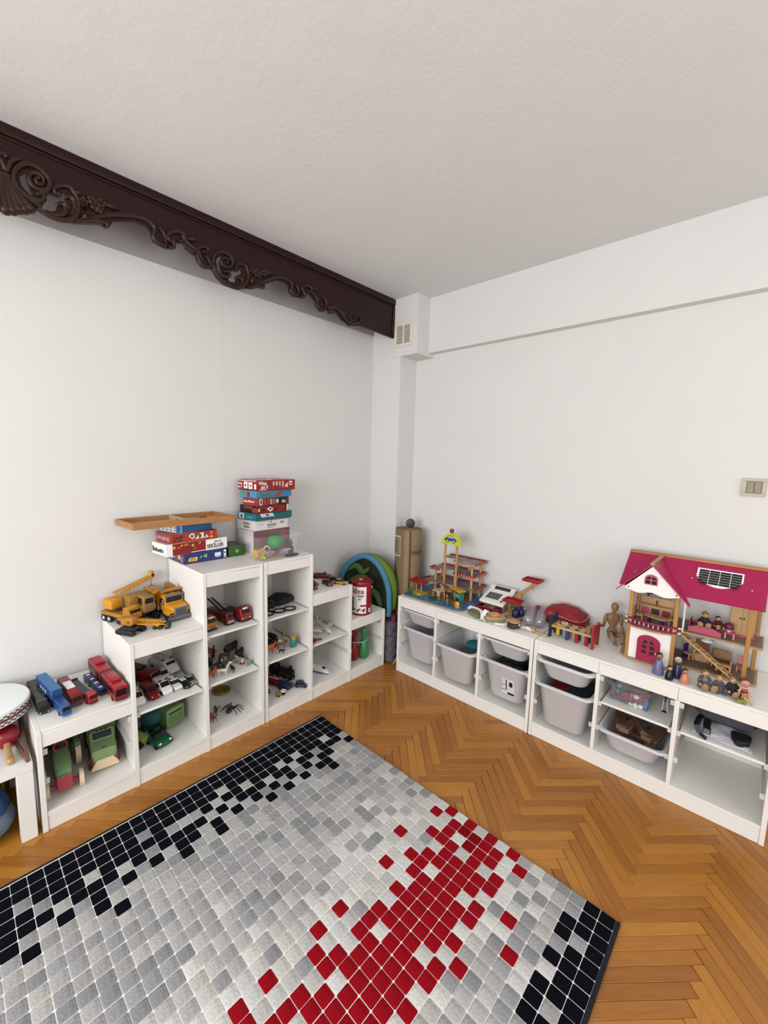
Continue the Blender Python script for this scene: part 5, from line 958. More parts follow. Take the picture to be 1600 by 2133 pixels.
def arc_patch(name, a0, a1, z0, z1, mt, k=1, n=14):
    r0 = RC + .0004 * k; V = []; 
    for i in range(n + 1):
        a = a0 + (a1 - a0) * i / n
        for z in (z0, z1): V.append((r0 * math.cos(a), r0 * math.sin(a), z))
    V2 = [(x * (1 - .004), y * (1 - .004), z) for x, y, z in V]; m_ = len(V); F = []
    for i in range(n): F += [(2 * i, 2 * i + 2, 2 * i + 3, 2 * i + 1), (m_ + 2 * i, m_ + 2 * i + 1, m_ + 2 * i + 3, m_ + 2 * i + 2)]
    F += [(0, 1, m_ + 1, m_), (2 * n, m_ + 2 * n, m_ + 2 * n + 1, 2 * n + 1)]
    return G().add(V + V2, F).obj(name, mt, t)
AM_ = math.atan2(-2.045, -1.99)            # direction towards the viewer's side of the room
arc_patch('white_panel', AM_ - 1.15, AM_ + .48, .016, .206, mat('#e6e2e2', .35))
for s_, sz, a_, z_, c, bo in (('idea', .056, AM_ - 1.02, .158, '#a8131d', .0008), ('90', .016, AM_ - .28, .112, '#a8131d', .0008)):
    o = text(s_, sz, mat(c, .35, 0), t, (0, 0, z_), bold=bo); on_can(o, a_, RC + .0012)
arc_patch('small_print', AM_ - .42, AM_ + .2, .138, .147, mat('#6d5a58', .4), 2); arc_patch('small_print', AM_ - .36, AM_ + .16, .130, .134, mat('#a88', .4), 2)
arc_patch('red_band', AM_ - .12, AM_ + .48, .066, .078, mat('#a8131d', .35), 2)
for k in range(12): a_ = AM_ - 1.0 + k * .115; arc_patch('block_picture', a_, a_ + .1, .024 + (k * 7 % 5) * .004, .042 + (k * 5 % 4) * .004, mat(('#1f1f22', '#8d1a22', '#3a5a2a', '#d8c83a', '#22222a')[k % 5], .4), 2, 3)
arc_patch('block_picture', AM_ - 1.12, AM_ - .86, .03, .13, mat('#6d1018', .4), 2, 4); arc_patch('sticker', AM_ + .75, AM_ + 1.05, .02, .05, mat('#e2d6d6', .4), 2, 4)
for s in (1,): G().sph((RC * math.cos(AM_ + 1.35), RC * math.sin(AM_ + 1.35), HC - .045), .007, 8).obj('handle_stud', mat('#d8cfc4', .4), t)
PN = [(.022, 0), (.034, .01), (.042, .045), (.04, .075), (.028, .115), (.018, .14), (.0165, .155), (.021, .185), (.022, .205), (.016, .225), (.004, .232)]
for x_, y_, c, lab in ((-.672, -.345, '#a5121c', 'red toy bowling pin at the front left of the lowest corner bay'), (-.652, -.225, '#8d0f18', 'red toy bowling pin at the back of the lowest corner bay'), (-.600, -.375, '#3f9a5c', 'green toy bowling pin in the lowest corner bay')):
    tag(G().lathe(PN, 28).obj('bowling_pin', mat(c, .28), None, (x_, y_, .0806)), lab, 'bowling pin', 'toy bowling pins')
t = thing('plastic_ring', 'clear plastic hoop around the necks of the bowling pins', 'ring', (-.64, -.31, .232), 0); g = G(); g.tube([(.115 * math.cos(a) * .78, .115 * math.sin(a), 0) for a in [q * R(12) for q in range(31)]], .0025, 6); g.obj('hoop', mat('#c9c4c2', .2), t)
# ---------------------------------------------------------------- corner: play tunnel, blanket, rolled mat
t = thing('play_tunnel', 'folded pop-up play tunnel with blue, green and pink hoops in the corner', 'play tunnel', (0, 0, 0))
def path(pts, n=5):
    out = []
    for i in range(len(pts) - 1):
        p0, p1, p2, p3 = (Vector(pts[max(0, min(len(pts) - 1, j))]) for j in (i - 1, i, i + 1, i + 2))
        for k in range(n):
            u = k / n; out.append(.5 * ((2 * p1) + (p2 - p0) * u + (2 * p0 - 5 * p1 + 4 * p2 - p3) * u * u + (3 * p1 - p0 - 3 * p2 + p3) * u ** 3))
    out.append(Vector(pts[-1])); return out
HB = path([(-.565, -.045, .45), (-.565, -.07, .60), (-.535, -.13, .73), (-.475, -.24, .795), (-.43, -.35, .73), (-.405, -.42, .58), (-.40, -.435, .44), (-.405, -.43, .36)])
G().tube(HB, .022, 12).obj('blue_hoop', mat('#4f93b3', .75, .1, 60, .3), t, ang=1.2)
HG = path([(-.46, -.2, .79), (-.405, -.30, .765), (-.36, -.385, .66), (-.345, -.42, .52), (-.365, -.44, .40)])
n_ = len(HG); G().tube(HG, [.012 + .03 * math.sin(math.pi * i / (n_ - 1)) ** .7 for i in range(n_)], 14).obj('green_cover', mat('#6f8f2c', .8, .14, 50, .5), t, ang=1.2)
G().tube([p + Vector((.035, .012, .0)) for p in HG], [.008 + .022 * math.sin(math.pi * i / (n_ - 1)) ** .7 for i in range(n_)], 12).obj('green_fold', mat('#5f7f26', .8, .14, 50, .5), t, ang=1.2)
HP = path([(-.42, -.17, .765), (-.35, -.26, .73), (-.312, -.315, .6), (-.308, -.33, .45), (-.335, -.42, .33), (-.375, -.44, .3)])
G().tube(HP, .02, 12).obj('pink_hoop', mat('#9c4462', .75, .1, 60, .3), t, ang=1.2)
ctr = Vector((-.445, -.235, .57)); V = []; F = []
for k in range(2):
    V += [(p * .96 + ctr * .04 + Vector((.02 + .012 * k, .03 + .012 * k, 0)))[:] for p in HB]; V.append((ctr + Vector((.05 + .012 * k, .07 + .012 * k, 0)))[:])
m_ = len(HB) + 1
for k in range(2):
    for i in range(m_ - 2): F.append((k * m_ + i, k * m_ + i + 1, k * m_ + m_ - 1))
    F.append((k * m_ + m_ - 2, k * m_, k * m_ + m_ - 1))
G().add(V, F).obj('dark_green_fabric', mat('#2c3a1c', .85, .3, 25, .6), t)
for pts in ([(-.535, -.1, .66), (-.49, -.16, .71), (-.45, -.2, .66), (-.43, -.25, .70)], [(-.52, -.1, .58), (-.46, -.2, .62), (-.42, -.28, .58)], [(-.46, -.25, .55), (-.42, -.32, .5), (-.41, -.36, .40)]):
    P_ = path(pts); G().tube(P_, [.006 + .022 * math.sin(math.pi * i / (len(P_) - 1)) for i in range(len(P_))], 8).obj('fabric_fold', mat('#56703a', .85, .2, 40, .5), t, ang=1.2)
t = thing('grey_blanket', 'crumpled purple grey blanket on the floor between the two rows of units', 'blanket', (-.365, -.335, 0))
V = []; F = []; rr = random.Random(5); NN = 26; rows = 22
for i in range(rows):
    z = .004 + .315 * i / (rows - 1); w_ = 1 + .05 * math.sin(i * 2.3) + rr.uniform(-.05, .05); ph = rr.uniform(-.2, .2)
    for k in range(NN):
        a = 2 * math.pi * k / NN; q = w_ * (1 + .05 * math.sin(3 * a + i * .9 + ph) + .04 * math.sin(7 * a - i * 1.3)) * (1 if i < rows - 3 else .9 - .12 * (i - rows + 3))
        f = lambda t_: math.copysign(abs(t_) ** .7, t_)
        V.append((min(.072, max(-.083, .07 * q * f(math.cos(a)))), .15 * q * f(math.sin(a)), z))
for i in range(rows - 1):
    for k in range(NN): F.append((i * NN + k, i * NN + (k + 1) % NN, (i + 1) * NN + (k + 1) % NN, (i + 1) * NN + k))
F += [tuple(range(NN - 1, -1, -1)), tuple((rows - 1) * NN + k for k in range(NN))]
bl = G().add(V, F).obj('cloth', mat('#6f6872', .9, .12, 60, .7), t, ang=2); sb = bl.modifiers.new('soft', 'SUBSURF'); sb.levels = 1; sb.render_levels = 1
G().at(T(-.03, -.176, .04, 12, 0, 0) @ Matrix.Rotation(R(38), 4, 'Y')).rb(-.01, .01, -.001, .001, -.035, .035, .0008).obj('care_tag', mat('#e6e4e2', .5), t)
t = thing('rolled_mat', 'tall tan rolled-up woven mat standing in the corner behind the garage unit', 'rolled mat', (-.185, -.424, 0), 0)
TAN = mat('#a08a6c', .8, .12, 120, .5); TAN2 = mat('#8d7758', .8, .12, 120, .5)
sp_ = [(.012 + .0094 * a / 1.0 * .30 * 1.06, a) for a in [q * R(15) for q in range(24 * 6)]]
rmax = .108; sp_ = [(.018 + (rmax - .018) * q / (24 * 6 - 1), q * R(15) + 2.2) for q in range(24 * 6)]
V = []; F = []
for i, (r_, a) in enumerate(sp_):
    for dr, z in ((0, .0), (0, 1.0), (-.0075, 1.0), (-.0075, 0)): V.append(((r_ + dr) * math.cos(a), (r_ + dr) * math.sin(a), z))
for i in range(len(sp_) - 1):
    for k in range(4): F.append((4 * i + k, 4 * i + (k + 1) % 4, 4 * i + 4 + (k + 1) % 4, 4 * i + 4 + k))
F += [(0, 1, 2, 3), tuple(4 * (len(sp_) - 1) + k for k in (3, 2, 1, 0))]
G().add(V, F).obj('roll', TAN, t, ang=1.0)
def roll_patch(name, a0, a1, z0, z1, mt, dr=.001, n=8):
    V = []
    for i in range(n + 1):
        a = a0 + (a1 - a0) * i / n
        for r_ in (rmax + dr, rmax - .002):
            for z in (z0, z1): V.append((r_ * math.cos(a), r_ * math.sin(a), z))
    F = []
    for i in range(n):
        b = 4 * i; F += [(b, b + 4, b + 5, b + 1), (b + 2, b + 3, b + 7, b + 6), (b, b + 2, b + 6, b + 4), (b + 1, b + 5, b + 7, b + 3)]
    F += [(0, 1, 3, 2), (4 * n, 4 * n + 2, 4 * n + 3, 4 * n + 1)]
    return G().add(V, F).obj(name, mt, t)
AV = math.atan2(-1.996, -2.437)
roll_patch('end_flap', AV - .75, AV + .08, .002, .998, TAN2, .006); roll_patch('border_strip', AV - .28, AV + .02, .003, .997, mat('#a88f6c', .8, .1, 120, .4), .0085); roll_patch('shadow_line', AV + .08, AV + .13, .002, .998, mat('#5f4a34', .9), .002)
roll_patch('label_border', AV - 1.12, AV - .56, .80, .955, mat('#c9c3a8', .6), .008); roll_patch('label_edge', AV - 1.09, AV - .59, .81, .945, mat('#4f4a3c', .6), .0085); roll_patch('label_face', AV - 1.07, AV - .61, .815, .94, mat('#98946f', .6), .009); roll_patch('label_picture', AV - 1.05, AV - .95, .83, .93, mat('#6f7a58', .6), .0095)
for k, ch in enumerate('VENICE'):
    a_ = AV - .76; cx_, cy_ = (rmax + .0095) * math.cos(a_), (rmax + .0095) * math.sin(a_)
    text(ch, .02, mat('#3f3c30', .6, 0), t, (cx_, cy_, .925 - k * .0165), right=(0, 0, -1), up=(math.sin(a_) * -1 * -1, -math.cos(a_), 0), bold=.0004)
for z0, z1 in ((.845, .851), (.815, .819), (.872, .875)): roll_patch('printed_band', AV + .2, AV + 1.35, z0, z1, TAN2, .001)
for k in range(11): a_ = AV + .24 + k * .1; roll_patch('printed_letter', a_, a_ + .06, .822, .84, mat('#7d684c', .8), .0012, 2)
o = G().at(T(0, 0, .036, 0, 90, 42)).lathe([(.033, -.006), (.036, -.004), (.036, .004), (.033, .006)], 28).obj('dark_disc', mat('#3d4146', .5), None, (-.16, -.415, 1.0005)); tag(o, 'round dark grey disc standing on top of the rolled mat', 'disc')
# ---------------------------------------------------------------- side table, drum, sticks
t = thing('side_table', 'white low side table at the left edge, with a drum on it', 'side table', (-2.727, -.17, 0))
hw = .272; G().rb(-hw, hw, -.275, .165, .284, .319, .002).obj('tabletop', WHITE, t)
for sx in (-1, 1):
    for y0, y1 in ((-.274, -.224), (.114, .164)): G().rb(*rbs(sx * (hw - .001), sx * (hw - .051)), y0, y1, 0, .284, .0015).obj('leg', WHITE, t)
DX, DY = -2.597, -.19
t = thing('drum', 'round white drum with a red and black checked rim on the side table', 'drum', (DX, DY, .3195))
G().rb(-.16, .03, -.05, .15, 0, .128, .004).obj('stand', WHITE, t)
G().lathe([(.16, .128), (.168, .13), (.168, .17), (.165, .175)], 48).obj('shell', mat('#dcd6cc', .5), t)
G().lathe([(.1735, .128), (.1745, .132), (.1745, .17), (.1735, .174), (.168, .174), (.168, .128)], 64).obj('rim', mat('#e2dedb', .45), t)
rim = [o for o in bpy.data.objects if o.parent == t and o.name.startswith('rim')][0]
G().lathe([(.1748, .147), (.1762, .149), (.1762, .154), (.1748, .156)], 64).obj('red_stripe', mat('#8d1622', .4), rim)
g = G()
for row, z0 in enumerate((.133, .139, .158, .164)):
    for k in range(96):
        if (k + row) % 2: continue
        a0, a1 = 2 * math.pi * k / 96, 2 * math.pi * (k + 1) / 96
        V = [((.1749) * math.cos(a), .1749 * math.sin(a), z) for z in (z0, z0 + .0055) for a in (a0, a1)]
        g.add(V, [(0, 1, 3, 2)])
g.obj('checks', mat('#1d1a1c', .5), rim)
G().lathe([(.172, .174), (.171, .179), (.165, .1805), (.001, .1805)], 48).obj('drumhead', mat('#e9efef', .55, .02), t)
t = thing('maraca', 'red ball maraca with a wooden handle lying on the side table', 'maraca', (-2.515, -.265, .3195), -90)
G().sph((0, 0, .046), .046, 20).obj('head', mat('#9c1420', .35), t); G().tube([(.03, 0, .035), (.06, 0, .024), (.11, 0, .015), (.145, 0, .014), (.152, 0, .014)], [.011, .011, .012, .013, .006], 12).obj('handle', BEECH, t)
for x0, y0, x1, y1, lab in ((-2.487, -.27, -2.467, -.437, 'short wooden drumstick beside the maraca'), ):
    g = G().tube([(0, 0, .008), (x1 - x0, y1 - y0, .008)], .0075, 10); tag(g.obj('drumstick', mat('#8d6a52', .5), None, (x0, y0, .3195)), lab, 'drumstick', 'drumsticks on the side table')
g = G().tube([(0, 0, .062), (-.004, -.27, .0075)], .0065, 10); tag(g.obj('drumstick', mat('#7d5846', .5), None, (-2.4625, -.152, .3195)), 'long wooden drumstick leaning beside the stepped unit', 'drumstick', 'drumsticks on the side table')
t = thing('blue_bag', 'soft blue and grey stuffed bag on the floor under the side table', 'bag', (-2.63, -.31, 0))
blob([([(-.06, 0, .1), (.02, 0, .1)], [.095, .095])], 'body', mat('#2d5f93', .85, .15, 40, .5), t, vox=.008, extra=[((0, 0, .12), .11, (1, 1, .9))]); G().sph((.012, -.01, .07), .11, 20, (1, 1, .62)).obj('grey_bottom', mat('#7f8fa5', .85, .1, 50, .5), t)
g = G(); g.tube([(-.02 + .125 * math.cos(a), .125 * math.sin(a), .105 + .012 * math.sin(3 * a)) for a in [q * R(12) for q in range(31)]], .004, 6); g.obj('seam', mat('#16304f', .8), t)
t = thing('wooden_crate', 'yellow wooden crate behind the blue bag under the side table', 'crate', (-2.66, -.12, 0)); YW = wood('#b58436', '#d0a250', (8, 40, 60), .5)
G().rb(-.12, .12, -.085, .085, .0, .01, .002).obj('base', YW, t)
for k in range(4): G().rb(-.12, .12, -.09, -.08, .012 + k * .062, .066 + k * .062, .002).obj('slat', YW, t); G().rb(-.12, .12, .08, .09, .012 + k * .062, .066 + k * .062, .002).obj('slat', YW, t)
for s in (-1, 1): G().rb(*rbs(s * .12, s * .13), -.09, .09, 0, .26, .002).obj('end_board', YW, t)
# ---------------------------------------------------------------- bin contents
t = thing('ring_toy', 'teal and lime green ring toy inside the open bin', 'toy', (-.26, yc[1] - .02, .285), 30)
G().lathe([(.03, 0), (.05, .012), (.05, .03), (.03, .042)], 20).obj('ring', mat('#2a8a9a', .5), t); G().sph((.02, -.07, .01), .045, 16, (1, 1, .7)).obj('lime_part', mat('#6a9a2a', .5), t)
tag(G().rb(-.15, .13, -.1, .1, 0, .11, .03, 2).obj('soft_block', mat('#8d98a0', .8, .2, 12), None, (-.26, yc[1], .13)), 'pale grey soft block filling the lower half of the open bin', 'block')
tag(G().rb(-.14, .14, -.105, .105, 0, .012, .005, 2).obj('red_folder', mat('#8d1a22', .5), None, (-.25, yc[0], .455)), 'dark red folder lying in the shallow bin nearest the corner', 'folder')
t = thing('dark_fabric', 'dark bundle of fabric filling the deep bin with the sticker', 'fabric', (-.26, yc[2], .13))
blob([([(-.11, -.07, .15), (-.1, .06, .15), (.05, .05, .155), (.1, -.05, .15)], [.05, .045, .05, .05])], 'cloth', patch('#14161a', '#22271f', 30, .5, .9), t, vox=.008, extra=[((0, 0, .1), .11, (1.1, .8, .9))])
t = thing('red_toy_box', 'dark red flat toy box in the deep bin under the shallow one', 'toy box', (-.3, yd[0] + .045, .262), 12); G().rb(-.1, .1, -.05, .05, 0, .045, .004, 2).obj('box', mat('#8d1a1c', .4), t)
t = thing('dark_plastic_parts', 'dark grey plastic toy part in the deep bin under the shallow one', 'toy part', (-.3, yd[0] - .05, .258), 0); G().loft([(-.13, .035, 0, .05), (-.08, .06, 0, .06), (.1, .05, 0, .05)], 16, 4).obj('shell', mat('#3c4046', .4), t)
tag(G().rb(-.14, .12, -.09, .09, 0, .12, .02, 2).obj('brown_box', mat('#5a463c', .7), None, (-.27, yd[0], .125)), 'brown cardboard box at the bottom of the scuffed deep bin', 'box')
# wooden blocks heaped in the shallow tub
rb_ = random.Random(21); BLK = [wood('#5f4430', '#86654a', (10, 60, 60), .6), wood('#6d4f36', '#957252', (10, 60, 60), .6), wood('#57402e', '#785940', (10, 60, 60), .6)]
ybk = yd[1]
spots = [(-.30, .075, .205, 14, 4, 8), (-.31, .03, .205, -8, -3, 6), (-.30, -.02, .212, 20, 30, 10), (-.31, -.075, .21, -16, 3, 4), (-.27, -.085, .195, -10, 8, -4), (-.28, .085, .19, 10, 20, -8), (-.24, .02, .178, 60, 0, 4), (-.22, -.01, .172, 80, 5, 0), (-.2, .0, .195, 10, 2, 12), (-.3, .0, .165, 70, 0, 0), (-.33, -.065, .18, 6, 4, 0), (-.2, .0, .15, 85, 0, 0), (-.22, .02, .15, 40, 0, 0)]
words = ('leaning at the left end of the tub', 'lying flat second from the left', 'tilted on its edge in the middle of the tub', 'lying on the right half of the heap', 'at the right rear of the heap', 'standing against the left rim', 'lying crosswise below the left blocks', 'lying crosswise at the back right', 'on top at the back of the heap', 'lying low in the middle of the tub', 'low at the right front of the tub', 'deep at the back left of the tub', 'deep in the middle of the tub')
for k, ((bx_, by_, bz_, rz_, rx_, ry_), wd) in enumerate(zip(spots, words)):
    o = G().rb(-.085, .085, -.0225, .0225, -.012, .012, .0015).obj('wooden_block', BLK[k % 3]); o.matrix_world = T(bx_, ybk + by_, bz_, rx_, ry_, rz_)
    tag(o, 'brown wooden building block ' + wd, 'wooden block', 'wooden blocks in the shallow tub')
# clear box with coloured pieces on the shelf
t = tub(.26, .20, .105, .008, .0018, .01, .02).obj('clear_box', mat('#dfe5e8', .2, .01, alpha=.06), None, (-.285, yd[1] + .035, .3465)); tag(t, 'clear plastic box full of small coloured pieces on the shelf above the wooden blocks', 'box')
o = tub(.25, .19, .05, .01, .0018, .01, .02).obj('clear_box', mat('#cfd4d6', .25, .01, alpha=.1), None, (-.27, yd[1] + .03, .425)); tag(o, 'empty clear plastic tray nested in the box of coloured pieces', 'box')
cols = (('#2a6fa8', 'blue'), ('#b02438', 'red'), ('#2a6a48', 'green'), ('#dfe0e2', 'white')); star = []
for k in range(12): a = k * R(30); r_ = .0125 if k % 2 else .0075; star.append((r_ * math.cos(a), r_ * math.sin(a)))
sm = {c: G().prism(star, -.006, .006, 'z').mesh('toy_piece', mat(c, .4)) for c, n_ in cols}
for k in range(64):
    c, n_ = cols[rb_.choice((0, 0, 1, 1, 2, 2, 3))]
    if k < 34: px_, py_, pz_ = -.285 - .098 + rb_.uniform(0, .012), (k % 8 - 3.5) * .0205, .358 + (k // 8) * .0135
    else: px_, py_, pz_ = -.285 + rb_.uniform(-.08, .1), rb_.uniform(-.075, .075), .408 - rb_.random() * .02
    o = link('toy_piece', sm[c]); o.matrix_world = T(px_, yd[1] + .035 + py_, pz_, rb_.uniform(50, 130), rb_.uniform(-30, 30), rb_.uniform(60, 120))
    tag(o, 'small %s star-shaped plastic piece among the mixed pieces in the clear box' % n_, 'toy piece', '%s pieces in the clear box' % n_)
t = thing('metal_clip', 'silver metal bracket standing beside the clear box on the shelf', 'bracket', (-.32, yd[1] - .105, .3465), 0); G().tube([(0, -.012, 0), (0, -.006, .06), (0, .0, .075), (0, .006, .06), (0, .01, 0)], .0025, 6).obj('frame', SILVER, t); G().rb(-.008, .008, -.012, .012, 0, .003, .001).obj('foot', BLACK, t); G().rb(-.003, .003, -.004, .004, .05, .085, .001).obj('arm', BLACK, t)
# bag and papers in the last bay
yl = yd[2]
t = thing('grey_bag', 'puffy grey fabric bag pushed under the top of the last bay', 'bag', (-.235, yl + .0, .3465))
G().loft([(-.135, .04, .07, .105, -.005), (-.12, .09, .055, .125, -.005), (-.06, .12, .045, .134, 0), (.0, .13, .042, .136, 0), (.08, .12, .045, .134, .0), (.13, .08, .055, .12, .0), (.145, .03, .065, .1, .0)], 26, 3.2, 'x').obj('body', mat('#4d5057', .85, .12, 60, .5), t, R(0) and None)
t2 = thing('white_papers', 'crumpled white papers and envelopes under the grey bag in the last bay', 'papers', (-.36, yl, .3465))
rp_ = random.Random(4)
for k in range(5):
    V = []; F = []; nx, ny = 6, 8; w_, d_ = .115, .2 - .012 * k
    for zo in (0, .0012):
        for i in range(nx + 1):
            for j in range(ny + 1): V.append((-.06 + w_ * i / nx, -d_ / 2 + d_ * j / ny + .006 * (k % 2), .002 + .0055 * k + zo + .0035 * (math.sin(i * 1.1 + k) * math.sin(j * .9 + k * 2) + 1)))
    n1 = (nx + 1) * (ny + 1)
    for i in range(nx):
        for j in range(ny):
            a = i * (ny + 1) + j; F += [(a, a + 1, a + ny + 2, a + ny + 1), (n1 + a, n1 + a + ny + 1, n1 + a + ny + 2, n1 + a + 1)]
    for i in range(nx): a = i * (ny + 1); F += [(a, a + ny + 1, n1 + a + ny + 1, n1 + a), (a + ny, n1 + a + ny, n1 + a + 2 * ny + 1, a + 2 * ny + 1)]
    for j in range(ny): F += [(j, n1 + j, n1 + j + 1, j + 1), (nx * (ny + 1) + j, nx * (ny + 1) + j + 1, n1 + nx * (ny + 1) + j + 1, n1 + nx * (ny + 1) + j)]
    G().add(V, F).obj('paper', mat('#dfe0ea', .7, .04), t2)
t3 = thing('black_strap', 'black webbing strap with a buckle hanging over the papers', 'strap', (-.4, yl, .3465))
def ribbon(pts, w_, mt, name, parent, th=.0025):
    g = G(); n = len(pts)
    for i in range(n - 1):
        a, b = Vector(pts[i]), Vector(pts[i + 1]); d = (b - a).normalized(); s = Vector((0, 1, 0)) if abs(d.y) < .8 else Vector((1, 0, 0)); s = (s - d * s.dot(d)).normalized() * w_; u = d.cross(s).normalized() * th
        g.add([(a + q * s + r_ * u)[:] for q, r_ in ((1, 1), (-1, 1), (-1, -1), (1, -1))] + [(b + q * s + r_ * u)[:] for q, r_ in ((1, 1), (-1, 1), (-1, -1), (1, -1))], [(0, 1, 2, 3), (7, 6, 5, 4), (0, 4, 5, 1), (1, 5, 6, 2), (2, 6, 7, 3), (3, 7, 4, 0)])
    return g.obj(name, mt, parent)
ribbon([(.07, .07, .07), (.02, .085, .062), (-.02, .09, .045), (-.035, .075, .02), (-.035, .05, .006)], .01, BLACK, 'webbing', t3); ribbon([(.07, .055, .065), (.0, .055, .05), (-.022, .052, .04)], .013, BLACK, 'webbing', t3)
G().rb(-.035, -.02, .038, .066, .026, .052, .003, 2).obj('buckle', mat('#1b1c22', .4), t3)
for k in range(3): G().rb(-.0362, -.034, .041, .063, .031 + k * .006, .0325 + k * .006, .0003).obj('buckle_bar', SILVER, t3)
G().loft([(-.028, .01, .02, .045, -.055), (-.01, .03, .018, .052, -.06), (.03, .035, .03, .055, -.06)], 14, 3).obj('pad', mat('#0d0d10', .6), t3)
# ---------------------------------------------------------------- toy garage on the far low unit
zT = .5605
t = thing('toy_garage', 'wooden toy parking garage with red edged decks and a yellow arched lift tower', 'toy garage', (-.235, -.80, zT), 0)
def rrect(x0, x1, y0, y1, r, n=5):
    o = []
    for cx, cy, a0 in ((x1 - r, y1 - r, 0), (x0 + r, y1 - r, 90), (x0 + r, y0 + r, 180), (x1 - r, y0 + r, 270)):
        for k in range(n + 1): a = R(a0 + 90 * k / n); o.append((cx + r * math.cos(a), cy + r * math.sin(a)))
    return o
PLY = mat('#b39673', .5); ROADB = patch('#2f5f96', '#3c76ad', 14, .5, .5)
G().prism(rrect(-.19, .2, -.26, .235, .05), 0, .009, 'z').obj('base_board', PLY, t); G().prism(rrect(-.187, .197, -.257, .232, .048), .009, .0098, 'z').obj('base_print', ROADB, t)
G().prism(rrect(-.1, .15, -.2, .16, .03), .0098, .0104, 'z').obj('yard_print', mat('#9c8455', .5, .1, 20), t)
for x_, y_, s_ in ((-.1, .16, .022), (-.12, .0, .03), (-.11, -.17, .02)): G().prism([(x_ + s_ * math.cos(q * .63), y_ + s_ * 1.3 * math.sin(q * .63)) for q in range(10)], .0098, .0106, 'z').obj('grass_print', mat('#2f7f56', .5), t)
for k in range(3): G().at(T(-.16, -.12 + .11 * k, .0101, 0, 0, 35)).box(-.03, .03, -.0015, .0015, 0, .0008).obj('road_line', mat('#1b3d6b', .5), t)
DK = mat('#a08a72', .5); DKB = patch('#4b6388', '#8d8680', 16, .47, .5); REDR = mat('#a31622', .35); STR = mat('#e0907a', .4)
# decks: y is along the wall (local), x+ towards the wall
decks = []
for z, y0, y1, nm in ((.088, -.225, .19, 1), (.178, -.22, .15, 2), (.262, -.225, .08, 3)):
    d = G().prism([(.03, y0), (.185, y0), (.185, y1), (.1 if nm == 3 else .03, y1), (.1, .03), (.1, -.03), (.03, -.05)] if nm > 1 else [(.03, y0), (.185, y0), (.185, y1), (.0, y1), (-.01, .08), (.03, .03)], z, z + .006, 'z').obj('deck', DK, t)
    G().prism([(.05, y0 + .03), (.165, y0 + .03), (.165, y1 - .03), (.12, y1 - .03), (.12, -.06), (.05, -.08)], z + .006, z + .0066, 'z').obj('deck_print', DKB, d)
    G().rb(.182, .187, y0, y1, z - .002, z + .014, .001).obj('back_rail', REDR, d)
    G().rb(.03, .187, y0 - .004, y0, z - .004, z + .014, .001).obj('side_rail', REDR, d)
    for k in range(9): G().box(.038 + k * .016, .047 + k * .016, y0 - .0045, y0 - .0035, z - .001, z + .010).obj('rail_stripe', mat('#c98a72', .4), d)
    if nm == 2:
        for a, b_ in ((-.218, -.055), (.06, .148)):
            G().rb(.026, .03, a, b_, z - .006, z + .011, .001).obj('front_rail', REDR, d); n_ = int((b_ - a) / .021)
            for k in range(n_): G().box(.0252, .0262, a + .005 + k * .021, a + .016 + k * .021, z - .003, z + .008).obj('rail_stripe', STR, d)
        G().rb(.03, .1, .146, .15, z, z + .014, .001).obj('side_rail', REDR, d)
    if nm == 1: G().rb(-.01, .1, .187, .191, z, z + .014, .001).obj('side_rail', mat('#6d1018', .4), d)
G().lathe([(.062, .262), (.066, .264), (.066, .270), (.062, .272)], 32, (.035, -.16, 0)).obj('helipad', mat('#c9a290', .45), t)
hp = [o for o in t.children if o.name.startswith('helipad')][0]
for r_, c in ((.058, '#5a5f86'), (.05, '#c9a290'), (.042, '#a8424a'), (.034, '#c9a290')): G().lathe([(r_, .2725 + (.06 - r_) * .01), (r_ - .001, .2729 + (.06 - r_) * .01)], 32, (.035, -.16, 0)).obj('ring_print', mat(c, .45), hp)
text('H', .04, mat('#a8424a', .45, 0), hp, (.035 + .012, -.16 + .012, .2733), right=(-.7, -.7, 0), up=(.7, -.7, 0), bold=.001)
for x_, y_, z0, z1 in ((.05, -.19, .01, .262), (.165, -.19, .01, .262), (.165, .0, .01, .262), (.05, .11, .01, .178), (.165, .13, .01, .178), (.045, -.06, .01, .178), (.165, -.1, .178, .262)): G().cyl((x_, y_, z0), (x_, y_, z1), .0085, None, 14).obj('post', PINE, t)
TX = -.0
for y_ in (.0, -.095): G().cyl((TX, y_, .01), (TX, y_, .40), .0085, None, 16).obj('tower_post', wood('#b98450', '#cf9c66', (50, 50, 6), .45), t)
arch = [(-.047 + .076 * math.cos(R(q)), .39 + .074 * math.sin(R(q))) for q in range(0, 181, 12)] + [(-.123, .385), (-.1, .385), (-.047, .392), (.006, .385), (.029, .385)]
ar = G().prism(arch, TX - .012, TX + .012, 'x').obj('arch_sign', mat('#c6c92a', .4), t)
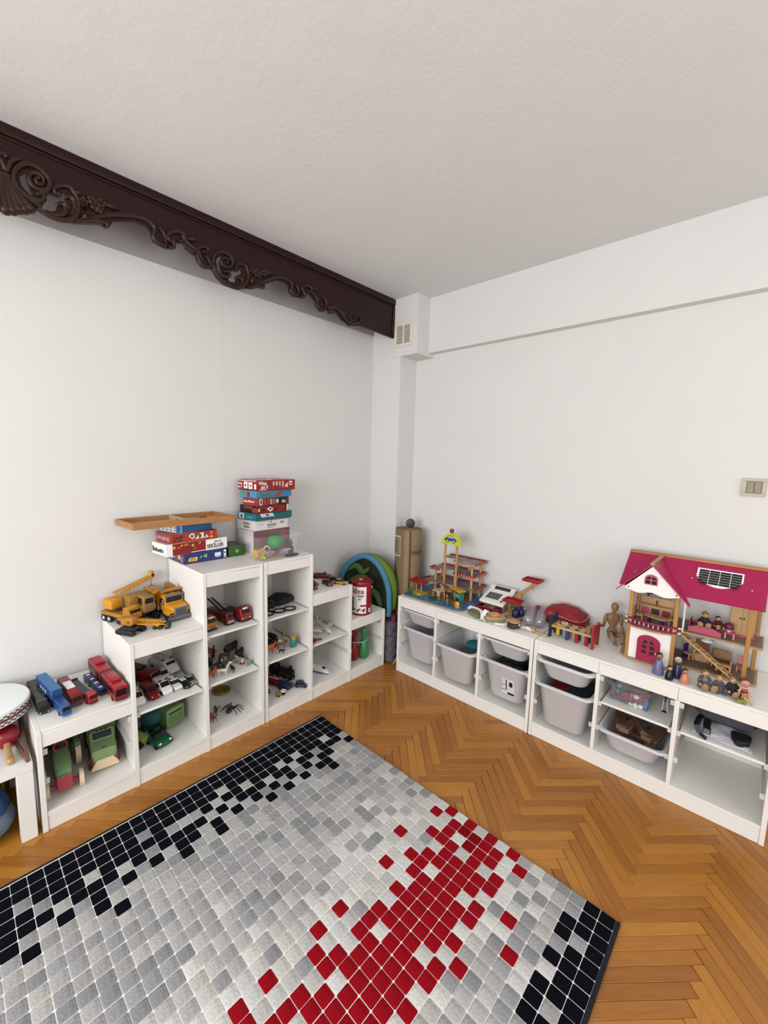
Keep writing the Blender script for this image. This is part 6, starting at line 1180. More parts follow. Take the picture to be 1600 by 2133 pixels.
# blue car printed on the sign
cx_, cz_ = -.047, .405; fx_ = TX - .0125
BL2 = mat('#2b5f9e', .45)
def face(pts, m_, k=1, n_='car_print'): return G().prism([(cx_ + a, cz_ + b_) for a, b_ in pts], fx_ - .0006 * k, fx_, 'x').obj(n_, m_, ar)
face([(-.048, .008), (-.05, .018), (-.042, .026), (-.032, .028), (-.022, .044), (.012, .046), (.03, .03), (.044, .026), (.05, .014), (.048, .006)], BL2); face([(-.028, .029), (-.02, .04), (-.004, .041), (-.004, .029)], mat('#cfd38a', .45), 2); face([(.0, .029), (.0, .041), (.011, .041), (.022, .029)], mat('#cfd38a', .45), 2)
for wx in (-.028, .026): face([(wx + .012 * math.cos(q * .52), .006 + .012 * math.sin(q * .52)) for q in range(12)], BL2, 2); face([(wx + .006 * math.cos(q * .52), .006 + .006 * math.sin(q * .52)) for q in range(12)], mat('#d8dcc0', .45), 3)
G().cyl((TX, -.047, .464), (TX, -.047, .472), .004, None, 10).obj('knob_stem', REDR, t); G().lathe([(.013, .472), (.0145, .476), (.0145, .492), (.013, .496)], 20, (TX, -.047, 0)).obj('knob', REDR, t)
G().rb(-.03, .02, -.092, -.004, .058, .068, .002).obj('lift_platform', mat('#b7a07a', .5), t)
# accessories standing on the base
gp = thing('toy_fuel_station', 'toy fuel station with a red canopy on two posts over a yellow forecourt', 'toy', (-.32, -.645, zT + .0105), -12)
G().prism([(-.045, -.06), (.045, -.05), (.05, .06), (-.02, .065), (-.04, .03)], 0, .006, 'z').obj('forecourt', mat('#c9b51f', .45), gp); G().rb(-.045, -.02, -.05, -.02, .006, .012, .002).obj('kerb', mat('#d8c52a', .45), gp)
for y_ in (-.025, .028): G().cyl((0, y_, .006), (0, y_, .085), .0045, None, 10).obj('post', BEECH, gp)
G().prism(rrect(-.045, .045, -.065, .065, .02), .085, .097, 'z').obj('canopy', mat('#b3121f', .35), gp); G().rb(-.01, .014, .035, .05, .097, .115, .003).obj('canopy_light', mat('#b3121f', .35), gp)
t = thing('toy_car_wash', 'wooden toy car wash frame with a printed red beam, in front of the lift tower', 'toy', (-.315, -.815, zT + .0105), -15)
for x_, y_ in ((-.025, -.03), (-.025, .03), (.025, -.03), (.025, .03)): G().rb(x_ - .003, x_ + .003, y_ - .003, y_ + .003, 0, .055, .001).obj('post', BEECH, t)
G().rb(-.03, .03, -.036, .036, .055, .062, .002).obj('roof', mat('#cdb691', .5), t); G().rb(-.012, .012, -.045, -.03, .062, .1, .002).obj('pillar', BEECH, t); G().rb(-.01, .01, -.06, .01, .1, .113, .002).obj('beam', mat('#8d3422', .4), t); G().rb(-.0108, -.0098, -.055, -.02, .103, .110, .0003).obj('beam_sign', mat('#d8a890', .4), t); G().cyl((0, .0, .02), (0, .0, .055), .012).obj('brush', mat('#c9c2b4', .8), t)
t = thing('toy_shop', 'small teal toy shop with a yellow awning on the garage base', 'toy', (-.275, -.945, zT + .0105), -20)
G().rb(-.02, .02, -.04, .012, 0, .07, .002).obj('shop', mat('#3f8f84', .45), t); G().rb(-.018, .018, .02, .05, 0, .066, .004).obj('pump', mat('#2f7a46', .45), t); G().rb(-.0212, -.0195, -.034, -.01, .006, .035, .0004).obj('door', mat('#12261f', .4), t); G().rb(-.0192, -.0175, .026, .044, .008, .026, .0004).obj('panel', mat('#101a14', .4), t); G().rb(-.0212, -.0195, -.034, .008, .045, .058, .0004).obj('sign_board', mat('#7fb8a8', .45), t)
G().rb(-.035, .028, -.055, .058, .078, .092, .004).obj('awning', mat('#d3a51c', .45), t); G().rb(-.036, -.0345, -.045, .04, .080, .087, .0004).obj('awning_stripe', mat('#a8521a', .45), t); G().cyl((-.02, .012, 0), (-.02, .012, .078), .003).obj('post', BEECH, t)
def signpost(label, x, y, h, base, headf, rz=-40):
    t = thing('toy_road_sign', label, 'toy road sign', (x, y, zT + .0105), rz, 'toy road signs on the garage base'); G().cyl((0, 0, 0), (0, 0, h), .0028, None, 8).obj('post', BEECH, t); G().lathe([(.013, 0), (.013, .003), (.01, .004)], 14).obj('foot', mat(base, .5), t); headf(t); return t
def h1(t):
    G().prism([(.017 * math.cos(R(22.5 + 45 * q)), .058 + .017 * math.sin(R(22.5 + 45 * q))) for q in range(8)], -.004, .0, 'x').obj('sign', mat('#b3222c', .4), t); G().prism([(.009 * math.cos(q * .63), .058 + .009 * math.sin(q * .63)) for q in range(10)], -.0046, -.004, 'x').obj('sign_print', mat('#e6d2cc', .4), t)
signpost('tiny red and white round toy sign at the front of the garage base', -.372, -.925, .045, '#2f8a5a', h1)
signpost('tiny green toy tree sign at the far left of the garage base', -.365, -.6, .012, '#2a8a5c', lambda t: G().sph((0, 0, .018), .014, 12).obj('tree', mat('#1f7a50', .5), t))
t = thing('toy_house', 'tiny yellow toy house near the front edge of the garage base', 'toy house', (-.375, -1.005, zT + .0105), -35); G().rb(-.01, .01, -.016, .016, 0, .024, .001).obj('walls', mat('#d3a03a', .5), t)
for s in (-1, 1): G().prism([(s * .016, .022), (s * .001, .022), (s * .0085, .038)], -.01, .01, 'x').obj('gable', mat('#e0ac3c', .5), t); G().rb(-.0108, -.0098, s * .008 - .003, s * .008 + .003, .004, .015, .0003).obj('window', mat('#e8d8b0', .4), t)
t = thing('toy_stall', 'tiny orange toy market stall with a red roof beside the road sign', 'toy', (-.345, -.965, zT + .0105), -30); G().rb(-.008, .008, -.02, .02, 0, .02, .002).obj('counter', mat('#c07a2a', .5), t); G().rb(-.012, .012, -.03, .03, .024, .03, .002).obj('roof', mat('#a8323a', .45), t); G().cyl((0, -.018, .02), (0, -.018, .024), .002).obj('post', BEECH, t); G().cyl((0, .018, .02), (0, .018, .024), .002).obj('post', BEECH, t)
t = thing('toy_motorcycle', 'tiny black toy motorcycle parked by the car wash', 'toy', (-.36, -.79, zT + .0105), -60)
for x_ in (-.014, .014): G().cyl((x_, -.003, .009), (x_, .003, .009), .009, None, 14).obj('wheel', TYRE, t)
G().tube([(-.014, 0, .012), (-.004, 0, .018), (.008, 0, .018), (.014, 0, .012)], .0035, 6).obj('frame', DGREY, t)
# ---------------------------------------------------------------- cash register
t = thing('toy_cash_register', 'white and wood toy cash register with a sloped keypad and open red drawer', 'cash register', (-.125, -1.168, zT), 0)
pf = [(-.095, .002), (.095, .002), (.095, .106), (.07, .112), (.04, .088), (-.095, .046)]
for y_ in (-.083, .077): G().prism(pf, y_, y_ + .006, 'y').obj('side_board', wood('#ab8a62', '#c4a37a', (30, 30, 30), .5), t)
G().prism([(-.09, .03), (.09, .03), (.09, .103), (.068, .106), (.038, .084), (-.09, .044)], -.076, .076, 'y').obj('case', BEECH, t)
tp = G().prism([(-.104, .044), (-.1, .054), (.036, .096), (.066, .122), (.098, .116), (.098, .106), (.068, .111), (.042, .088)], -.086, .086, 'y').obj('top_cover', mat('#e4e2de', .35), t)
sl = math.degrees(math.atan2(.042, .136)); km = T(-.1, 0, .0545, 0, -sl, 0)
G().at(km).rb(.032, .108, -.03, .066, .0, .0012, .0004).obj('keypad', mat('#cfd0cc', .4), tp)
for i in range(5):
    for j in range(4): G().at(km).rb(.036 + j * .0185, .051 + j * .0185, -.026 + i * .0185, -.011 + i * .0185, .001, .0045, .001).obj('key', mat('#3a4a48', .4), tp)
for k, c in enumerate(('#3a3f44', '#a83228')): G().at(km).cyl((.03 + k * .035, -.055, 0), (.03 + k * .035, -.055, .004), .007).obj('round_key', mat(c, .4), tp)
s2_ = math.degrees(math.atan2(.026, .03)); G().at(T(.036, 0, .0963, 0, -s2_, 0)).rb(.008, .034, -.056, .056, .0, .0015, .0004).obj('display', mat('#3c4536', .25), tp)
dr = G(); dr.rb(-.165, .02, -.075, .075, .004, .008, .001).rb(-.168, -.160, -.078, .078, .004, .036, .002).rb(-.16, .02, -.078, -.073, .004, .032, .001).rb(-.16, .02, .073, .078, .004, .032, .001); do = dr.obj('drawer', mat('#8d0f1c', .4), t)
for k in range(3): G().at(T(-.12, -.045 + k * .035, .014 + .006 * k, 6, -8, 12 * k - 10)).rb(-.035, .035, -.018, .018, 0, .0012, .0004).obj('toy_banknote', mat(('#7a6a78', '#9c8d96', '#5f5a6a')[k], .5), do)
# balance scale
t = thing('toy_scale', 'wooden balance scale with two red trays, one high and one low', 'scale', (-.13, -1.30, zT), 0)
BW = wood('#b08452', '#c69a68', (40, 40, 10), .5)
G().rb(-.06, .06, -.04, .03, 0, .012, .003).obj('base', BW, t); G().rb(-.014, .014, -.03, .0, .012, .13, .003).obj('pillar', BW, t)
G().at(T(.0, -.05, .155, -42, 0, 0)).rb(-.007, .007, -.1, .085, -.011, .011, .003).obj('beam', BW, t)
tr = lambda m_, nm: G().at(m_).rb(-.04, .04, -.055, .055, 0, .006, .002).rb(-.04, -.034, -.055, .055, .006, .016, .001).rb(.034, .04, -.055, .055, .006, .016, .001).rb(-.034, .034, -.055, -.049, .006, .016, .001).rb(-.034, .034, .049, .055, .006, .016, .001).obj(nm, mat('#b5161c', .4), t)
tr(T(-.06, .0, .082, 0, 0, 0), 'tray'); tr(T(.01, -.09, .222, 0, 0, 0), 'tray')
for y_ in (-.02, .02): G().rb(-.066, -.054, y_ - .005, y_ + .005, .012, .082, .002).obj('tray_support', BW, t)
G().rb(.004, .016, -.096, -.084, .17, .222, .002).obj('tray_support', BW, t); 
# things lying in front
ib = thing('toy_game_tin', 'green and brown toy box with a white ribbon at the corner of the garage', 'toy box', (-.375, -1.15, zT), -25); G().rb(-.035, .035, -.05, .05, 0, .022, .003, 2).obj('box', mat('#7f9a72', .5), ib); G().rb(-.028, .028, -.043, .043, .022, .031, .003).obj('lid', mat('#9c6c42', .5), ib); ribbon([(-.01, .08, .02), (.005, .062, .034), (.02, .03, .034), (.018, -.02, .036), (.0, -.06, .03), (-.02, -.085, .008)], .01, WHT, 'ribbon', ib)
t = thing('toy_iron', 'wooden toy iron with a round knob and a white cord on the unit top', 'toy iron', (-.375, -1.275, zT), -62)
sole = [(-.06, -.03), (-.05, -.035), (.02, -.03), (.07, 0), (.02, .03), (-.05, .035), (-.06, .03)]
G().prism(sole, 0, .016, 'z').obj('soleplate', mat('#8f9c72', .5), t); G().prism([(a * .92, b_ * .92) for a, b_ in sole], .016, .03, 'z').obj('body', wood('#c08c54', '#d8aa70', (10, 60, 60), .5), t); G().lathe([(.02, .03), (.024, .036), (.024, .046), (.02, .05)], 20, (.0, 0, 0), 1.3, 1).obj('knob', wood('#c08c54', '#d8aa70', (30, 30, 30), .5), t)
ribbon([(-.03, .05, .03), (-.055, .02, .05), (-.07, -.02, .03), (-.055, -.05, .004)], .012, WHT, 'cord', t); ribbon([(.0, -.05, .004), (.06, -.055, .005), (.1, -.03, .005)], .011, WHT, 'cord', t)
t = thing('toy_pot', 'dark brown toy pot with a round wooden lid at the front edge', 'toy pot', (-.385, -1.405, zT), -20)
G().loft([(-.035, .02, .0, .03), (-.02, .034, .0, .034), (.02, .036, .0, .034), (.036, .022, .004, .03)], 14, 3).obj('body', mat('#4a3322', .5), t); G().lathe([(.032, .034), (.034, .037), (.032, .042), (.006, .044)], 24).obj('lid', BEECH, t); G().sph((0, 0, .047), .006, 10).obj('knob', BEECH, t)
for s in (-1, 1): G().sph((0, s * .042, .03), .009, 10).obj('handle_bead', BEECH, t)
t = thing('toy_brush', 'wooden toy brush with a white ribbon lying by the joint of the units', 'toy brush', (-.365, -1.478, zT), -95)
G().rb(-.075, .0, -.009, .009, 0, .014, .004, 2).obj('handle', BEECH, t).location = (.12, 0, 0); G().sph((.035, .0, .012), .014, 12).obj('bead', BEECH, t); G().sph((.028, .026, .010), .011, 12).obj('bead', BEECH, t); ribbon([(.03, -.004, .012), (-.0, -.012, .02), (-.04, -.004, .008), (-.075, .004, .004)], .012, WHT, 'ribbon', t)
wb = thing('weight_block', 'flat wooden block holding toy weights beside the silver balls', 'wooden block', (-.245, -1.352, zT), -25); G().rb(-.055, .055, -.045, .045, 0, .016, .003).obj('block', wood('#a57e54', '#bd966a', (10, 50, 50), .5), wb)
for x_, y_, c, s_, lab in ((-.255, -1.352, '#16255c', 1.0, 'larger navy blue toy weight on the wooden block'), (-.215, -1.37, '#1d2d6d', .9, 'second navy blue toy weight behind the larger one'), (-.14, -1.395, '#b59a3a', .95, 'yellow toy weight standing behind the blue weights'), (-.11, -1.43, '#a81824', 1.1, 'red toy weight standing at the right of the yellow weight')):
    z_ = .0165 if x_ < -.2 else 0; G_ = G().lathe([(.02 * s_, 0), (.0215 * s_, .004 * s_), (.0215 * s_, .036 * s_), (.018 * s_, .042 * s_), (.009 * s_, .045 * s_), (.009 * s_, .051 * s_), (.015 * s_, .056 * s_), (.015 * s_, .062 * s_), (.01 * s_, .065 * s_)], 20); tag(G_.obj('toy_weight', mat(c, .4), None, (x_, y_, zT + z_)), lab, 'toy weight', 'toy weights of the balance scale')
t = thing('ball_pack', 'pack of six silvery plastic balls wrapped in clear film', 'ball pack', (-.21, -1.458, zT), 18)
for i in range(3):
    for j in range(2): G().sph((-.065 + i * .065, -.033 + j * .066, .032), .032, 20).obj('ball', mat('#a9a6ad', .22, .1, 14, metal=.55), t)
G().loft([(-.1, .03, .012, .052), (-.085, .066, .002, .063), (.085, .066, .002, .063), (.1, .03, .012, .052)], 26, 3.5).obj('film', mat('#d9d3dc', .2, .02, alpha=.16), t)
# ---------------------------------------------------------------- pounding bench, bag, mannequin
t = thing('red_bag', 'red fabric zip bag with white piping against the wall', 'bag', (-.095, -1.60, zT), -90)
RF = mat('#a30f1b', .7, .12, 30, .4)
G().loft([(-.115, .055, .0, .07), (-.105, .075, .0, .085), (-.04, .078, .0, .108), (.04, .078, .0, .102), (.1, .074, .0, .075), (.115, .05, .0, .055)], 24, 4).obj('body', RF, t)
g = G(); g.tube([(-.112, -.062, .062), (-.06, -.081, .068), (.0, -.082, .064), (.06, -.081, .055), (.1, -.07, .056), (.116, -.03, .062), (.113, .03, .062)], .0022, 6); g.tube([(-.112, -.062, .062), (-.115, .0, .085), (-.1, .055, .09)], .0022, 6); g.tube([(-.09, .07, .1), (-.03, .078, .106), (.05, .076, .096), (.113, .03, .062)], .0018, 6); g.obj('piping', mat('#dba8a8', .6), t)
for sx, lab in ((-1, 'pounding'),):
    t = thing('pounding_bench', 'wooden toy pounding bench with navy and red end boards and coloured pegs', 'pounding bench', (-.31, -1.713, zT), -90)
    G().rb(-.105, .105, -.045, .045, .058, .07, .002).obj('bench_top', wood('#c29a66', '#d8b484', (8, 50, 50), .5), t)
    for x0, c in ((-.117, '#1a2340'), (.105, '#b3202a')):
        g = G(); g.prism([(-.052, 0), (-.03, 0), (-.026, .03), (.026, .03), (.03, 0), (.052, 0), (.052, .118), (.03, .128), (.022, .112), (-.022, .112), (-.03, .128), (-.052, .118)], x0, x0 + .012, 'x'); g.obj('end_board', mat(c, .4), t)
    cs_ = ('#d8b01c', '#1f6a3a', '#1f46a0', '#c08a22', '#b3161f', '#18552a', '#b3161f', '#1a2f6d')
    for k in range(8):
        px_, py_ = -.075 + (k // 2) * .05, (-.022 if k % 2 == 0 else .022); dz_ = .0 if k in (0,) else -.016
        G().cyl((px_, py_, .018 + dz_), (px_, py_, .076 + dz_), .0095, None, 14).obj('peg', mat(cs_[k], .4), t)
        G().lathe([(.0125, .0701), (.0125, .0708)], 14, (px_, py_, 0)).obj('hole_ring', mat('#3a2a1c', .6), t) if k else None
tag(G().tube([(0, 0, 0), (0, 0, .036)], .0135, 16).obj('toy_mallet_head', wood('#8d6a4c', '#a8845f', (40, 40, 10), .6), None, (-.33, -1.795, zT + .0712)), 'wooden mallet head standing on the pounding bench near its red end', 'mallet')
t = thing('round_tag', 'white and black round tag lying on the pounding bench', 'tag', (-.285, -1.655, zT + .0712), 0); g = G(); g.tube([(.013 * math.cos(a), .016 * math.sin(a), .003) for a in [q * R(20) for q in range(19)]], .003, 6); g.obj('ring', mat('#e0c9c6', .5), t); G().sph((0, 0, .003), .008, 10, (1, 1, .4)).obj('spot', BLACK, t)
t = thing('artist_mannequin', 'jointed wooden artist mannequin sitting against the wall by the dollhouse', 'mannequin', (-.115, -1.855, zT), 215 - 360)
MW = wood('#8d6c48', '#a8845c', (25, 25, 6), .5)
def limb(a, b, r0, r1, nm): 
    a, b = Vector(a), Vector(b); P_ = [a.lerp(b, k) for k in (0, .08, .3, .6, .92, 1)]; G().tube(P_, [r0 * .5, r0 * .9, r0, (r0 + r1) / 2, r1 * .95, r1 * .5], 12).obj(nm, MW, t)
G().loft([(.02, .02, -.014, .014), (.03, .026, -.016, .016), (.055, .022, -.014, .014), (.062, .014, -.01, .01)], 14, 3).obj('pelvis', MW, t).matrix_local = T(0, 0, 0, 0, -90, 0) @ T(0, 0, 0)
g = G().at(T(0, 0, 0, 0, -90, 0)); g.loft([(.07, .016, -.012, .012), (.085, .024, -.015, .015), (.115, .033, -.017, .017), (.135, .03, -.014, .014), (.143, .014, -.009, .009)], 16, 3); g.obj('chest', MW, t)
G().sph((0, 0, .066), .012, 12).obj('waist_ball', MW, t); limb((0, 0, .14), (.004, 0, .165), .008, .008, 'neck')
G().loft([(0, .008, -.012, .012), (.012, .017, -.02, .02), (.03, .0185, -.021, .021), (.044, .011, -.014, .014)], 16, 2.2).obj('head', MW, t).matrix_local = T(.006, 0, .158, 0, -84, 0)
for s in (-1, 1):
    G().sph((0, s * .036, .132), .0085, 10).obj('shoulder_ball', MW, t)
    if s > 0: limb((0, .038, .128), (-.004, .05, .072), .011, .0085, 'upper_arm'); limb((-.004, .05, .07), (.03, .05, .028), .009, .007, 'forearm'); G().sph((.034, .05, .022), .009, 10, (1.3, .7, .8)).obj('hand', MW, t)
    else: limb((0, -.038, .128), (.0, -.045, .07), .011, .0085, 'upper_arm'); limb((.0, -.045, .068), (.035, -.085, .078), .009, .007, 'forearm'); G().sph((.04, -.092, .081), .009, 10, (1.2, .8, .8)).obj('hand', MW, t)
    G().sph((.008, s * .016, .016), .01, 10).obj('hip_ball', MW, t); limb((.01, s * .017, .016), (.062, s * .03, .05), .0135, .011, 'thigh'); limb((.064, s * .03, .048), (.092, s * .02, .008), .011, .0075, 'shin'); G().rb(.084, .118, s * .02 - .008, s * .02 + .008, 0, .011, .004, 2).obj('foot', MW, t)
# ---------------------------------------------------------------- dollhouse
HX, HY = 0, 0
dh = thing('dollhouse', 'large wooden dollhouse with a magenta roof, white gable front and magenta door', 'dollhouse', (-.2, -2.2, zT), 0)
def W_(x, y, z=0): return (x + .2, y + 2.2, z - zT)
OAKP = wood('#b27c3c', '#c8924e', (50, 50, 6), .4); FLR = mat('#8f7864', .55, .1, 18); FLR2 = wood('#a98b64', '#bfa27a', (10, 50, 50), .5)
def hb(x0, x1, y0, y1, z0, z1, nm, mt, r=.0015, par=dh): return G().at(T(.2, 2.2, -zT)).rb(x0, x1, y0, y1, z0, z1, r).obj(nm, mt, par)
def hp_(poly, a, b_, ax, nm, mt, par=dh): return G().at(T(.2, 2.2, -zT)).prism(poly, a, b_, ax).obj(nm, mt, par)
base = [(-.225, -2.465), (-.035, -2.465), (-.035, -1.935), (-.25, -1.935), (-.31, -1.945), (-.345, -2.0), (-.352, -2.06), (-.345, -2.125), (-.32, -2.175), (-.25, -2.185), (-.242, -2.44)]
hp_(base[::-1], zT, zT + .010, 'z', 'base_board', FLR2)
hp_([(-.22, -2.455), (-.045, -2.455), (-.045, -1.945), (-.24, -1.945), (-.3, -1.98), (-.3, -2.17), (-.235, -2.2)][::-1], zT + .010, zT + .0108, 'z', 'floor_covering', FLR)
z2f = .737
fl2 = [(-.215, -2.47), (-.035, -2.47), (-.035, -1.935), (-.255, -1.935), (-.31, -1.955), (-.338, -2.0), (-.345, -2.06), (-.338, -2.12), (-.31, -2.165), (-.25, -2.18), (-.238, -2.2), (-.225, -2.455)]
hp_(fl2[::-1], z2f - .009, z2f, 'z', 'upper_floor', FLR2)
hp_([(-.208, -2.465), (-.04, -2.465), (-.04, -1.945), (-.245, -1.945), (-.3, -1.975), (-.3, -2.15), (-.235, -2.19)][::-1], z2f, z2f + .0008, 'z', 'floor_covering', FLR)
# posts
for x_, y_, z1_ in ((-.314, -1.974, .93), (-.318, -2.160, .93), (-.228, -2.418, .953), (-.05, -1.955, 1.0), (-.05, -2.445, 1.0), (-.18, -1.965, .93)):
    hb(x_ - .008, x_ + .008, y_ - .008, y_ + .008, zT + .009, z1_, 'post', OAKP)
# front wall with arched magenta door
dw0, dw1, dtop = -2.113, -2.017, .70
door = [(dw1, zT + .009), (dw1, dtop - .03)] + [((dw0 + dw1) / 2 + .048 * math.cos(R(q)), dtop - .03 + .032 * math.sin(R(q))) for q in range(0, 181, 15)] + [(dw0, zT + .009)]
wall = [(-1.982, zT + .009), (-1.982, z2f - .01), (-2.152, z2f - .01), (-2.152, zT + .009), (dw0, zT + .009)] + [p for p in door[::-1]][1:-1] + [(dw1, zT + .009)]
hp_(wall, -.3215, -.314, 'x', 'front_wall', mat('#e6e4e2', .4))
# door leaf with six window holes: stiles and rails around panes
dl = thing('door', 'x', 'x'); 
for k_ in ('label', 'category'): del dl[k_]
dl.parent = dh; dl.name = 'door'
cu = bpy.data.curves.new('door_leaf', 'CURVE'); cu.dimensions = '2D'; cu.fill_mode = 'BOTH'; cu.extrude = .0045
def spl(poly):
    sp = cu.splines.new('POLY'); sp.points.add(len(poly) - 1); sp.use_cyclic_u = True
    for i, (a, b_) in enumerate(poly): sp.points[i].co = (a, b_, 0, 1)
spl(door)
dc = (dw0 + dw1) / 2
for z0, z1 in ((.609, .626), (.634, .652)):
    for s in (-1, 1): spl([(dc + s * .006, z0), (dc + s * .026, z0), (dc + s * .026, z1), (dc + s * .006, z1)])
for s in (-1, 1): spl([(dc + s * .006, .66), (dc + s * .026, .66), (dc + s * .023, .668), (dc + s * .015, .677), (dc + s * .006, .681)])
o = bpy.data.objects.new('d', cu); me = bpy.data.meshes.new_from_object(o); bpy.data.objects.remove(o)
me.transform(Matrix(((0, 0, 1, -.324 + .2), (1, 0, 0, 2.2), (0, 1, 0, -zT), (0, 0, 0, 1)))); me.materials.clear(); me.materials.append(MAG); link('door_leaf', me, dl)
G().at(T(.2, 2.2, -zT)).sph((-.331, dw0 + .012, .622), .006, 12).obj('door_knob', WHT, dl)
# balcony railing, curved
def arc(k, n=12, r=0): 
    y = -1.962 - (2.178 - 1.962) * k; u = (k - .5) * 2; return (-.352 + .028 * u * u + r, y)
bal = thing('balcony', 'x', 'x'); 
for k_ in ('label', 'category'): del bal[k_]
bal.parent = dh
for z0, nm in ((.742, 'lower_rail'), (.766, 'upper_rail')):
    g = G().at(T(.2, 2.2, -zT)); pts = [arc(k / 16) for k in range(17)]
    poly = [(x_, y_) for x_, y_ in pts] + [(x_ + .006, y_) for x_, y_ in pts[::-1]]; g.prism(poly, z0, z0 + .009, 'z'); g.obj(nm, mat('#97134a', .4), bal)
for k in range(10): x_, y_ = arc(.09 + .091 * k); G().at(T(.2, 2.2, -zT)).cyl((x_ + .003, y_, .750), (x_ + .003, y_, .767), .0024, None, 8).obj('baluster', mat('#e6b9bf', .4), bal)
for k in (0, 1):
    for z_ in (.747, .771): x_, y_ = arc(k); G().at(T(.2, 2.2, -zT)).sph((x_ + .002, y_, z_), .006, 10, (1, 1.5, .8)).obj('rail_cap', mat('#e6c4c8', .4), bal)
# gable
gab = [(-2.051, 1.04), (-1.935, .925)] + [(-1.935 - .235 * k / 20, .905 + .010 * math.cos(k / 20 * 4 * math.pi + math.pi) ) for k in range(1, 20)] + [(-2.17, .92)]
gab = [(-2.051, 1.045), (-1.945, .928), (-1.945, .916)] + [(-1.945 - .222 * k / 24, .911 + .006 * math.cos(k / 24 * 4 * math.pi)) for k in range(1, 24)] + [(-2.167, .916), (-2.167, .924)]
gb = hp_(gab, -.334, -.327, 'x', 'gable', mat('#e8e6e4', .4))
wy, wz = -2.05, .955
wfr = [(wy + .03, wz), (wy + .03, wz + .028)] + [(wy + .03 * math.cos(R(q)), wz + .028 + .022 * math.sin(R(q))) for q in range(15, 180, 15)] + [(wy - .03, wz + .028), (wy - .03, wz)]
wf = hp_([((a - wy) * .9 + wy, b_ * 1) for a, b_ in wfr], -.338, -.334, 'x', 'gable_window', mat('#cf5a6c', .4))
for s in (-1, 1):
    hp_([(wy + s * .003, wz + .005), (wy + s * .022, wz + .005), (wy + s * .022, wz + .021), (wy + s * .003, wz + .021)], -.3388, -.338, 'x', 'pane', mat('#1a1416', .2), wf); hp_([(wy + s * .003, wz + .026), (wy + s * .022, wz + .026), (wy + s * .017, wz + .036), (wy + s * .003, wz + .042)], -.3388, -.338, 'x', 'pane', mat('#1a1416', .2), wf)
for y_ in (-1.958, -2.155): hp_([(y_ + .0042 * math.cos(q * .63), .927 + .0042 * math.sin(q * .63)) for q in range(10)], -.3355, -.334, 'x', 'screw_cap', mat('#7a7674', .3), gb)
ROOF = mat('#c01058', .45, .04, 8)
# main roof slab: from ridge (x -.1, z 1.065) to eave (x -.282, z .92)
def slab(p0, p1, y0, y1, th, nm, mt):
    (xa, za), (xb, zb2) = p0, p1; d = Vector((xb - xa, zb2 - za)).normalized(); n_ = Vector((d.y, -d.x)); n_ = n_ if n_.y > 0 else -n_
    return hp_([(xa, za), (xb, zb2), (xb - n_.x * th, zb2 - n_.y * th), (xa - n_.x * th, za - n_.y * th)], y0, y1, 'y', nm, mt)
slab((-.1, 1.066), (-.283, .921), -2.459, -1.905, .006, 'main_roof', ROOF); 
hb(-.108, -.09, -2.459, -1.903, 1.058, 1.074, 'ridge_beam', wood('#a9743a', '#bd884a', (40, 6, 40), .45), .003)
hb(-.044, -.036, -2.45, -1.945, z2f, 1.02, 'back_rail', OAKP) if False else None
# gable roof slabs (ridge along x) and their ridge
for s, y_e, z_e in ((1, -1.905, .905), (-1, -2.208, .892)):
    poly = [(-2.051, 1.058), (y_e, z_e), (y_e, z_e - .006), (-2.051, 1.051)]
    # cut the slab where it meets the main roof slope
    V = []
    for (yy, zz) in poly:
        xr = -.1 - (1.066 - min(zz, 1.058)) * (.183 / .145); V.append(((-.345), yy, zz))
    Vb = [(min(-.12, -.1 - (1.066 - zz) * (.183 / .145) + .004), yy, zz) for (yy, zz) in poly]
    G().at(T(.2, 2.2, -zT)).add(V + Vb, [(0, 1, 2, 3), (7, 6, 5, 4), (0, 4, 5, 1), (1, 5, 6, 2), (2, 6, 7, 3), (3, 7, 4, 0)]).obj('gable_roof', ROOF, dh)
G().at(T(.2, 2.2, -zT)).cyl((-.352, -2.051, 1.06), (-.115, -2.051, 1.062), .009, None, 12).obj('gable_ridge', wood('#a8814e', '#bd965e', (6, 40, 40), .45), dh)
# solar panel on the slope
rm = Matrix(((-.784, 0, -.621, -.1), (0, 1, 0, 0), (-.621, 0, .784, 1.066), (0, 0, 0, 1)))     # local x down the slope, y along the wall, z out
gm = T(.2, 2.2, -zT) @ rm
so = [(.052, -2.205), (.052, -2.375)] + [(.104 + .052 * math.sin(math.pi * k / 10) ** .8, -2.375 + .17 * k / 10) for k in range(0, 11)]
sp_ = G().at(gm).prism([(a, b_) for a, b_ in so], .0005, .007, 'z').obj('solar_panel', WHT, dh)
for r_ in range(6):
    x0 = .06 + r_ * .0145
    for c_ in range(4):
        y0 = -2.369 + c_ * .0395; e0 = .011 if (r_ == 5 and c_ in (0, 3)) else 0
        if r_ == 4 and c_ in (0, 3): e0 = .003
        y1 = y0 + .0375
        G().at(gm).box(x0, x0 + .0125, y0 + (e0 if c_ == 0 else 0), y1 - (e0 if c_ == 3 else 0), .007, .0078).obj('solar_cell', mat('#15191c', .25), sp_)
for y_, d_ in ((-1.957, .14), (-2.408, .135), (-2.19, .12)): G().at(gm).sph((d_, y_, .001), .004, 8).obj('screw_cap', mat('#d8a8b8', .4), dh)
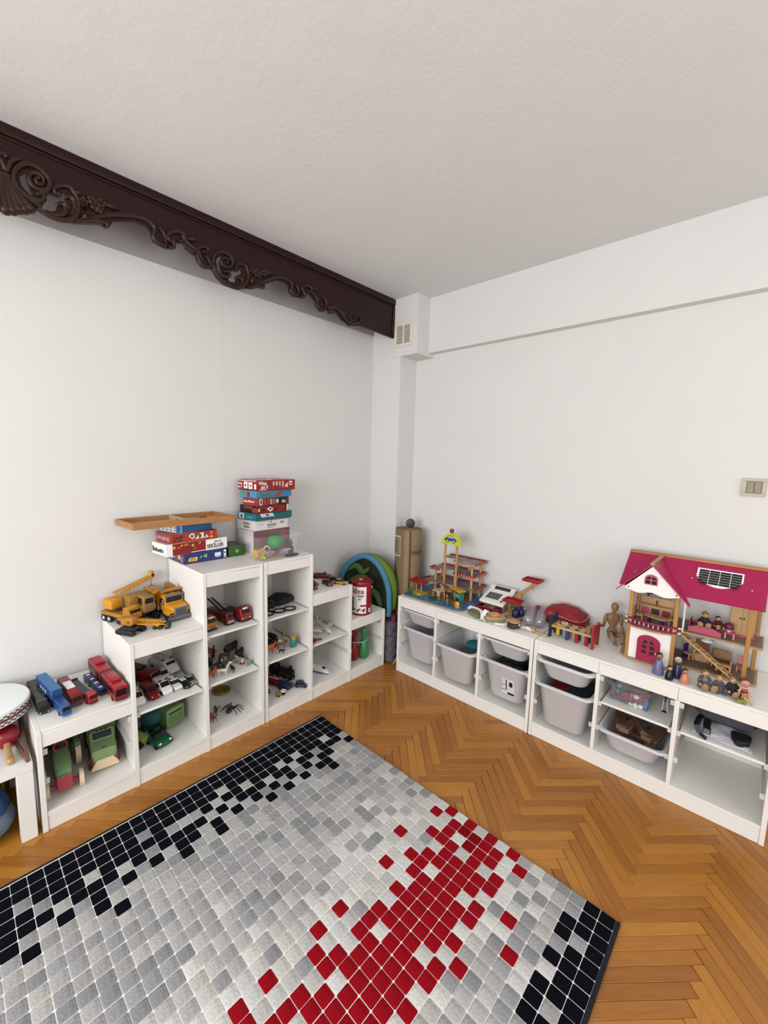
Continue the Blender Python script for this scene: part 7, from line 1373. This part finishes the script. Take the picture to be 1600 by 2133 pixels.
# side panel inside the upper floor, white with rounded top; slanted white wing
hb(-.305, -.3, -1.972, -1.966, z2f, .9, 'side_strip', WHT)
hp_([(-.30, z2f + .001), (-.26, z2f + .001), (-.2, z2f + .12), (-.2, .92), (-.30, .92)], -1.973, -1.966, 'y', 'side_wing', mat('#e2e0e2', .4)); hp_([(-.255, z2f + .001), (-.235, z2f + .001), (-.215, .895), (-.255, .9)], -2.186, -2.180, 'y', 'side_wing', mat('#e2e0e2', .4))
# staircase
st0, st1 = Vector((-.236, -2.172, z2f - .012)), Vector((-.232, -2.378, zT + .014))
for x_ in (-.244, -.2): G().at(T(.2, 2.2, -zT)).tube([(x_, st0.y, st0.z), (x_, st1.y, st1.z)], .0048, 4).obj('stringer', MAPLE, dh)
for k in range(9): p = st0.lerp(st1, (k + .6) / 9.6); hb(-.243, -.2, p.y - .011, p.y + .011, p.z - .001, p.z + .003, 'tread', MAPLE); hb(-.243, -.203, p.y + .007, p.y + .011, p.z - .014, p.z, 'riser', wood('#a88450', '#c09c68', (40, 10, 40), .5), .0005)
G().at(T(.2, 2.2, -zT)).lathe([(.003, z2f - .009), (.004, z2f - .018), (.026, z2f - .03), (.024, z2f - .036), (.003, z2f - .034)], 20, (-.19, -2.275, 0)).obj('ceiling_lamp', mat('#dcdce0', .4), dh)
# ---- doll furniture: things of their own
zf = z2f + .001; zg = zT + .011
def ch_doll(label, x, y, z, rz, c, seatc='#c9a878'):
    t = thing('doll_chair', label, 'doll chair', (x, y, z), rz, 'dollhouse chairs'); G().rb(-.017, -.012, -.017, .017, 0, .075, .002).obj('backrest', mat(c, .45), t); G().rb(-.014, .02, -.016, .016, .028, .034, .001).obj('seat', mat(seatc, .5), t)
    for s in (-1, 1): G().rb(.012, .018, s * .012 - .003, s * .012 + .003, 0, .028, .001).obj('leg', BEECH, t)
    return t
ch_doll('purple doll chair at the left of the doll table upstairs', -.235, -1.995, zf, -80, '#3d2470'); ch_doll('lilac doll chair beside the right post upstairs', -.20, -2.135, zf, 100, '#6a5a9a'); ch_doll('purple doll chair under the stairs downstairs', -.14, -2.205, zg, -120, '#3f2872')
ch_doll('pink doll chair with a red seat near the right post downstairs', -.12, -2.405, zg, 175, '#c98a90', '#b06a70')
t = thing('doll_table', 'small oval doll table with purple legs behind the balcony', 'doll table', (-.265, -2.075, zf), 75); G().prism([(.052 * math.cos(q * .314) if abs(math.cos(q * .314)) > 2 else .052 * math.copysign(abs(math.cos(q * .314)) ** .7, math.cos(q * .314)), .025 * math.copysign(abs(math.sin(q * .314)) ** .7, math.sin(q * .314))) for q in range(20)], .042, .048, 'z').obj('tabletop', wood('#a98560', '#bd9a74', (10, 50, 50), .5), t)
for s in (-1, 1): G().rb(s * .03 - .004, s * .03 + .004, -.014, .014, 0, .042, .001).obj('leg', mat('#3d2470', .45), t)
t = thing('doll_kitchen', 'wooden doll kitchen counter with pink and red doors and a purple hood upstairs', 'doll kitchen', (-.12, -2.05, zf), 180)
G().rb(-.02, .02, -.07, .07, 0, .055, .002).obj('cabinet', BEECH, t); G().rb(-.024, .024, -.074, .074, .055, .062, .001).obj('worktop', MAPLE, t); G().rb(-.024, -.016, -.074, .074, .062, .098, .001).obj('splashback', MAPLE, t)
for y_, c in ((-.045, '#d2586a'), (.0, '#3a2a20'), (.048, '#9c1f30')): G().rb(.0195, .0215, y_ - .018, y_ + .018, .008, .048, .001).obj('cabinet_door', mat(c, .45), t)
G().rb(-.022, .022, -.07, -.02, .12, .15, .003).obj('hood', mat('#43288a', .45), t).location = (0, 0, 0); G().rb(-.024, -.018, -.05, -.04, .098, .15, .001).obj('hood_bracket', mat('#43288a', .45), t)
g = G(); g.tube([(0, .0, .062), (0, .0, .084), (.012, 0, .088), (.016, 0, .08)], .003, 6); g.obj('tap', mat('#8d2a2a', .4), t)
t = thing('doll_bed', 'pink doll bed with a curved footboard on the upper floor', 'doll bed', (-.17, -2.262, zf), -90)
G().rb(-.055, .055, -.035, .035, .012, .026, .004).obj('mattress', mat('#8a4a52', .7), t); G().prism([(-.062, 0), (.062, 0), (.062, .022), (.03, .034), (-.03, .034), (-.062, .022)], -.043, -.037, 'y').obj('footboard', mat('#cf5678', .45), t); G().prism([(-.062, 0), (.062, 0), (.062, .03), (.03, .045), (-.03, .045), (-.062, .03)], .037, .043, 'y').obj('headboard', mat('#cf5678', .45), t); G().rb(-.062, -.056, -.04, .04, .0, .05, .001).obj('side_board', mat('#97134a', .45), t)
t = thing('doll_bedside_table', 'small pink doll table beside the bed', 'doll table', (-.185, -2.352, zf), 0); G().rb(-.016, .016, -.02, .02, .026, .031, .001).obj('tabletop', PINK, t)
for s in (-1, 1): G().rb(-.012, .012, s * .015 - .003, s * .015 + .003, 0, .026, .001).obj('leg', mat('#d8a0a8', .45), t)
t = thing('doll_lamp', 'doll lamp with a dark magenta shade on the pink doll table', 'doll lamp', (-.185, -2.347, zf + .0312), 0); G().lathe([(.008, 0), (.009, .006), (.006, .014)], 12).obj('base', mat('#d8a8b0', .45), t); G().lathe([(.017, .014), (.02, .02), (.016, .036), (.012, .04)], 16).obj('lamp_shade', mat('#6d1040', .5), t)
t = thing('doll_wardrobe', 'tall wooden doll wardrobe with two doors on a pink plinth upstairs', 'doll wardrobe', (-.105, -2.388, zf), 180)
G().rb(-.025, .025, -.05, .05, 0, .008, .001).obj('plinth', PINK, t); G().rb(-.022, .02, -.046, .046, .008, .17, .002).obj('carcass', PINE, t)
for s in (-1, 1): d_ = G().rb(.0195, .0225, *rbs(s * .001, s * .043), .012, .166, .001).obj('door', wood('#b8925c', '#ccaa76', (50, 50, 6), .5), t); G().sph((.0235, s * .006, .09), .004, 8).obj('knob', mat('#4a1f1c', .4), d_)
t = thing('doll_toilet', 'wooden doll armchair with a tall patterned back downstairs', 'doll armchair', (-.12, -2.255, zg), 180); t.name = 'doll_armchair'
G().rb(-.025, .02, -.025, .025, 0, .04, .004).obj('seat', BEECH, t); G().rb(-.028, -.02, -.028, .028, 0, .1, .004).obj('backrest', mat('#8d5a38', .5, .2, 90), t); G().rb(-.02, .02, -.032, -.025, .0, .055, .002).obj('armrest', BEECH, t); G().rb(-.02, .02, .025, .032, .0, .055, .002).obj('armrest', BEECH, t)
t = thing('doll_sofa', 'wooden doll sofa with a brown patterned cushion downstairs', 'doll sofa', (-.125, -2.33, zg), 178)
G().rb(-.03, .022, -.036, .036, .006, .03, .004).obj('seat', mat('#7a5236', .55, .2, 90), t); G().rb(-.034, -.024, -.038, .038, .006, .075, .006).obj('backrest', mat('#a0764c', .5, .2, 60), t)
for s in (-1, 1): G().rb(-.03, .022, *rbs(s * .036, s * .042), 0, .045, .003).obj('armrest', BEECH, t)
t = thing('doll_coffee_table', 'low wooden doll bench in front of the sofa', 'doll bench', (-.18, -2.345, zg), 0); G().rb(-.014, .014, -.028, .028, .028, .034, .002).obj('seat', MAPLE, t)
for s in (-1, 1): G().rb(-.012, .012, s * .024 - .004, s * .024 + .004, 0, .028, .001).obj('leg', MAPLE, t)
# ---- dolls
def doll(label, x, y, z, rz, cloth, hair, s=1.0, group=None, soles=True, hat=None, lying=0, skirt=None):
    t = thing('rag_doll', label, 'rag doll', (x, y, z), rz, group)
    cm = mat(cloth, .85, .15, 80, .4) if isinstance(cloth, str) else cloth
    # one cloth figure: torso, bent arms and legs stretched forward
    ch = [([(0, 0, .016 * s), (-.006 * s, 0, .04 * s), (-.008 * s, 0, .052 * s)], [.019 * s, .017 * s, .012 * s])]
    for q in (-1, 1):
        ch.append(([(.0, q * .011 * s, .013 * s), (.028 * s, q * .014 * s, .013 * s), (.052 * s, q * .016 * s, .01 * s)], [.012 * s, .010 * s, .008 * s]))
        ch.append(([(-.006 * s, q * .014 * s, .045 * s), (.006 * s, q * .028 * s, .03 * s), (.022 * s, q * .026 * s, .022 * s)], [.0085 * s, .007 * s, .0055 * s]))
    blob(ch, 'body', cm, t, vox=.0026 * s, sm=2)
    hd = G().sph((-.004 * s, 0, .066 * s), .0145 * s, 18).obj('head', mat('#c9a27a', .5), t)
    g = G().at(T(-.0072 * s, 0, .0690 * s)); g.sph((0, 0, 0), .0154 * s, 16, (.95, 1.04, 1)); g.obj('hair', mat(hair, .9, .2, 120, .6), t)
    for q in (-1, 1):
        G().sph((.0098 * s, q * .0045 * s, .0675 * s), .0016 * s, 6).obj('eye', BLACK, hd); G().sph((.024 * s, q * .026 * s, .021 * s), .0065 * s, 10).obj('hand', mat('#c9a27a', .5), t)
        if soles: G().at(T(.056 * s, q * .018 * s, .0215 * s, q * -8, 14, 0)).sph((0, 0, 0), .0185 * s, 12, (.36, .8, 1.15)).obj('foot', mat('#b68f66', .5), t)
    G().sph((.0106 * s, 0, .0645 * s), .002 * s, 6).obj('nose', mat('#b98a64', .5), hd); G().tube([(.009 * s, -.004 * s, .061 * s), (.0103 * s, 0, .060 * s), (.009 * s, .004 * s, .061 * s)], .0008 * s, 5).obj('mouth', mat('#8d4038', .5), hd)
    if skirt: G().lathe([(.03 * s, .004), (.024 * s, .014 * s), (.016 * s, .034 * s)], 18, (.006 * s, 0, 0)).obj('skirt', mat(skirt, .85, .15, 60), t)
    if hat: G().lathe([(.02 * s, .078 * s), (.012 * s, .081 * s), (.010 * s, .088 * s), (.004 * s, .09 * s)], 14, (-.006 * s, 0, 0)).obj('cap', mat(hat, .8), t)
    return t
RG = 'cloth dolls sitting on the unit in front of the dollhouse'
fz = zT + .0005
doll('cloth doll in grey and lilac clothes with flat wooden feet, left of row', -.392, -2.297, fz, 205, patch('#4f4448', '#7a6f80', 60, .5, .9), '#8d7350', .92, RG, skirt='#6a5f66')
doll('cloth doll in a plain grey dress with short blond hair, second of the seated dolls', -.385, -2.345, fz, 200, '#5d5c5e', '#b99a5c', .8, RG, soles=False, skirt='#615f60')
doll('cloth doll in dark clothes with two large wooden soles facing out', -.378, -2.39, fz, 212, '#26252a', '#a8884e', .9, RG)
t = thing('small_doll', 'small doll in a striped red dress with a lime ribbon, right end of row', 'doll', (-.388, -2.428, fz), 205)
blob([([(0, 0, .018), (-.006, 0, .04), (-.008, 0, .05)], [.011, .010, .007])] + [([(0, q * .006, .016), (.022, q * .008, .02), (.046, q * .01, .004), (.052, q * .011, .003)], [.0065, .0055, .0045, .004]) for q in (-1, 1)] + [([(-.006, q * .01, .046), (.004, q * .02, .03), (.012, q * .022, .018)], [.0045, .004, .0035]) for q in (-1, 1)], 'body', mat('#d9ab88', .5), t, vox=.002, sm=2)
hd = G().sph((-.004, 0, .066), .0165, 18).obj('head', mat('#cf9a86', .5), t); G().sph((-.009, 0, .071), .0168, 14, (.9, 1.03, 1)).obj('hair', mat('#7d3a2c', .8, .2, 80), t)
for q in (-1, 1): G().sph((.0105, q * .006, .067), .0022, 8).obj('eye', mat('#3a1a1c', .3), hd)
G().tube([(.0115, -.003, .059), (.0125, 0, .0585), (.0115, .003, .059)], .001, 5).obj('mouth', mat('#8d3038', .5), hd)
for k, (z0, r0, r1, c) in enumerate(((.012, .017, .015, '#8d2630'), (.02, .0152, .0135, '#c98a8a'), (.028, .0137, .0125, '#8d2630'), (.036, .0127, .0117, '#b86a70'))): G().lathe([(r0, z0), (r1, z0 + .008)], 16, (-.003, 0, 0)).obj('dress_stripe', mat(c, .8), t)
for q, a in ((1, 20), (1, -25)): G().at(T(.03, -.028, .006, 0, 0, a)).loft([(0, .003, 0, .004), (.018, .012, 0, .012), (.032, .007, .002, .01)], 10, 2.5).obj('ribbon', mat('#9aa838', .6), t)
doll('cloth doll with yellow hair and leaf crown sitting on the doll bed', -.17, -2.255, zf + .0262, 185, '#2a2226', '#b8a03a', .8, 'dolls on the doll bed', hat='#8d8a2c')
doll('dark red cloth doll slumped on the right of the doll bed', -.15, -2.305, zf + .0262, 205, '#5a1c28', '#4a1a22', .68, 'dolls on the doll bed')
def peg(label, x, y, h, r, cloth, skin, hair, bun=False, rz=205):
    t = thing('peg_doll', label, 'peg doll', (x, y, fz), rz, 'painted wooden peg dolls in front of the dollhouse'); hr = r * .62
    G().lathe([(r * .96, 0), (r, .002), (r * .95, h * .25), (r * .62, h * .6), (r * .45, h * .68), (r * .2, h * .7)], 24).obj('dress', mat(cloth, .35), t)
    hd = G().sph((0, 0, h - hr), hr, 20).obj('head', mat(skin, .45), t)
    hm = G().sph((-hr * .16, 0, h - hr * .9), hr * 1.04, 18, (.98, 1.02, 1.02)); hm.obj('hair', mat(hair, .6), t)
    for q in (-1, 1): G().sph((hr * .93, q * hr * .33, h - hr * 1.0), hr * .09, 6).obj('eye', BLACK, hd)
    G().tube([(hr * .9, -hr * .22, h - hr * 1.42), (hr * .93, 0, h - hr * 1.47), (hr * .9, hr * .22, h - hr * 1.42)], hr * .05, 5).obj('mouth', mat('#8d3a34', .5), hd)
    if bun: G().sph((-hr * .9, 0, h - hr * .5), hr * .4, 10).obj('hair_bun', mat(hair, .6), t)
    return t
peg('tallest peg doll, lilac dress and dark brown hair, by the magenta door', -.402, -2.125, .1, .0235, '#7d78a8', '#a8785a', '#3a1f18', True)
peg('white haired peg doll in a navy coat', -.378, -2.195, .094, .0215, '#232c55', '#b99a80', '#c9c2c0')
peg('small peg doll in black clothes, standing in front of the navy peg doll', -.426, -2.172, .062, .0165, '#10141f', '#c9a07c', '#2a1c18')
peg('small peg doll in a peach dress with dark hair, right of the other peg dolls', -.414, -2.227, .064, .018, '#d98a68', '#c08a6c', '#2a1a16', True)
